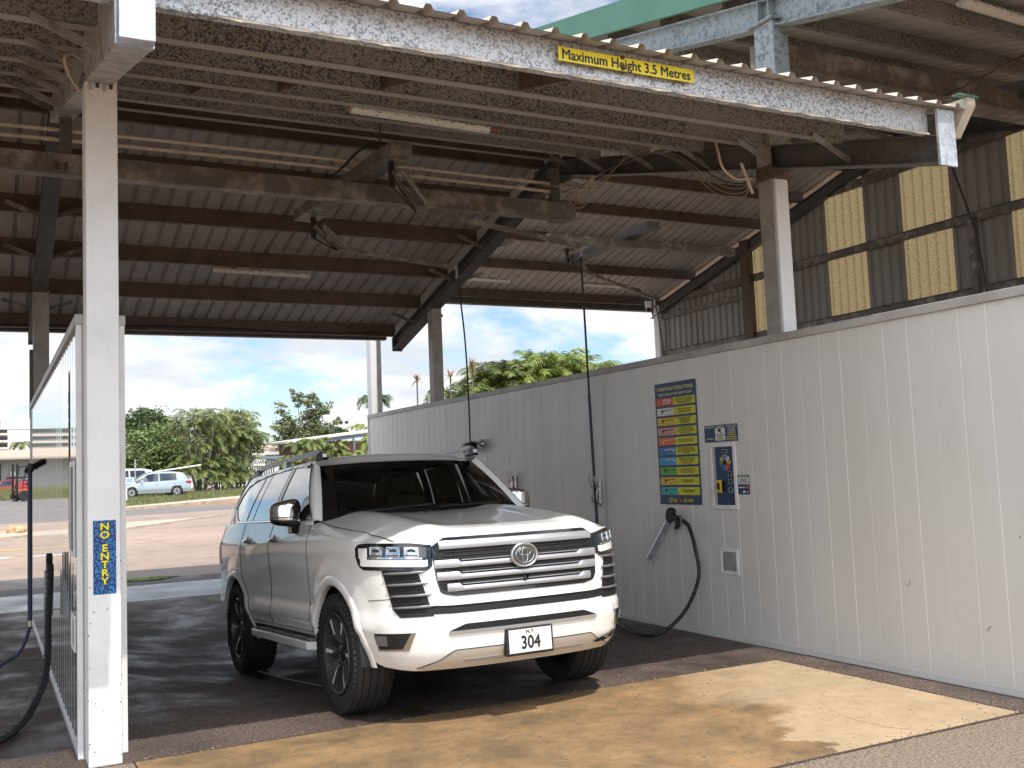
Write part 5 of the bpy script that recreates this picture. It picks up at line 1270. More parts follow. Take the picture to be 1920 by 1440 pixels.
# warning sign above the coin machine
t = thing('warning_sign', 'small wide navy sign with camera warning panel, above the coin machine', 'sign', (5.858, 7.245, 1.825))
wrect(5.858, 7.015, 7.478, 1.75, 1.902).build('sign_face', 'navy', t)
wrect(5.8562, 7.185, 7.325, 1.762, 1.872, .0008).build('white_panel', 'c_white', t)
P = wallT(5.8553, 7.245, 1.825)
text('heading', 'SCAN ME FOR', .020, lambda a, b, d: P(a - .152, b + .060, d), 'pale_yellow_ink', t, bold=.0006)
text('heading', 'E RECEIPTS', .020, lambda a, b, d: P(a - .152, b - .046, d), 'pale_yellow_ink', t, bold=.0006)
text('heading', 'WARNING', .024, lambda a, b, d: P(a - .01, b + .060, d), 'c_white', t, bold=.0008)
text('panel_text', 'CAMERAS', .018, lambda a, b, d: P(a - .01, b - .036, d), 'ink_black', t, bold=.0006)
text('panel_text', 'IN OPERATION', .014, lambda a, b, d: P(a - .01, b - .052, d), 'ink_black', t, bold=.0004)
mb = MB(); mb.prism([(-.05, .035), (-.01, .045), (.012, .022), (-.022, .012)], lambda a, b, d: P(a, b, d), 0, .0008); mb.prism([(-.002, .012), (.018, .012), (.018, .0), (-.002, .0)], lambda a, b, d: P(a, b, d), 0, .0008)
for k in range(10):
    for j in range(2):
        if (k + j) % 2 == 0: mb.prism([(-.07 + k * .0125, -.006 - j * .009), (-.0575 + k * .0125, -.006 - j * .009), (-.0575 + k * .0125, -.015 - j * .009), (-.07 + k * .0125, -.015 - j * .009)], lambda a, b, d: P(a, b, d), 0, .0006)
mb.build('camera_symbol', 'ink_black', t)
for i, (s_, c_) in enumerate((('BE COURTEOUS', 'c_white'), ('TO OTHER', 'c_white'), ('CUSTOMERS', 'c_white'), ('HANDMADE', 'pale_yellow_ink'), ('WASHES OR', 'pale_yellow_ink'), ('CUSTOM PAINTS', 'pale_yellow_ink'), ('NOT ACCEPTED', 'pale_yellow_ink'))):
    text('notice_line', s_, .0185, lambda a, b, d, i=i: P(a + .150, b + .060 - i * .0195, d), c_, t, bold=.0006, xs=1.05)

# coin machine in its recess (both walls)
PET = ['c_lightblue', 'c_pink', 'c_white', 'c_gold', 'c_red', 'c_orange', 'c_blue', 'c_blue', 'c_green', 'c_gold']
def machine(xf, y0, y1, label, full):
    t = thing('coin_machine', label, 'payment machine', (xf, (y0 + y1) / 2, 1.2))
    fw = .035; z0, z1 = 1.185, 1.705
    fb = MB(); fb.box(xf - .012, xf + .0, y0 - fw, y1 + fw, z1, z1 + fw).box(xf - .012, xf, y0 - fw, y1 + fw, z0 - fw, z0).box(xf - .012, xf, y0 - fw, y0, z0, z1).box(xf - .012, xf, y1, y1 + fw, z0, z1)
    fb.build('frame', 'white_trim', t, bevel=.003)
    rb = MB(); yc = (y0 + y1) / 2
    rb.box(xf - .007, xf - .002, y0, y0 + .006, z0, z1).box(xf - .009, xf - .002, y1 - .035, y1 - .0, z0, z1); rb.build('reveal', 'panel_cap', t)
    MB().box(xf - .005, xf - .001, y0 + .006, y1 - .036, z0, z1).build('face_plate', 'navy', t)
    if not full: return t
    P = wallT(xf - .0052, yc - .015, 1.445)
    mb = MB(); mb.prism([(-.02, .205), (.05, .205), (.05, .235), (-.02, .235)], lambda a, b, d: P(a, b, d), 0, .004); mb.build('display_bezel', 'galv_grey', t)
    mb = MB(); mb.prism([(-.014, .210), (.044, .210), (.044, .229), (-.014, .229)], lambda a, b, d: P(a, b, d), .004, .005); mb.build('display', 'gloss_black', t)
    dl = thing_child('selector_dial', t)
    for k in range(10):
        a0 = math.pi / 2 + .35 - k * 2 * math.pi / 10; cx, cz = .012, .118
        pts = [(cx + r_ * math.cos(a0 + w_), cz + r_ * math.sin(a0 + w_)) for r_, w_ in ((.022, -.2), (.062, -.26), (.075, -.18), (.075, .18), (.062, .26), (.022, .2))]
        mb = MB(); mb.prism(pts, lambda a, b, d: P(a * 1.0, b, d), 0, .001); mb.build('petal', PET[k], dl)
        mb = MB(); r0 = .052; mb.prism([(cx + r0 * math.cos(a0) + .007 * math.cos(q), cz + r0 * math.sin(a0) + .005 * math.sin(q)) for q in (0, 1.57, 3.14, 4.71)], lambda a, b, d: P(a, b, d), .001, .0016); mb.build('petal_mark', 'ink_black', dl)
    MB().lathe([(0, .020), (-.014, .017), (-.016, .0001)], 16, P(.012, .118, 0), 'x').build('knob', 'rubber_black', dl)
    mb = MB(); mb.prism([(-.105, -.145), (-.045, -.150), (-.035, -.13), (-.035, -.045), (-.05, -.035), (-.105, -.040)], lambda a, b, d: P(a, b, d), 0, .018); mb.build('coin_bezel', 'c_gold', t, bevel=.003)
    mb = MB(); mb.prism([(-.094, -.125), (-.062, -.125), (-.062, -.062), (-.094, -.062)], lambda a, b, d: P(a, b, d), .018, .0185); mb.prism([(-.035, -.14), (-.012, -.13), (-.010, -.06), (-.035, -.045)], lambda a, b, d: P(a, b, d), .0, .014); mb.build('coin_slot', 'gloss_black', t)
    for z in (.02, -.05, -.125):
        mb = MB(); mb.prism([(.05, z - .022), (.095, z - .022), (.095, z + .018), (.05, z + .018)], lambda a, b, d: P(a, b, d), 0, .002); mb.build('small_plate', 'matt_black', t)
        mb = MB(); mb.tube([P(.05, z - .022, .002), P(.095, z - .022, .002), P(.095, z + .018, .002), P(.05, z + .018, .002), P(.05, z - .022, .002)], .0014, 4); mb.build('plate_outline', 'c_white', t)
    return t
machine(5.858, 7.09, 7.375, 'white framed coin machine with a flower of coloured wash buttons below the warning sign', True)
machine(.486, 6.82, 7.10, 'white framed machine opening seen edge on in the glossy left wall', False)

# payment notice
t = thing('payment_notice', 'small card payment notice with red and blue logos, right of the coin machine', 'sign', (5.858, 6.975, 1.365))
wrect(5.858, 6.90, 7.048, 1.28, 1.45).build('sign_face', 'navy', t)
wrect(5.8562, 6.905, 7.043, 1.368, 1.432, .0006).build('white_panel', 'c_white', t)
P = wallT(5.8553, 6.974, 1.365)
text('heading', 'INSTRUCTIONS', .014, lambda a, b, d: P(a, b + .076, d), 'pale_yellow_ink', t, bold=.0006, xs=1.2)
text('notice_line', '1. SELECT PRICE\n2. TAP CARD\n3. SELECT PRODUCT', .0145, lambda a, b, d: P(a, b + .035, d), 'ink_black', t, bold=.0005)
for nm, m_, a0, a1, b0, b1 in (('logo', 'c_white', -.06, -.025, -.03, -.018), ('logo', 'c_white', -.012, .012, -.03, -.018), ('logo', 'c_white', -.012, .02, -.072, -.052), ('logo', 'c_white', .04, .058, -.068, -.058)):
    mb = MB(); mb.prism([(a0, b0), (a1, b0), (a1, b1), (a0, b1)], lambda a, b, d: P(a, b, d), 0, .0005); mb.build(nm, m_, t)
for cx, m_ in ((.038, 'c_red'), (.050, 'c_orange')):
    mb = MB(); mb.prism([(cx + .013 * math.cos(q), -.022 + .013 * math.sin(q)) for q in np.linspace(0, 6.0, 14)], lambda a, b, d: P(a, b, d), 0, .0005 + cx * .01); mb.build('logo', m_, t)

# small hatches
def hatch(xf, y0, y1, z0, z1, label):
    t = thing('wall_hatch', label, 'hatch', (xf, (y0 + y1) / 2, z0)); fw = .028
    MB().box(xf - .010, xf, y0, y1, z1 - fw, z1).box(xf - .010, xf, y0, y1, z0, z0 + fw).box(xf - .010, xf, y0, y0 + fw, z0 + fw, z1 - fw).box(xf - .010, xf, y1 - fw, y1, z0 + fw, z1 - fw).build('frame', 'white_trim', t, bevel=.002)
    MB().box(xf - .003, xf - .0005, y0 + fw, y1 - fw, z0 + fw, z1 - fw).build('flap', 'galv_grey', t)
hatch(5.858, 7.10, 7.345, .575, .80, 'small square hatch with a dark flap low on the grey wall under the machine')
hatch(.486, 6.80, 7.08, .58, .80, 'small white framed hatch seen edge on low on the left wall')

# pressure lances in their holders
def lance(x, face, yg, zg, yb, zb, label, hose_pts, hr=.019):
    t = thing('pressure_lance', label, 'spray gun', (x, yg, zg))
    d = Vector((0, yb - yg, zb - zg)).normalized(); p = Vector((x, yg, zg)); q = Vector((x, yb, zb))
    MB().tube([p + d * .04, q], .034, 16).build('holster_tube', 'galv_end', t, smooth=50)
    br = MB(); br.prism([(0, 0), (.07, -.09), (.10, -.05), (.05, .02)], lambda a, b, dd: (x - face * .0 + dd * 1.0, yb + .0 - a * .6 + .0, zb + b + .02), -.004, .004); br.beam(q, q + Vector((-face * .0 + (.06 if face < 0 else .06), 0, 0)), .03, .05); br.build('bracket', 'stainless', t)
    g_ = MB(); s_ = 1
    e = Vector((0, -1, 0)) # nozzle direction toward viewer side
    prof = [(-.055, .02), (-.03, .085), (.01, .105), (.05, .10), (.075, .07), (.06, .045), (.10, .03), (.15, .035), (.165, .01), (.13, -.01), (.135, -.06), (.10, -.10), (.08, -.09), (.10, -.055), (.095, -.02), (.06, -.015), (.02, -.03), (-.02, -.04)]
    g_.prism(prof, lambda a, b, dd: (x + dd, yg - a, zg + b), -.022, .022); g_.build('gun_body', 'rubber_black', t, bevel=.008)
    MB().tube([(x, yg - .075, zg - .012), (x, yg - .09, zg - .07), (x, yg - .065, zg - .105)], .006, 8).build('trigger', 'rubber_black', t)
    MB().tube([(x, yg - .155, zg + .02), (x, yg - .20, zg - .01)], .012, 10).build('coupling', 'stainless', t, smooth=50)
    return t
lance(5.80, -1, 8.00, 1.05, 8.37, .66, 'black spray gun with steel holster on the grey wall below the instruction board', None)
def smoothpath(pts, n=10):
    P_ = [Vector(p) for p in pts]; P_ = [P_[0] * 2 - P_[1]] + P_ + [P_[-1] * 2 - P_[-2]]; o = []
    for i in range(1, len(P_) - 2):
        for k in range(n):
            t = k / n; a, b, c, d = P_[i - 1:i + 3]
            o.append(.5 * ((2 * b) + (c - a) * t + (2 * a - 5 * b + 4 * c - d) * t * t + (3 * b - 3 * c + d - a) * t ** 3))
    o.append(P_[-2]); return o
def hose(name, label, pts, r, m='hose_black', spiral=None, group=None):
    t = thing(name, label, 'hose', tuple(pts[0])); path = smoothpath(pts, 14)
    MB().tube(path, r, 10).build('hose_line', m, t, smooth=60)
    if spiral:
        a, b = spiral; seg = path[int(a * len(path)):int(b * len(path))]; L_ = 0; sp = []
        for i in range(len(seg) - 1):
            p, q = seg[i], seg[i + 1]; d = (q - p); ln = d.length; d.normalize(); u = d.cross(Vector((1, .3, 0))).normalized(); w_ = d.cross(u); n = max(2, int(ln / .007))
            for k in range(n):
                ph = (L_ + ln * k / n) / .045 * 2 * math.pi; sp.append(p.lerp(q, k / n) + (u * math.cos(ph) + w_ * math.sin(ph)) * r)
            L_ += ln
        MB().tube(sp, .0055, 4).build('spiral_guard', 'rubber_black', t, smooth=60)
    return t
hose('wash_hose', 'black spiral wrapped hose looping from the spray gun down to the floor beside the wall', [(5.80, 7.80, 1.035), (5.79, 7.70, .98), (5.74, 7.56, .80), (5.71, 7.49, .55), (5.62, 7.56, .28), (5.48, 7.66, .10), (5.34, 7.74, .035), (5.34, 8.05, .03), (5.5, 8.5, .03), (5.66, 9.0, .03)], .017, spiral=(0, .85))
hose('boom_hose', 'thin dark hose hanging from the near boom tip to behind the bonnet', [(5.74, 9.30, 3.95), (5.755, 9.30, 3.0), (5.775, 9.31, 2.0), (5.80, 9.32, 1.0), (5.79, 9.25, .3), (5.70, 9.1, .03)], .012, 'hose_black')
t = thing('hose_sleeve', 'blue lower length of the hose hanging behind the bonnet', 'sleeve', (5.785, 9.31, 1.6)); MB().tube([(5.767, 9.306, 2.35), (5.775, 9.31, 2.0), (5.80, 9.32, 1.0), (5.797, 9.30, .7)], .0155, 10).build('sleeve_tube', 'hose_blue', t, smooth=50)
hose('brush_hose', 'thin dark hose hanging from the far boom tip to the foam brush', [(4.9, 10.72, 3.93), (5.15, 11.1, 3.2), (5.45, 11.7, 2.5), (5.72, 12.28, 1.96)], .010, 'hose_black')
def brush(label, c, d, flat, sz=1.0):
    t = thing('foam_brush', label, 'brush', tuple(c)); c = Vector(c); d = Vector(d).normalized(); u = Vector((0, 0, 1)); sdv = d.cross(u).normalized()
    MB().beam(c - d * .13 * sz, c + d * .13 * sz, .06 * sz, .04 * sz).build('brush_block', 'rubber_black', t, bevel=.006)
    rn = random.Random(7); b = MB()
    for _ in range(700):
        p = c + d * rn.uniform(-.14, .14) * sz + sdv * rn.uniform(-.03, .03) * sz; an = rn.uniform(-1.3, 1.3); dd = (u * -math.cos(an) + sdv * math.sin(an) + d * rn.uniform(-.5, .5)).normalized()
        if flat and rn.random() < .5: dd = -dd
        w_ = Vector((rn.uniform(-1, 1), rn.uniform(-1, 1), rn.uniform(-1, 1))) * .006; q = p + dd * rn.uniform(.05, .10) * sz
        b.add([p - w_, p + w_, q], [(0, 1, 2)])
    b.build('bristles', 'rubber_black', t, recalc=False)
    return t
b1 = brush('black foam brush hung in its clip on the wall behind the vehicle roof', (5.74, 12.33, 1.90), (.1, -1, .15), True)
MB().tube([(5.78, 12.1, 1.98), (5.83, 12.1, 1.98), (5.86, 12.1, 1.90)], .010, 8).build('clip', 'stainless', b1, smooth=50)
MB().lathe([(0, .045), (-.02, .05), (-.05, .03), (-.05, .0001)], 14, (5.84, 12.12, 1.93), 'x').build('holder_cup', 'stainless', b1, smooth=50)
# mat clips on the wall
for (y, z) in ((11.30, 1.36), (9.34, 1.27)):
    for k, dy in enumerate((-.05, .05)):
        t = thing('mat_clip', ['%s spring mat clip of the pair %s' % (a, b) for b in ('nearest the vehicle roof pillar', 'behind the hanging hose') for a in ('right', 'left')][(0 if y > 10 else 2) + k], 'clip', (5.85, y + dy, z), 'mat clips on the long wall')
        MB().tube([(5.86, y + dy, z + .12), (5.80, y + dy, z + .05), (5.79, y + dy, z - .05), (5.845, y + dy, z - .12)], .008, 8).build('spring_arm', 'stainless', t, smooth=50)
        MB().box(5.835, 5.86, y + dy - .02, y + dy + .02, z - .10, z + .14).build('back_plate', 'stainless', t, bevel=.003)
        MB().beam((5.80, y + dy, z + .07), (5.77, y + dy, z + .20), .022, .010).build('handle', 'stainless', t, bevel=.002)

# left wall gun, hose, brush pole
lance(.43, -1, 8.62, .98, 8.78, .60, 'black spray gun on a steel holster tube fixed to the glossy left wall', None)
hose('wash_hose', 'thick wrapped hose hanging from the left wall gun and trailing out at the left', [(.43, 8.45, 1.0), (.42, 8.35, .86), (.40, 8.2, .62), (.39, 8.05, .42), (.36, 7.9, .25), (.28, 7.75, .10), (.19, 7.55, .035), (.08, 7.25, .03), (-.15, 7.0, .03), (-.5, 7.0, .03)], .024, spiral=(0, .9))
b2 = brush('black wash brush clipped on the glossy wall at the far left above its hanging pole', (.315, 8.03, 1.755), (.75, .3, .4), False, .52)
MB().tube([(.275, 8.0, 1.70), (.275, 8.0, .66)], .016, 10).build('pole', 'hose_blue', b2, smooth=50)
MB().tube([(.275, 8.0, 1.70), (.285, 8.0, 1.76)], .022, 10).build('pole_socket', 'rubber_black', b2, smooth=50)
MB().tube([(.275, 8.0, .66), (.275, 8.0, .62)], .014, 10).build('coupling', 'stainless', b2, smooth=50)
hose('brush_hose', 'blue hose running from the hanging brush pole down towards the left edge', [(.275, 8.0, .62), (.25, 8.0, .54), (.20, 8.0, .44), (.09, 8.0, .375), (-.1, 8.1, .20), (-.5, 8.2, .03)], .013, 'hose_blue')

# ---- overhead rail, arms and swinging booms
rail = thing('boom_rail', 'long grey steel rail hung across the bay below the roof', 'rail', (0, 9.3, 4.35))
MB().box(-7, 5.66, 9.23, 9.37, 4.24, 4.42).build('rail_beam', 'arm_steel', rail, bevel=.004)
for x in (.60, 5.44): MB().box(x - .05, x + .05, 9.26, 9.34, 4.42, S(9.3) - .38).build('hanger', 'rafter_dark', rail)
MB().box(5.40, 5.60, 9.20, 9.40, 4.225, 4.24).build('clamp_plate', 'arm_steel', rail)
for x in (.53, .60): MB().box(x - .012, x + .012, 9.20, 9.23, 4.27, 4.34).build('bolt', 'rust', rail)
arm = thing('cross_arm', 'rusty box arm crossing over the long rail, carrying both swinging booms', 'arm', (3.3, 9.6, 4.5))
MB().beam((3.31, 8.32, 4.49), (3.14, 10.95, 4.49), .21, .12).build('arm_box', 'arm_steel', arm, bevel=.006)
MB().tube([(3.36, 9.0, 4.58), (3.36, 9.0, 5.02)], .010, 8).build('hanger_rod', 'rafter_dark', arm)
MB().tube(smoothpath([(3.42, 8.7, 4.60), (3.3, 8.8, 4.68), (3.15, 9.0, 4.66), (3.0, 9.2, 4.50), (2.9, 9.3, 4.45)], 8), .012, 8).build('feed_hose', 'rubber_black', arm, smooth=60)
def boom(label, piv, knee, tip):
    t = thing('swing_boom', label, 'boom', piv); p, k, e = Vector(piv), Vector(knee), Vector(tip)
    MB().tube([p + Vector((0, 0, .07)), p - Vector((0, 0, .16))], .030, 12).build('pivot', 'rubber_black', t, smooth=50)
    MB().box(p.x - .10, p.x + .10, p.y - .09, p.y + .09, p.z + .07, p.z + .085).build('pivot_plate', 'arm_steel', t)
    for o in (-.03, .03): MB().beam(p + Vector((0, o, -.03)), k + Vector((0, o, 0)), .012, .05).build('link_bar', 'arm_steel', t)
    MB().beam(k, e, .045, .045).build('boom_tube', 'arm_steel', t)
    q = p.lerp(k, .5) + Vector((.12, 0, .10)); r_ = k.lerp(e, .10); s_ = []
    q = p + Vector((.12, .03, .0))
    for i in range(200):
        f_ = i / 199; c = q.lerp(r_, f_ * .75); a = f_ * 22 * 2 * math.pi; s_.append(c + Vector((0, 1, 0)) * .030 * math.cos(a) + Vector((.4, 0, .9)) * .030 * math.sin(a))
    MB().tube(s_, .0045, 5).build('spring', 'stainless', t, smooth=60)
    MB().tube(smoothpath([p - Vector((0, 0, .16)), p.lerp(k, .3) - Vector((0, 0, .12)), p.lerp(k, .8) - Vector((0, 0, .06)), k - Vector((0, 0, .03))], 8), .009, 8).build('feed_hose', 'rubber_black', t, smooth=60)
    MB().tube([e + Vector((0, 0, .03)), e - Vector((0, 0, .12))], .016, 10).build('swivel', 'stainless', t, smooth=50)
boom('near swinging boom with coil spring reaching to the middle of the bay', (3.27, 8.50, 4.34), (3.68, 8.95, 4.13), (5.74, 9.30, 3.97))
boom('far swinging boom below the arm end, carrying the brush hose', (3.20, 10.75, 4.36), (3.50, 10.85, 4.14), (4.9, 10.72, 3.96))
# same kit in the truck bay
rail2 = thing('boom_rail', 'grey rail and cross arm seen past the right rafter under the higher roof', 'rail', (9.5, 12.5, 4.9))
MB().beam((7.0, 12.2, 4.80), (10.3, 12.2, 4.80), .12, .12).build('rail_beam', 'arm_steel', rail2)
MB().beam((8.41, 13.95, 4.90), (8.28, 11.45, 4.90), .2, .10).build('cross_arm', 'rafter_dark', rail2)
boom('swinging boom hanging from the cross arm of the higher bay', (8.2, 13.7, 4.95), (8.6, 13.9, 4.75), (11.0, 15.3, 4.62))
hose('boom_hose', 'thin hose hanging down at the far end of the truck bay near the camera dome', [(11.0, 15.3, 4.6), (11.15, 15.4, 4.2), (11.35, 15.6, 3.7), (11.4, 15.7, 2.9)], .012)
t = thing('swing_boom', 'brown boom arm with a hanging hose at the far right under the higher roof', 'boom', (10.6, 8.3, 5.3)); MB().beam((8.5, 8.6, 5.62), (10.55, 8.35, 5.15), .05, .05).build('boom_tube', 'arm_steel', t)
MB().tube([(10.55, 8.35, 5.15), (10.6, 8.1, 4.2), (10.62, 8.0, 3.2)], .013, 8).build('hose_line', 'hose_black', t, smooth=60)

# conduits
for i, z in enumerate((4.64, 4.555)):
    t = thing('conduit', ['upper cream conduit pipe running across the bay above the steel rail', 'lower cream conduit pipe running across the bay above the steel rail'][i], 'pipe', (0, 9.3, z), 'cream conduits across the bay')
    path = [(-7, 9.3, z), (0, 9.3, z), (2, 9.3, z + .008), (3.8, 9.3, z + .002), (5.82 - i * .15, 9.3, z - .012)]
    MB().tube(path, .018, 10).build('pipe_run', 'pvc_cream', t, smooth=50)
    for x in (1.9, 3.85, 5.0, -2): MB().tube([(x, 9.3, z + .006), (x + .07, 9.3, z + .006)], .022, 10).build('coupler', 'pvc_cream', t, smooth=50)
    MB().tube([(5.8 - i * .15, 9.3, z - .012), (5.86 - i * .15, 9.3, z - .012), (5.9 - i * .15, 9.28, z - .03)], .026, 10).build('elbow', 'pvc_cream', t, smooth=50)
t = thing('conduit_bracket', 'dark strap bracket holding both cream conduits by the left rafter', 'bracket', (.6, 9.3, 4.6))
MB().box(.585, .615, 9.27, 9.285, 4.50, 4.80).build('strap', 'rust', t); 
t = thing('conduit_bracket', 'dark strap bracket holding both cream conduits near their right end', 'bracket', (5.5, 9.3, 4.6)); MB().box(5.46, 5.49, 9.27, 9.285, 4.42, 4.85).build('strap', 'rust', t)
# cables
rn = random.Random(11)
for k in range(5):
    t = thing('cable', 'loose cable in the bundle between conduit end and right column, %s strand' % ['topmost', 'second', 'middle', 'fourth', 'lowest'][k], 'cable', (5.7, 9.2, 4.6))
    s_ = .05 * k
    pts = [(5.6 - .1 * k, 9.3, 4.50 + .03 * k), (5.85, 9.0 + s_ * .5, 4.70 - s_ * .6), (5.83, 8.4, 4.66 + .02 * k), (5.84, 7.7, 4.58 - s_ * .5), (5.85, 7.1, 4.18 - s_), (5.85, 6.75, 4.02 - s_ * .8), (5.86, 6.62, 4.05 - s_ * .3)]
    MB().tube(smoothpath(pts, 8), .0048, 6).build('cable_run', 'cable_grey' if k != 1 else 'rubber_black', t, smooth=60)
t = thing('cable', 'tangled coil of grey cable at the right end of the conduits', 'cable', (5.75, 9.25, 4.6)); mb = MB()
for k in range(4):
    c = Vector((5.72 + rn.uniform(-.08, .1), 9.24, 4.58 + rn.uniform(-.08, .08))); r_ = rn.uniform(.06, .15)
    mb.tube([c + Vector((r_ * math.cos(a), rn.uniform(-.02, .02), r_ * 1.1 * math.sin(a))) for a in np.linspace(0, 5.8, 18)], .006, 5)
mb.build('cable_loop', 'cable_grey', t, smooth=60)
t = thing('junction_box', 'small pale junction box dangling among the cables by the conduit end', 'box', (5.8, 9.1, 4.7)); MB().beam((5.74, 9.15, 4.58), (5.84, 9.1, 4.70), .06, .04).build('box_body', 'pvc_cream', t, bevel=.004); MB().tube([(5.84, 9.1, 4.70), (5.88, 9.05, 4.76)], .008, 6).build('gland', 'rubber_black', t)
t = thing('cable', 'stiff cream cable curving down from the purlin beside the right column', 'cable', (5.25, 6.3, 4.1)); MB().tube(smoothpath([(5.25, 6.35, 4.16), (5.23, 6.3, 4.06), (5.27, 6.3, 3.93), (5.40, 6.3, 3.85), (5.54, 6.33, 3.88), (5.84, 6.6, 3.98)], 8), .010, 8).build('cable_run', 'pvc_cream', t, smooth=60)
t = thing('conduit', 'short broken white pipe end sticking out in front of the right column', 'pipe', (5.5, 6.3, 3.9)); MB().tube([(5.46, 6.3, 3.99), (5.60, 6.34, 3.76)], .013, 8).build('pipe_run', 'pvc_cream', t, smooth=50)
t = thing('cable', 'loop of cream cable hanging beside the head of the left front column', 'cable', (.45, 6.4, 4.1)); MB().tube(smoothpath([(.50, 6.5, 3.98), (.44, 6.42, 4.03), (.41, 6.38, 4.12), (.46, 6.42, 4.17), (.56, 6.5, 4.13), (.60, 6.6, 4.05)], 8), .010, 8).build('cable_run', 'pvc_cream', t, smooth=60)
t = thing('cable', 'black cable clipped along the back eave beam', 'cable', (3, 15.4, 3.9)); MB().tube(smoothpath([(-2, 15.32, 3.80), (.8, 15.32, 3.82), (2.6, 15.32, 3.86), (4.2, 15.32, 3.82), (5.7, 15.32, 3.84)], 8), .016, 6).build('cable_run', 'rubber_black', t, smooth=60)

# strip lights
def striplight(label, a, b, cage=False, r=.048):
    t = thing('strip_light', label, 'light fitting', tuple(a)); a, b = Vector(a), Vector(b); d = (b - a).normalized()
    MB().beam(a + Vector((0, 0, .035)), b + Vector((0, 0, .035)), .085, .03).build('base_tray', 'galv_grey', t, bevel=.003)
    L_ = MB(); n = 10; s_ = d.cross(Vector((0, 0, 1))).normalized(); u = Vector((0, 0, 1)); vs = []
    for p in (a, b):
        for k in range(n + 1): th = math.pi * k / n; vs.append(p + s_ * r * math.cos(th) - u * r * .9 * math.sin(th) + u * .02)
    L_.add(vs, [(k, k + 1, n + 2 + k, n + 1 + k) for k in range(n)] + [tuple(range(n, -1, -1)), tuple(range(n + 1, 2 * n + 2))])
    L_.build('lens', 'light_lens', t, smooth=50)
    rn = random.Random(int(a.x * 10)); c = MB()
    for k in range(int((b - a).length / .03)):
        p = a + d * (k * .03) + s_ * (r + rn.uniform(-.01, .008)) * -1 * (1 if True else 1); c.tube([p + u * rn.uniform(0, .03), p + d * .035 + u * rn.uniform(-.005, .035)], .003, 4)
        p = a + d * (k * .03) + s_ * (r + rn.uniform(-.01, .008)); c.tube([p + u * rn.uniform(0, .03), p + d * .035 + u * rn.uniform(-.005, .035)], .003, 4)
    c.build('corroded_clips', 'rust', t)
    return t
lz = lambda y: S(y) - .26
t = striplight('long strip light with rusty clips below the front purlins, orange leads at both ends', (2.62, 7.68, 4.535), (3.86, 7.68, 4.51))
MB().tube(smoothpath([(2.62, 7.68, 4.56), (2.52, 7.66, 4.60), (2.40, 7.64, 4.68), (2.34, 7.64, 4.70)], 6), .008, 6).build('lead', 'cable_red', t, smooth=60)
MB().tube(smoothpath([(3.86, 7.68, 4.54), (3.95, 7.68, 4.53), (4.02, 7.70, 4.57), (4.10, 7.70, 4.58)], 6), .008, 6).build('lead', 'cable_red', t, smooth=60)
for x in (2.7, 3.2, 3.75): MB().box(x - .01, x + .01, 7.66, 7.70, 4.57, S(7.68) - .16).build('hanger', 'rafter_dark', t)
t = striplight('strip light under the back roof slope above the sky opening, left of centre', (2.60, 13.24, 4.30), (3.87, 13.24, 4.285))
t = striplight('short strip light just right of the dark sloping rafter, over the far opening', (7.55, 16.2, 4.99), (8.45, 16.2, 4.98))
t = striplight('strip light farthest right over the far opening near the camera dome', (10.0, 16.2, 5.0), (11.15, 16.2, 5.0))
t = striplight('large strip light under the higher roof in the top right corner', (7.9, 6.0, 5.66), (9.2, 6.0, 5.62), r=.065)
# camera dome
t = thing('security_camera', 'white dome camera hanging from the far eave at the end of the truck bay', 'camera', (11.0, 15.6, 4.6))
MB().tube([(11.07, 15.6, 4.62), (11.07, 15.6, 4.50)], [.07, .06], 16).build('housing', 'white_trim', t, smooth=40)
MB().lathe([(4.50, .055), (4.46, .05), (4.43, .03), (4.42, .0001)], 16, (11.07, 15.6, 0), 'z').build('dome', 'gloss_black', t, smooth=50)
MB().tube([(11.07, 15.6, 4.62), (11.07, 15.9, 4.9), (11.07, 16.6, 5.1)], .03, 8).build('bracket', 'rafter_dark', t)
# wiring on the far girt
t = thing('pipe_run', 'pinkish pipe along the foot of the ribbed side wall above the partition', 'pipe', (12.9, 15, 3.7)); MB().tube([(12.95, 13.0, 3.72), (12.95, 14.6, 3.72), (12.95, 15.6, 3.78), (12.95, 17.8, 3.78)], .035, 8).build('pipe_body', 'pvc_cream', t, smooth=50)
# ------------------------------------------------------------------ background: vegetation
def leafmesh(name, m, parent, pts, size, rng, flat=.5, aspect=.5):
    n = len(pts); P_ = np.array(pts); ax = rng.normal(size=(n, 3)); ax[:, 2] *= flat; ax /= np.linalg.norm(ax, axis=1)[:, None]
    b = rng.normal(size=(n, 3)); b -= ax * (b * ax).sum(1)[:, None]; b /= np.linalg.norm(b, axis=1)[:, None]
    s = size * rng.uniform(.6, 1.4, (n, 1)); a1 = ax * s; b1 = b * s * aspect
    V = np.stack([P_ - a1, P_ + b1 * .9, P_ + a1, P_ - b1 * .9], 1).reshape(-1, 3)
    o0 = ORG[parent.name]; V = V - np.array(o0)
    me = bpy.data.meshes.new(name); me.vertices.add(4 * n); me.vertices.foreach_set('co', V.ravel())
    me.loops.add(4 * n); me.loops.foreach_set('vertex_index', np.arange(4 * n)); me.polygons.add(n); me.polygons.foreach_set('loop_start', np.arange(0, 4 * n, 4)); me.polygons.foreach_set('loop_total', np.full(n, 4))
    me.update(); me.materials.append(MATS[m]); o = bpy.data.objects.new(name, me); col.objects.link(o); o.parent = parent; ORG[o.name] = o0; return o
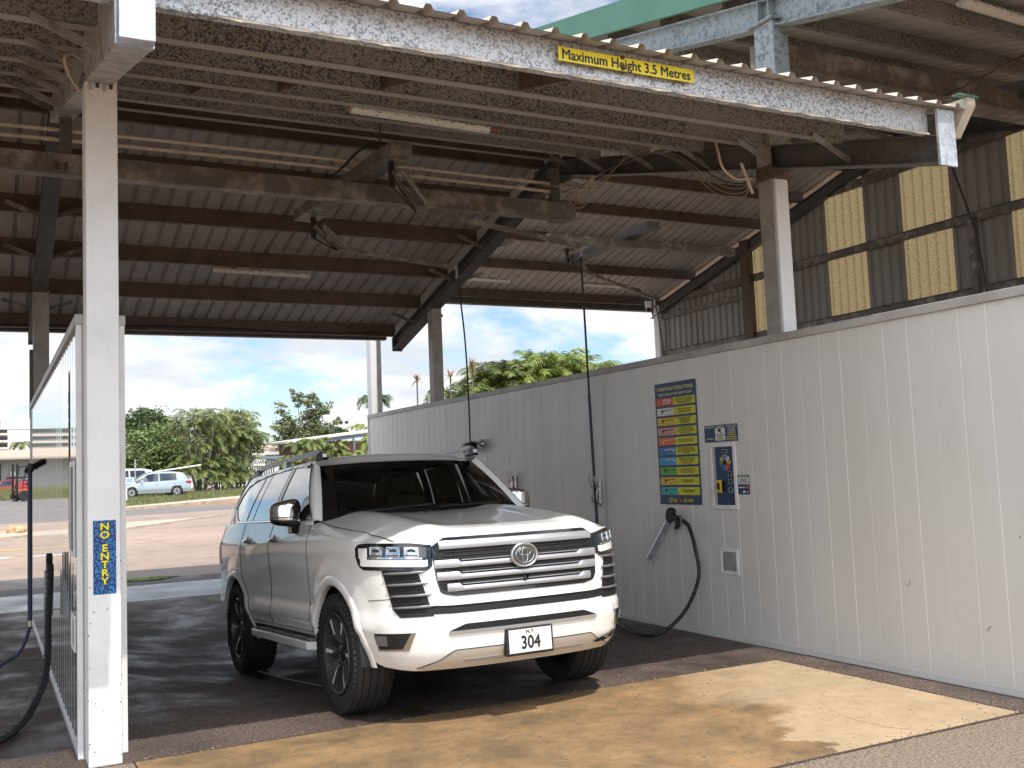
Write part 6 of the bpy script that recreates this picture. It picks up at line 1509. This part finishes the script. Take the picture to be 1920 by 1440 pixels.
def tree(label, x, y, blobs, m, nleaf, size, seed, trunk_h, tr=.22, group=None, kind='tree', core=.35):
    rng = np.random.default_rng(seed); z0 = terr(x, y); t = thing(kind, label, 'tree', (x, y, z0), group)
    pts = []; tot = sum(b[3] * b[4] * b[5] for b in blobs) ; rnd_ = random.Random(seed)
    mb = MB(); top = (x, y, z0 + trunk_h); mb.tube([(x, y, z0 - .1), (x + .05, y, z0 + trunk_h * .5), top], [tr, tr * .8, tr * .6], 8)
    for (bx_, by_, bz_, rx, ry, rz) in blobs:
        c = np.array([x + bx_, y + by_, z0 + bz_]); mb.tube(smoothpath([top, Vector(c) * .5 + Vector(top) * .5 + Vector((rng.normal() * .3, rng.normal() * .3, .1)), Vector(c)], 5), [tr * .5 * (1 - .85 * i / 10) for i in range(11)], 6)
        for k in range(5):
            e = c + np.array([rx, ry, rz]) * rng.uniform(-.8, .8, 3); mb.tube([c, (c + e) / 2 + rng.normal(size=3) * .1, e], [tr * .16, tr * .1, .02], 4)
        n = int(nleaf * (rx * ry * rz) / tot); ncl = max(6, int(n / 45))
        for _ in range(ncl):
            d = rng.normal(size=3); d /= np.linalg.norm(d); r_ = rng.uniform(core, 1.0) ** .6; cc = c + d * np.array([rx, ry, rz]) * r_
            k = int(n / ncl); cs = rng.uniform(.22, .5) * min(rx, rz) * .55
            pts.append(cc + rng.normal(size=(k, 3)) * cs * np.array([1, 1, .75]))
    mb.build('trunk', 'bark', t, smooth=60); leafmesh('crown', m, t, np.concatenate(pts), size, rng)
    return t
tree('dark gum tree rising behind the bright bushy tree, left of the palms', 11.2, 92, [(-1.2, 0, 5.0, 1.6, 1.5, 1.4), (1.0, 0, 6.0, 1.6, 1.5, 1.2), (2.2, 0, 5.0, 1.8, 1.6, 1.4), (-2.6, 0, 4.4, 1.3, 1.3, 1.2), (.9, 0, 6.9, .8, .8, .6)], 'leaf_dark', 10500, .16, 1, 3.0)
tree('bright green bushy tree behind the parked silver hatchback', 11.4, 80, [(-1.8, 0, 2.8, 2.0, 1.8, 2.0), (.6, 0, 3.4, 1.9, 1.8, 1.9), (2.0, 0, 2.4, 1.6, 1.6, 1.6), (-.4, 0, 1.6, 2.8, 1.8, 1.2), (-3.2, 0, 2.0, 1.4, 1.4, 1.6)], 'leaf_a', 17000, .14, 2, 1.6)
tree('grey green gum tree behind the right side of the palm clump', 20.9, 100, [(0, 0, 5.6, 2.4, 2, 1.7), (-1.8, 0, 5.0, 1.5, 1.5, 1.4), (1.6, 0, 4.0, 1.6, 1.6, 1.6), (-.3, 0, 6.6, 1.2, 1.2, .8)], 'leaf_olive', 12000, .16, 3, 3.0)
tree('tall open gum tree standing alone against the sky above the vehicle rail', 32.4, 112, [(-.3, 0, 9.3, 1.5, 1.3, 1.0), (-1.5, 0, 9.9, .9, .9, .6), (1.2, 0, 8.2, 1.5, 1.2, 1.1), (-2.8, 0, 6.6, 1.5, 1.4, 1.4), (-3.2, 0, 8.4, .8, .8, .8), (-.8, 0, 5.6, 1.9, 1.6, 1.6), (1.4, 0, 5.8, 1.5, 1.4, 1.2), (3.5, 0, 7.0, 1.0, .9, .6), (-3.0, 0, 4.6, 1.3, 1.3, 1.1), (.4, 0, 7.4, 1.4, 1.3, 1.1), (-.6, 0, 3.6, 2.0, 1.4, 1.0)], 'leaf_olive', 10500, .17, 4, 3.2, core=.2)
tree('small dark tree crown over the white building roof', 25.8, 118, [(0, 0, 4.4, 1.6, 1.4, .7)], 'leaf_dark', 2500, .16, 9, 2.8)
tree('distant dark tree line seen over the brown building', 37.0, 125, [(0, 0, 6.0, 2.4, 2, .9), (-2.6, 0, 5.6, 1.5, 1.4, .7), (2.4, 0, 6.0, 1.8, 1.4, .9)], 'leaf_dark', 6000, .2, 5, 3)
def frond(mb, base, dirv, length, droop, rng, nl=22, lw=.04, ll=.35, rach=.018):
    base = Vector(base); d = Vector(dirv).normalized(); side_ = d.cross(Vector((0, 0, 1)));
    if side_.length < .01: side_ = Vector((1, 0, 0))
    side_.normalize(); pts = []; p = base.copy(); v = d.copy()
    for i in range(9): pts.append(p.copy()); p = p + v * length / 8; v = (v + Vector((0, 0, -droop * (i + 1) / 8))).normalized()
    mb[1].tube(pts, [rach * (1 - .1 * i) for i in range(9)], 4, cap=False)
    for i in range(1, nl + 1):
        f_ = .12 + .88 * i / nl; k = min(f_ * 8, 7.99); a = int(k); q = pts[a].lerp(pts[a + 1], k - a); tv = (pts[a + 1] - pts[a]).normalized()
        L_ = ll * math.sin(math.pi * (.12 + .82 * f_)) + .05
        for s_ in (-1, 1):
            dd = (side_ * s_ * .8 + tv * .75 + Vector((rng.uniform(-.12, .12), rng.uniform(-.12, .12), rng.uniform(-.25, .20)))).normalized()
            e = q + dd * L_ + Vector((0, 0, -.28 * L_)); mid = q + dd * L_ * .5; w_ = tv * lw
            mb[0].add([q - w_ * .3, mid - w_ * .7, e, mid + w_ * .7, q + w_ * .3], [(0, 1, 2, 3, 4)])
def palm(label, x, y, z0, stems, m, seed, ll=.35, nfr=(7, 10), flen=(1.1, 1.7), lw=.035, group=None, kind='palm_tree', sr=.05, droop=.55, up=.9, nl=22, stemm='palm_stem'):
    rng = random.Random(seed); t = thing(kind, label, 'palm', (x, y, z0), group); lv, rc, st = MB(), MB(), MB()
    for (ox, oy, h, lean) in stems:
        tx, ty = x + ox * .35, y + oy * .35; top = Vector((x + ox + lean, y + oy, z0 + h)); b_ = Vector((tx, ty, z0 - .05))
        st.tube(smoothpath([b_, b_.lerp(top, .5) + Vector((rng.uniform(-.1, .1), 0, 0)), top], 5), sr, 7)
        n = rng.randint(*nfr)
        for k in range(n):
            a = 2 * math.pi * k / n + rng.uniform(-.4, .4); u = rng.uniform(.15, 1.0) * up + .15
            frond((lv, rc), top, (math.cos(a), math.sin(a), u), rng.uniform(*flen), droop * rng.uniform(.7, 1.3), rng, nl=nl, ll=ll, lw=lw)
    st.build('trunk', stemm, t, smooth=60); rc.build('frond_rib', 'palm_stem', t, recalc=False); lv.build('crown', m, t, recalc=False)
    return t
rg = random.Random(21)
for i, (cx, lab) in enumerate(((13.4, 'clumping palm with many thin stems, nearest to the silver hatchback'), (15.1, 'clumping palm in the middle of the verge group, long drooping fronds'), (16.6, 'clumping palm at the right end of the verge group beside the gate'))):
    stems = [(rg.uniform(-1.3, 1.3), rg.uniform(-.6, .6), rg.uniform(1.6, 5.2), rg.uniform(-.4, .4)) for _ in range(13)] + [(rg.uniform(-1.0, 1.0), rg.uniform(-.8, 0), rg.uniform(.3, 1.6), 0) for _ in range(5)]
    palm(lab, cx, 74 + i * 1.3, terr(cx, 74 + i) + .1, stems, 'leaf_palm', 30 + i, ll=.42, flen=(1.3, 2.1), lw=.05, group='clumping palms on the verge', sr=.045, nl=16)
palm('tall coconut style palm standing against the sky right of the square post', 43.2, 121, terr(0, 120), [(0, 0, 9.6, .1)], 'leaf_dark', 41, ll=1.0, nfr=(13, 13), flen=(2.6, 3.4), lw=.10, sr=.16, droop=.75, up=1.1, nl=24)
palm('bright young palm below the tall palm by the wall end', 42.0, 118, terr(0, 120), [(-1.2, 0, 6.2, 0), (2.4, 0, 6.8, 0), (3.6, 0, 6.2, 0)], 'leaf_lime', 42, ll=.8, nfr=(9, 11), flen=(1.8, 2.6), lw=.09, sr=.1)
for k, (x, h) in enumerate(((27.0, 2.2), (28.4, 2.5))):
    palm(['small thin palm in front of the white building, left of the pair', 'small thin palm in front of the white building, right of the pair'][k], x, 104, terr(0, 100), [(0, 0, h, 0)], 'leaf_palm', 50 + k, ll=.5, nfr=(8, 9), flen=(.9, 1.3), lw=.07, group='small thin palms')
for k, (x, y, h, n) in enumerate(((24.2, 84, 3.3, 5), (26.6, 86, 2.9, 6), (30.4, 86, 3.4, 4), (21.6, 82, 2.0, 3), (28.2, 84, 2.0, 4))):
    palm(['garden palm left of the blue roof beam of the brown building', 'garden palm in the middle of the brown building front', 'garden palm at the wall end hiding the brown building corner', 'low palm beside the dark gate behind the roof rail', 'low bright palm just above the vehicle rail'][k], x, y, terr(0, 80), [(rg.uniform(-1, 1), 0, h * rg.uniform(.7, 1.15), 0) for _ in range(n)], 'leaf_lime' if k in (2, 4) else 'leaf_palm', 60 + k, ll=.5, nfr=(9, 11), flen=(1.2, 1.8), lw=.06, group='garden palms by the brown building', nl=18)
# palms close behind the long wall
for k, (x, y, h, n, m_) in enumerate(((10.35, 21.6, 3.15, 4, 'leaf_palm'), (11.2, 22.2, 3.6, 5, 'leaf_palm'), (12.0, 22.0, 3.85, 5, 'leaf_lime'), (12.75, 22.4, 4.0, 5, 'leaf_lime'), (13.5, 22.6, 3.85, 4, 'leaf_lime'))):
    palm('feathery palm above the long wall, %s of the five' % ['leftmost', 'second from left', 'in the middle', 'second from right', 'rightmost'][k], x, y, 0, [(rg.uniform(-.5, .5), rg.uniform(-.3, .3), h * rg.uniform(.9, 1.06), 0) for _ in range(n)], m_, 70 + k, ll=.34, nfr=(10, 12), flen=(.8, 1.2), lw=.022, group='feathery palms behind the long wall', sr=.05, droop=.45, up=1.2, nl=26)
def spiky(label, x, y, h, seed, r=.32):
    rng = random.Random(seed); t = thing('cordyline', label, 'plant', (x, y, 0), 'spiky red plants behind the wall'); lv = MB()
    MB().tube([(x, y, 0), (x + .02, y, h)], .018, 6).build('stem', 'palm_stem', t, smooth=60)
    for k in range(34):
        a = rng.uniform(0, 6.28); e = rng.uniform(-.5, 1.4); d = Vector((math.cos(a) * math.cos(e), math.sin(a) * math.cos(e), math.sin(e))); b_ = Vector((x + .02, y, h)); s_ = d.cross(Vector((0, 0, 1))).normalized() * .012
        L_ = r * rng.uniform(.7, 1.1); lv.add([b_ - s_ * .6, b_ + d * L_ * .5 - s_, b_ + d * L_ + Vector((0, 0, -.05)), b_ + d * L_ * .5 + s_, b_ + s_ * .6], [(0, 1, 2, 3, 4)])
    lv.build('leaf_head', 'leaf_red', t, recalc=False)
spiky('spiky reddish plant head highest of three, left of the hanging hose', 9.60, 20.4, 3.86, 1); spiky('spiky reddish plant head lower down, left of the higher one', 9.15, 20.6, 3.66, 2, .28); spiky('spiky reddish plant head half hidden by the dark column', 8.35, 20.6, 3.6, 3, .22)

# ------------------------------------------------------------------ background: buildings
b_ = thing('white_building', 'long low white building with tan roof behind the gate', 'building', (30, 112, terr(0, 110)))
MB().box(17, 44, 112, 122, .9, 4.4).build('wall', 'render_white', b_); MB().add([(16.5, 111.4, 4.35), (44.5, 111.4, 4.35), (44.5, 117, 5.6), (16.5, 117, 5.6), (16.5, 122.5, 4.3), (44.5, 122.5, 4.3)], [(0, 1, 2, 3), (3, 2, 5, 4)]).build('roof', 'roof_tan', b_)
MB().box(16.5, 44.5, 111.30, 111.42, 4.25, 4.55).build('fascia', 'roof_white', b_)
for x in (20, 24, 33, 38): MB().box(x, x + 1.4, 111.94, 112.02, 2.0, 3.2).build('window', 'window_dark', b_)
b_ = thing('brown_building', 'brown rendered building with pale low pitched roof and blue eaves beam', 'building', (30, 93, terr(0, 90)))
MB().box(26.5, 40, 93, 103, .9, 4.9).build('wall', 'render_brown', b_)
MB().add([(24.3, 91.4, 4.75), (42, 91.4, 6.7), (42, 104, 6.9), (24.3, 104, 4.95), (24.3, 91.4, 4.95), (42, 91.4, 6.9), (42, 104, 7.1), (24.3, 104, 5.15)], [(0, 1, 2, 3), (4, 7, 6, 5), (0, 4, 5, 1), (1, 5, 6, 2), (2, 6, 7, 3), (3, 7, 4, 0)]).build('roof', 'roof_white', b_)
MB().add([(24.6, 91.6, 4.45), (40, 91.6, 6.10), (40, 91.8, 6.10), (24.6, 91.8, 4.45), (24.6, 91.6, 4.75), (40, 91.6, 6.45), (40, 91.8, 6.45), (24.6, 91.8, 4.75)], [(0, 1, 2, 3), (4, 7, 6, 5), (0, 4, 5, 1), (1, 5, 6, 2), (2, 6, 7, 3), (3, 7, 4, 0)]).build('eaves_beam', 'fascia_blue', b_)
for x in (27.4, 30.6): MB().box(x, x + .12, 91.55, 91.85, 3.9, 4.95 + (x - 24.6) * .08).build('beam_stub', 'fascia_blue', b_)
MB().box(19, 25.5, 92, 93, 3.4, 3.65).build('low_canopy', 'fascia_blue', b_);
b_ = thing('metal_workshop', 'pale metal clad workshop with tan verandah roof at the far left', 'building', (-2, 122, terr(0, 120)))
MB().box(-30, 9, 122, 140, .9, 5.0).build('wall', 'cladding_pale', b_)
rb_ = MB()
for k in range(60): rb_.box(-14 + k * .38, -13.86 + k * .38, 121.94, 121.99, .9, 4.6)
rb_.build('wall_rib', 'cladding_pale', b_)
MB().add([(-31, 119.5, 4.75), (9.8, 119.5, 4.75), (9.8, 130, 5.9), (-31, 130, 5.9), (-31, 119.5, 4.95), (9.8, 119.5, 4.95), (9.8, 130, 6.1), (-31, 130, 6.1)], [(0, 1, 2, 3), (4, 7, 6, 5), (0, 4, 5, 1), (1, 5, 6, 2), (2, 6, 7, 3), (3, 7, 4, 0)]).build('roof', 'roof_tan', b_)
MB().box(1.9, 6.0, 121.86, 121.95, 2.1, 2.9).build('window', 'window_dark', b_); MB().box(-1.5, 1.4, 121.86, 121.95, .95, 4.4).build('door_opening', 'window_dark', b_)
ac = MB().box(2.3, 3.0, 121.5, 121.9, 3.0, 3.5).build('aircon_unit', 'render_white', b_)
b_ = thing('apartment_tower', 'cream apartment tower with stacked balconies far off at the left edge', 'building', (0, 330, 1))
MB().box(-22, 5.6, 330, 350, 0, 19.3).build('wall', 'tower_cream', b_)
for k in range(7):
    z = 5.2 + k * 2.05; MB().box(-22, 5.4, 329.7, 330.02, z + .5, z + 1.5).build('window_band', 'window_dark', b_)
    MB().box(1.5, 7.2, 328.4, 330, z - .15, z + .45).build('balcony', 'tower_cream', b_)
    MB().box(2.2, 5.0, 329.6, 329.69, z + .5, z + 1.6).build('balcony_door', 'window_dark', b_)
MB().box(1, 4, 333, 338, 19.3, 20.4).build('roof_plant', 'tower_cream', b_); MB().tube([(3.6, 332, 19.3), (3.6, 332, 22)], .12, 6).build('mast', 'galv_grey', b_)
palm('tall palm in front of the cream apartment tower', 5.4, 205, 1, [(0, 0, 8.6, .2)], 'leaf_palm', 91, ll=.9, nfr=(12, 12), flen=(2.2, 3.0), lw=.10, sr=.16, droop=.8)
# power line
t = thing('power_line', 'thin overhead wire crossing the sky left of the glossy wall', 'wire', (0, 180, 10)); MB().tube([(-20, 180, 11.2), (20, 180, 11.0)], .05, 4).build('wire_span', 'rafter_dark', t)

# ------------------------------------------------------------------ background: vehicles
def small_car(label, name, paint, loc, rz, L_, H, W, roof, wheel_r=.31, tail=True):
    """hatchback / wagon: lofted lower body and glasshouse; local x forward, origin at ground centre"""
    t = thing(name, label, 'car'); ORG[t.name] = (0, 0, 0); hl = L_ / 2; wx = (L_ * .315, -L_ * .30)
    # profile of waist and roof
    xs_ = np.linspace(-hl, hl, 61); bon, rf0, rf1, rr_ = roof   # bonnet start, windscreen top, roof end, tail top
    zb = lambda x: .22 + .10 * (abs(x) / hl) ** 6
    zw = lambda x: float(np.interp(x, [-hl, -hl * .97, -hl * .5, hl * .30, hl * .55, hl * .88, hl * .97, hl], [H * .50, H * .62, H * .63, H * .59, H * .565, H * .47, H * .40, H * .33]))
    hw = lambda x, z: W / 2 * (1 - .10 * abs(x / hl) ** 5) * (1 - .10 * max(0, .45 - z) - .06 * max(0, (z - .6)))
    b = MB(); cut = wheel_r + .055
    for sd in (-1, 1):
        vs = []; n = 14; inside = []
        for x in xs_:
            for j in range(n + 1):
                z = zb(x) + (zw(x) - zb(x)) * j / n; xx = x; zz = z; ins = 0
                for c in wx:
                    d = math.hypot(x - c, z - wheel_r)
                    if d < cut: ins = 1; cd = c
                if ins: d = max(.01, math.hypot(x - cd, z - wheel_r)); 
                vs.append((xx, sd * (hw(x, z) - (.03 * (j / n) ** 3)), zz)); inside.append(ins)
        fs = []
        for i in range(len(xs_) - 1):
            for j in range(n):
                q = (i * (n + 1) + j, (i + 1) * (n + 1) + j, (i + 1) * (n + 1) + j + 1, i * (n + 1) + j + 1)
                if sum(inside[k] for k in q) < 3: fs.append(q)
        b.add(vs, fs)
    b.grid(lambda u, v: (xs_[int(round(u * 60))], (v * 2 - 1) * (hw(xs_[int(round(u * 60))], zw(xs_[int(round(u * 60))])) - .03), zw(xs_[int(round(u * 60))]) + .02 * (1 - (v * 2 - 1) ** 2)), 60, 8)
    for e in (-1, 1): b.grid(lambda u, v: (e * (hl + .04 * (1 - (u * 2 - 1) ** 2)), (u * 2 - 1) * hw(hl, .5), zb(hl) + (zw(e * hl) - zb(hl)) * v), 8, 6)
    b.build('body', paint, t, smooth=40)
    # glasshouse
    zr = lambda x: float(np.interp(x, [-hl * .97, rr_, rf1, 0, rf0, bon], [zw(-hl * .97), H * .93, H * .99, H, H * .965, zw(bon)]))
    X = np.linspace(-hl * .97, bon, 41); g_ = MB()
    wg = lambda x, v: (hw(x, .7) - .04) * (1 - .20 * v)
    for sd in (-1, 1): g_.grid(lambda u, v: (X[int(round(u * 40))], sd * wg(X[int(round(u * 40))], v), zw(X[int(round(u * 40))]) - .01 + (zr(X[int(round(u * 40))]) - zw(X[int(round(u * 40))])) * v), 40, 4)
    g_.grid(lambda u, v: (X[int(round(u * 40))], (v * 2 - 1) * wg(X[int(round(u * 40))], 1), zr(X[int(round(u * 40))]) + .03 * (1 - (v * 2 - 1) ** 2)), 40, 8)
    g_.build('roof', paint, t, smooth=50)
    for sd in (-1, 1):
        for k, (xa, xb) in enumerate(((-hl * .10, bon * .80), (-hl * .60, -hl * .14))):
            mb = MB(); mb.grid(lambda u, v: ((lambda x: (x, sd * (wg(x, .06 + .78 * v * min(1, 1)) + .012), zw(x) + .02 + max(0.01, (zr(x) - zw(x)) * .82 - .03) * v))(xa + (xb - xa) * u)), 16, 4); mb.build('side_window', 'tinted_glass', t, smooth=50)
            mb = MB(); xh = xa + .12; mb.tube([(xh - .07, sd * (hw(xh, .75) + .01), H * .53), (xh + .07, sd * (hw(xh, .75) + .01), H * .53)], .016, 6); mb.build('handle', paint, t)
        mb = MB(); mb.tube([(hl * .34, sd * (hw(0, .8)), H * .62), (hl * .36, sd * (hw(0, .8) + .14), H * .64)], [.05, .09], 8); mb.build('door_mirror', paint, t, smooth=50)
        mb = MB(); mb.box(-hl - .02, -hl + .28, sd * (hw(hl, .8) + .012) - .01, sd * (hw(hl, .8) + .035), H * .50, H * .60); mb.build('tail_lamp', 'tail_red', t, bevel=.01)
        mb = MB(); mb.box(hl - .30, hl - .02, sd * (hw(hl, .6) + .0) - .02, sd * (hw(hl, .6) + .02), H * .36, H * .45); mb.build('headlight', 'lamp_unit', t, bevel=.01)
    for nm, xa, xb in (('windscreen', rf0 - .02, bon - .03), ('rear_window', -hl * .93, rf1 - .1)):
        mb = MB(); mb.grid(lambda u, v: ((lambda x: (x, (v * 2 - 1) * wg(x, .9) * .9, zr(x) + .03 * (1 - (v * 2 - 1) ** 2) + .014))(xa + (xb - xa) * u)), 6, 6); mb.build(nm, 'tinted_glass', t, smooth=50)
    MB().box(-hl * .9, hl * .9, -W * .36, W * .36, .18, .5).build('underbody', 'mesh_black', t)
    for c in wx:
        for sd in (-1, 1):
            w_ = thing_child('wheel', t); y = sd * (W / 2 - .11)
            mb = MB(); mb.lathe([(-.09, wheel_r * .62), (-.095, wheel_r * .9), (-.06, wheel_r), (.06, wheel_r), (.095, wheel_r * .9), (.09, wheel_r * .62)], 32, (c, y, wheel_r), 'y'); mb.build('tyre', 'tyre', w_, smooth=40)
            mb = MB(); mb.lathe([(sd * .07, wheel_r * .64), (sd * .05, .0001)], 24, (c, y, wheel_r), 'y'); mb.build('rim', 'matt_black', w_)
            mb = MB()
            for k in range(8):
                a = k * math.pi / 4; a2 = a + .42
                mb.add([(c + r_ * math.cos(q), y + sd * .085, wheel_r + r_ * math.sin(q)) for r_, q in ((.05, a), (wheel_r * .63, a - .05), (wheel_r * .63, a2), (.05, a + .3))], [(0, 1, 2, 3)])
            mb.lathe([(sd * .087, wheel_r * .66), (sd * .087, wheel_r * .58)], 24, (c, y, wheel_r), 'y'); mb.build('hub_cap', 'satin_silver', w_)
            MB().lathe([(sd * .02, cut * 1.01), (-sd * .25, cut * 1.01)], 20, (c, sd * W / 2 - sd * .04, wheel_r), 'y').build('arch_liner', 'mesh_black', t)
    t.location = loc; t.rotation_euler = (0, 0, rz); return t
small_car('silver blue five door hatchback parked on the verge, facing left', 'hatchback', 'hatch_silver', (8.85, 64.5, terr(0, 64.5) + .06), R(184), 4.22, 1.50, 1.76, (1.35, .35, -1.1, -1.75))
small_car('white hatchback mostly hidden behind the silver hatchback', 'hatchback', 'car_white', (8.2, 73.5, terr(0, 73) + .05), R(188), 4.3, 1.75, 1.76, (1.35, .35, -1.1, -1.75), .31)
small_car('white van roof showing behind the parked hatchbacks', 'van', 'car_white', (8.4, 77.5, terr(0, 77) - .1), R(184), 4.9, 1.75, 1.9, (1.6, .8, -2.0, -2.25), .36)
small_car('red wagon parked by the metal workshop at the far left', 'wagon', 'car_red', (2.1, 108, terr(0, 108)), R(120), 4.6, 1.6, 1.85, (1.3, .5, -1.8, -2.1), .34)
small_car('white wagon parked beside the red wagon at the workshop', 'wagon', 'car_white', (4.4, 113, terr(0, 110)), R(150), 4.7, 1.8, 1.85, (1.3, .5, -1.8, -2.1), .36)
small_car('white ute roof glimpsed beyond the vehicle roof beside the wall end', 'ute', 'car_white', (24.0, 68, terr(0, 68) + .25), R(200), 5.0, 1.95, 1.9, (1.3, .6, -.3, -.9), .38)
# forklift
fk = thing('forklift', 'orange and black forklift parked on the lot left of the glossy wall', 'forklift'); ORG[fk.name] = (0, 0, 0)
fb = MB(); fb.prism([(-.9, .35), (-.95, 1.0), (-.5, 1.15), (-.3, .75), (.55, .75), (.7, .35)], lambda a, b, d: (a, d, b), -.5, .5); fb.build('chassis', 'forklift_orange', fk, bevel=.05)
MB().prism([(-.98, .4), (-1.05, 1.0), (-.6, 1.2), (-.5, .4)], lambda a, b, d: (a, d, b), -.48, .48).build('counterweight', 'rubber_black', fk, bevel=.05)
for y in (-.45, .45):
    MB().tube([(-.6, y, 1.15), (-.45, y, 2.1), (.35, y, 2.15), (.62, y, .75)], .035, 6).build('guard_post', 'rubber_black', fk, smooth=40)
    MB().beam((.85, y * .6, .2), (.85, y * .6, 2.3), .08, .12).build('mast_rail', 'rubber_black', fk)
    MB().beam((.9, y * .5, .12), (1.9, y * .5, .12), .10, .04).build('fork', 'rafter_dark', fk)
MB().box(-.5, .4, -.48, .48, 2.10, 2.16).build('overhead_guard', 'rubber_black', fk); MB().box(-.4, .1, -.25, .25, .95, 1.1).build('seat', 'rubber_black', fk, bevel=.03); MB().box(-.45, -.35, -.25, .25, 1.05, 1.5).build('seat_back', 'forklift_orange', fk, bevel=.03)
for x, r_ in ((-.65, .24), (.55, .32)):
    for y in (-.5, .5): MB().lathe([(-.08, .0001), (-.08, r_ * .6), (-.09, r_), (.09, r_), (.08, r_ * .6), (.08, .0001)], 20, (x, y, r_), 'y').build('wheel', 'tyre', fk, smooth=40)
fk.location = (2.35, 70.5, terr(0, 70) + .03); fk.rotation_euler = (0, 0, R(205))

# ------------------------------------------------------------------ street bits
t = thing('warning_board', 'white SLOW DOWN board on the dark palisade fence by the gate', 'sign', (22.6, 95, terr(0, 95)))
MB().box(21.95, 23.1, 94.96, 95.0, 2.85, 4.0).build('board', 'c_white', t); text('lettering', 'SLOW', .46, frontT(94.955, 22.52, 3.66), 'ink_black', t, bold=.012, xs=.85); text('lettering', 'DOWN', .46, frontT(94.955, 22.52, 3.16), 'ink_black', t, bold=.012, xs=.85)
MB().box(22.4, 22.5, 95.0, 95.08, 1.2, 3.2).build('post', 'galv_grey', t)
t = thing('palisade_fence', 'dark palisade fence and gate beside the palms', 'fence', (21, 96, terr(0, 96)))
for k in range(26):
    x = 18.6 + k * .22; MB().box(x, x + .09, 96, 96.03, 1.2, 3.7).build('pale', 'fence_green', t)
for z in (1.6, 3.4): MB().box(18.6, 24.3, 96.04, 96.1, z, z + .08).build('rail', 'fence_green', t)
MB().box(19.6, 21.2, 95.7, 95.95, 1.2, 4.1).build('gate_panel', 'fence_green', t)
t = thing('street_sign', 'low white street name plate reading RD on a short post in front of the hatchback', 'sign', (6.75, 58.7, terr(0, 58.7)))
MB().box(6.72, 6.78, 58.68, 58.74, .6, 1.62).build('post', 'white_trim', t); MB().box(5.9, 7.12, 58.62, 58.66, 1.62, 1.98).build('plate', 'c_white', t)
text('lettering', 'RD', .30, frontT(58.61, 6.93, 1.80), 'c_lightblue', t, bold=.008, xs=.8)
t = thing('guide_post', 'thin pale post standing behind the hatchback bonnet', 'post', (8.6, 70.2, terr(0, 70))); MB().box(8.57, 8.66, 70.2, 70.26, .8, 3.2).build('shaft', 'galv_grey', t)
t = thing('boom_gate', 'long pale boom gate pole slanting above the silver hatchback roof', 'gate', (12.5, 72, terr(0, 72))); MB().tube([(9.9, 72.5, 2.35), (13.2, 72.5, 2.75)], .05, 8).build('pole', 'white_trim', t); MB().box(13.15, 13.35, 73.4, 73.6, .9, 2.6).build('pedestal', 'fence_green', t)
def rock(name, label, c, s, seed):
    t = thing(name, label, 'rock', c); bm = bmesh.new(); bmesh.ops.create_icosphere(bm, subdivisions=4, radius=1); rg_ = np.random.default_rng(seed)
    K = rg_.normal(size=(14, 3)); K /= np.linalg.norm(K, axis=1)[:, None]
    for v in bm.verts:
        d = np.array(v.co); m_ = max(0, (K @ d).max()); v.co = Vector(d * (1.15 - .35 * m_ ** 3 + .05 * math.sin(9 * d[0] + 5 * d[1]))); v.co.x *= s[0]; v.co.y *= s[1]; v.co.z *= s[2]
    me = bpy.data.meshes.new('boulder'); bm.to_mesh(me); bm.free(); me.materials.append(MATS['rock']); o = bpy.data.objects.new('boulder', me); col.objects.link(o); o.parent = t; return t
rock('rock', 'largest tan rock on the traffic island', (.78, 33.1, .36), (.32, .3, .20), 1); rock('rock', 'small tan rock left of the largest on the island', (.45, 33.3, .30), (.16, .15, .11), 2); rock('rock', 'small tan rock right of the largest on the island', (1.12, 33.0, .30), (.15, .14, .08), 3)
# grass and shrubs by the side street, left
t = thing('shrub', 'patch of tall dry grass at the far left below the parked red wagon', 'shrub', (.2, 76, terr(0, 76))); lv = MB(); rr = random.Random(5)
for _ in range(1500):
    x = rr.uniform(-6, 1.6); y = rr.uniform(73, 86); h = rr.uniform(.3, 1.1); z = terr(x, y); dx_ = rr.uniform(-.25, .25); w_ = .025
    lv.add([(x - w_, y, z), (x + w_, y, z), (x + dx_, y + rr.uniform(-.2, .2), z + h)], [(0, 1, 2)])
lv.build('blades', 'grass', t, recalc=False)
# loose gravel washed over the slab edges
sg = MB(); rr = random.Random(18)
for _ in range(1500):
    k = rr.random()
    if k < .55: x = rr.uniform(PX0, PX1 + .2); y = PY0 + rr.gauss(-.02, .05)
    elif k < .8: x = PX1 + rr.gauss(.03, .04); y = rr.uniform(PY0, PY1)
    else: x = rr.uniform(PX0, PX1); y = PY1 + rr.gauss(.02, .03)
    s_ = rr.uniform(.003, .009); z = .0065 if (PX0 < x < PX1 and PY0 < y < PY1) else .0005; a = rr.uniform(0, 6)
    P4 = [(x + s_ * math.cos(a + q) * rr.uniform(.7, 1.1), y + s_ * math.sin(a + q), z) for q in (0, 1.6, 3.1, 4.7)]
    sg.add(P4 + [(x, y, z + s_ * .8)], [(0, 1, 4), (1, 2, 4), (2, 3, 4), (3, 0, 4)])
tag(sg.build('gravel', 'apron', recalc=False), kind='stuff')
# scattered grit and paint flakes on the apron and pad
gt = MB(); rr = random.Random(8)
for _ in range(260):
    x = rr.uniform(3.8, 5.84); y = rr.uniform(4.0, 7.6) if rr.random() < .5 else rr.uniform(6.32, 7.5)
    if PX0 < x < PX1 and PY0 < y < PY1 and rr.random() < .85: continue
    s_ = rr.uniform(.0015, .0045); z = .007 if (PX0 < x < PX1 and PY0 < y < PY1) else .001
    gt.add([(x - s_, y - s_, z), (x + s_, y - s_ * .5, z), (x + s_ * .5, y + s_, z), (x, y, z + s_)], [(0, 1, 3), (1, 2, 3), (2, 0, 3)])
tag(gt.build('grit', 'kerb', recalc=False), kind='stuff')
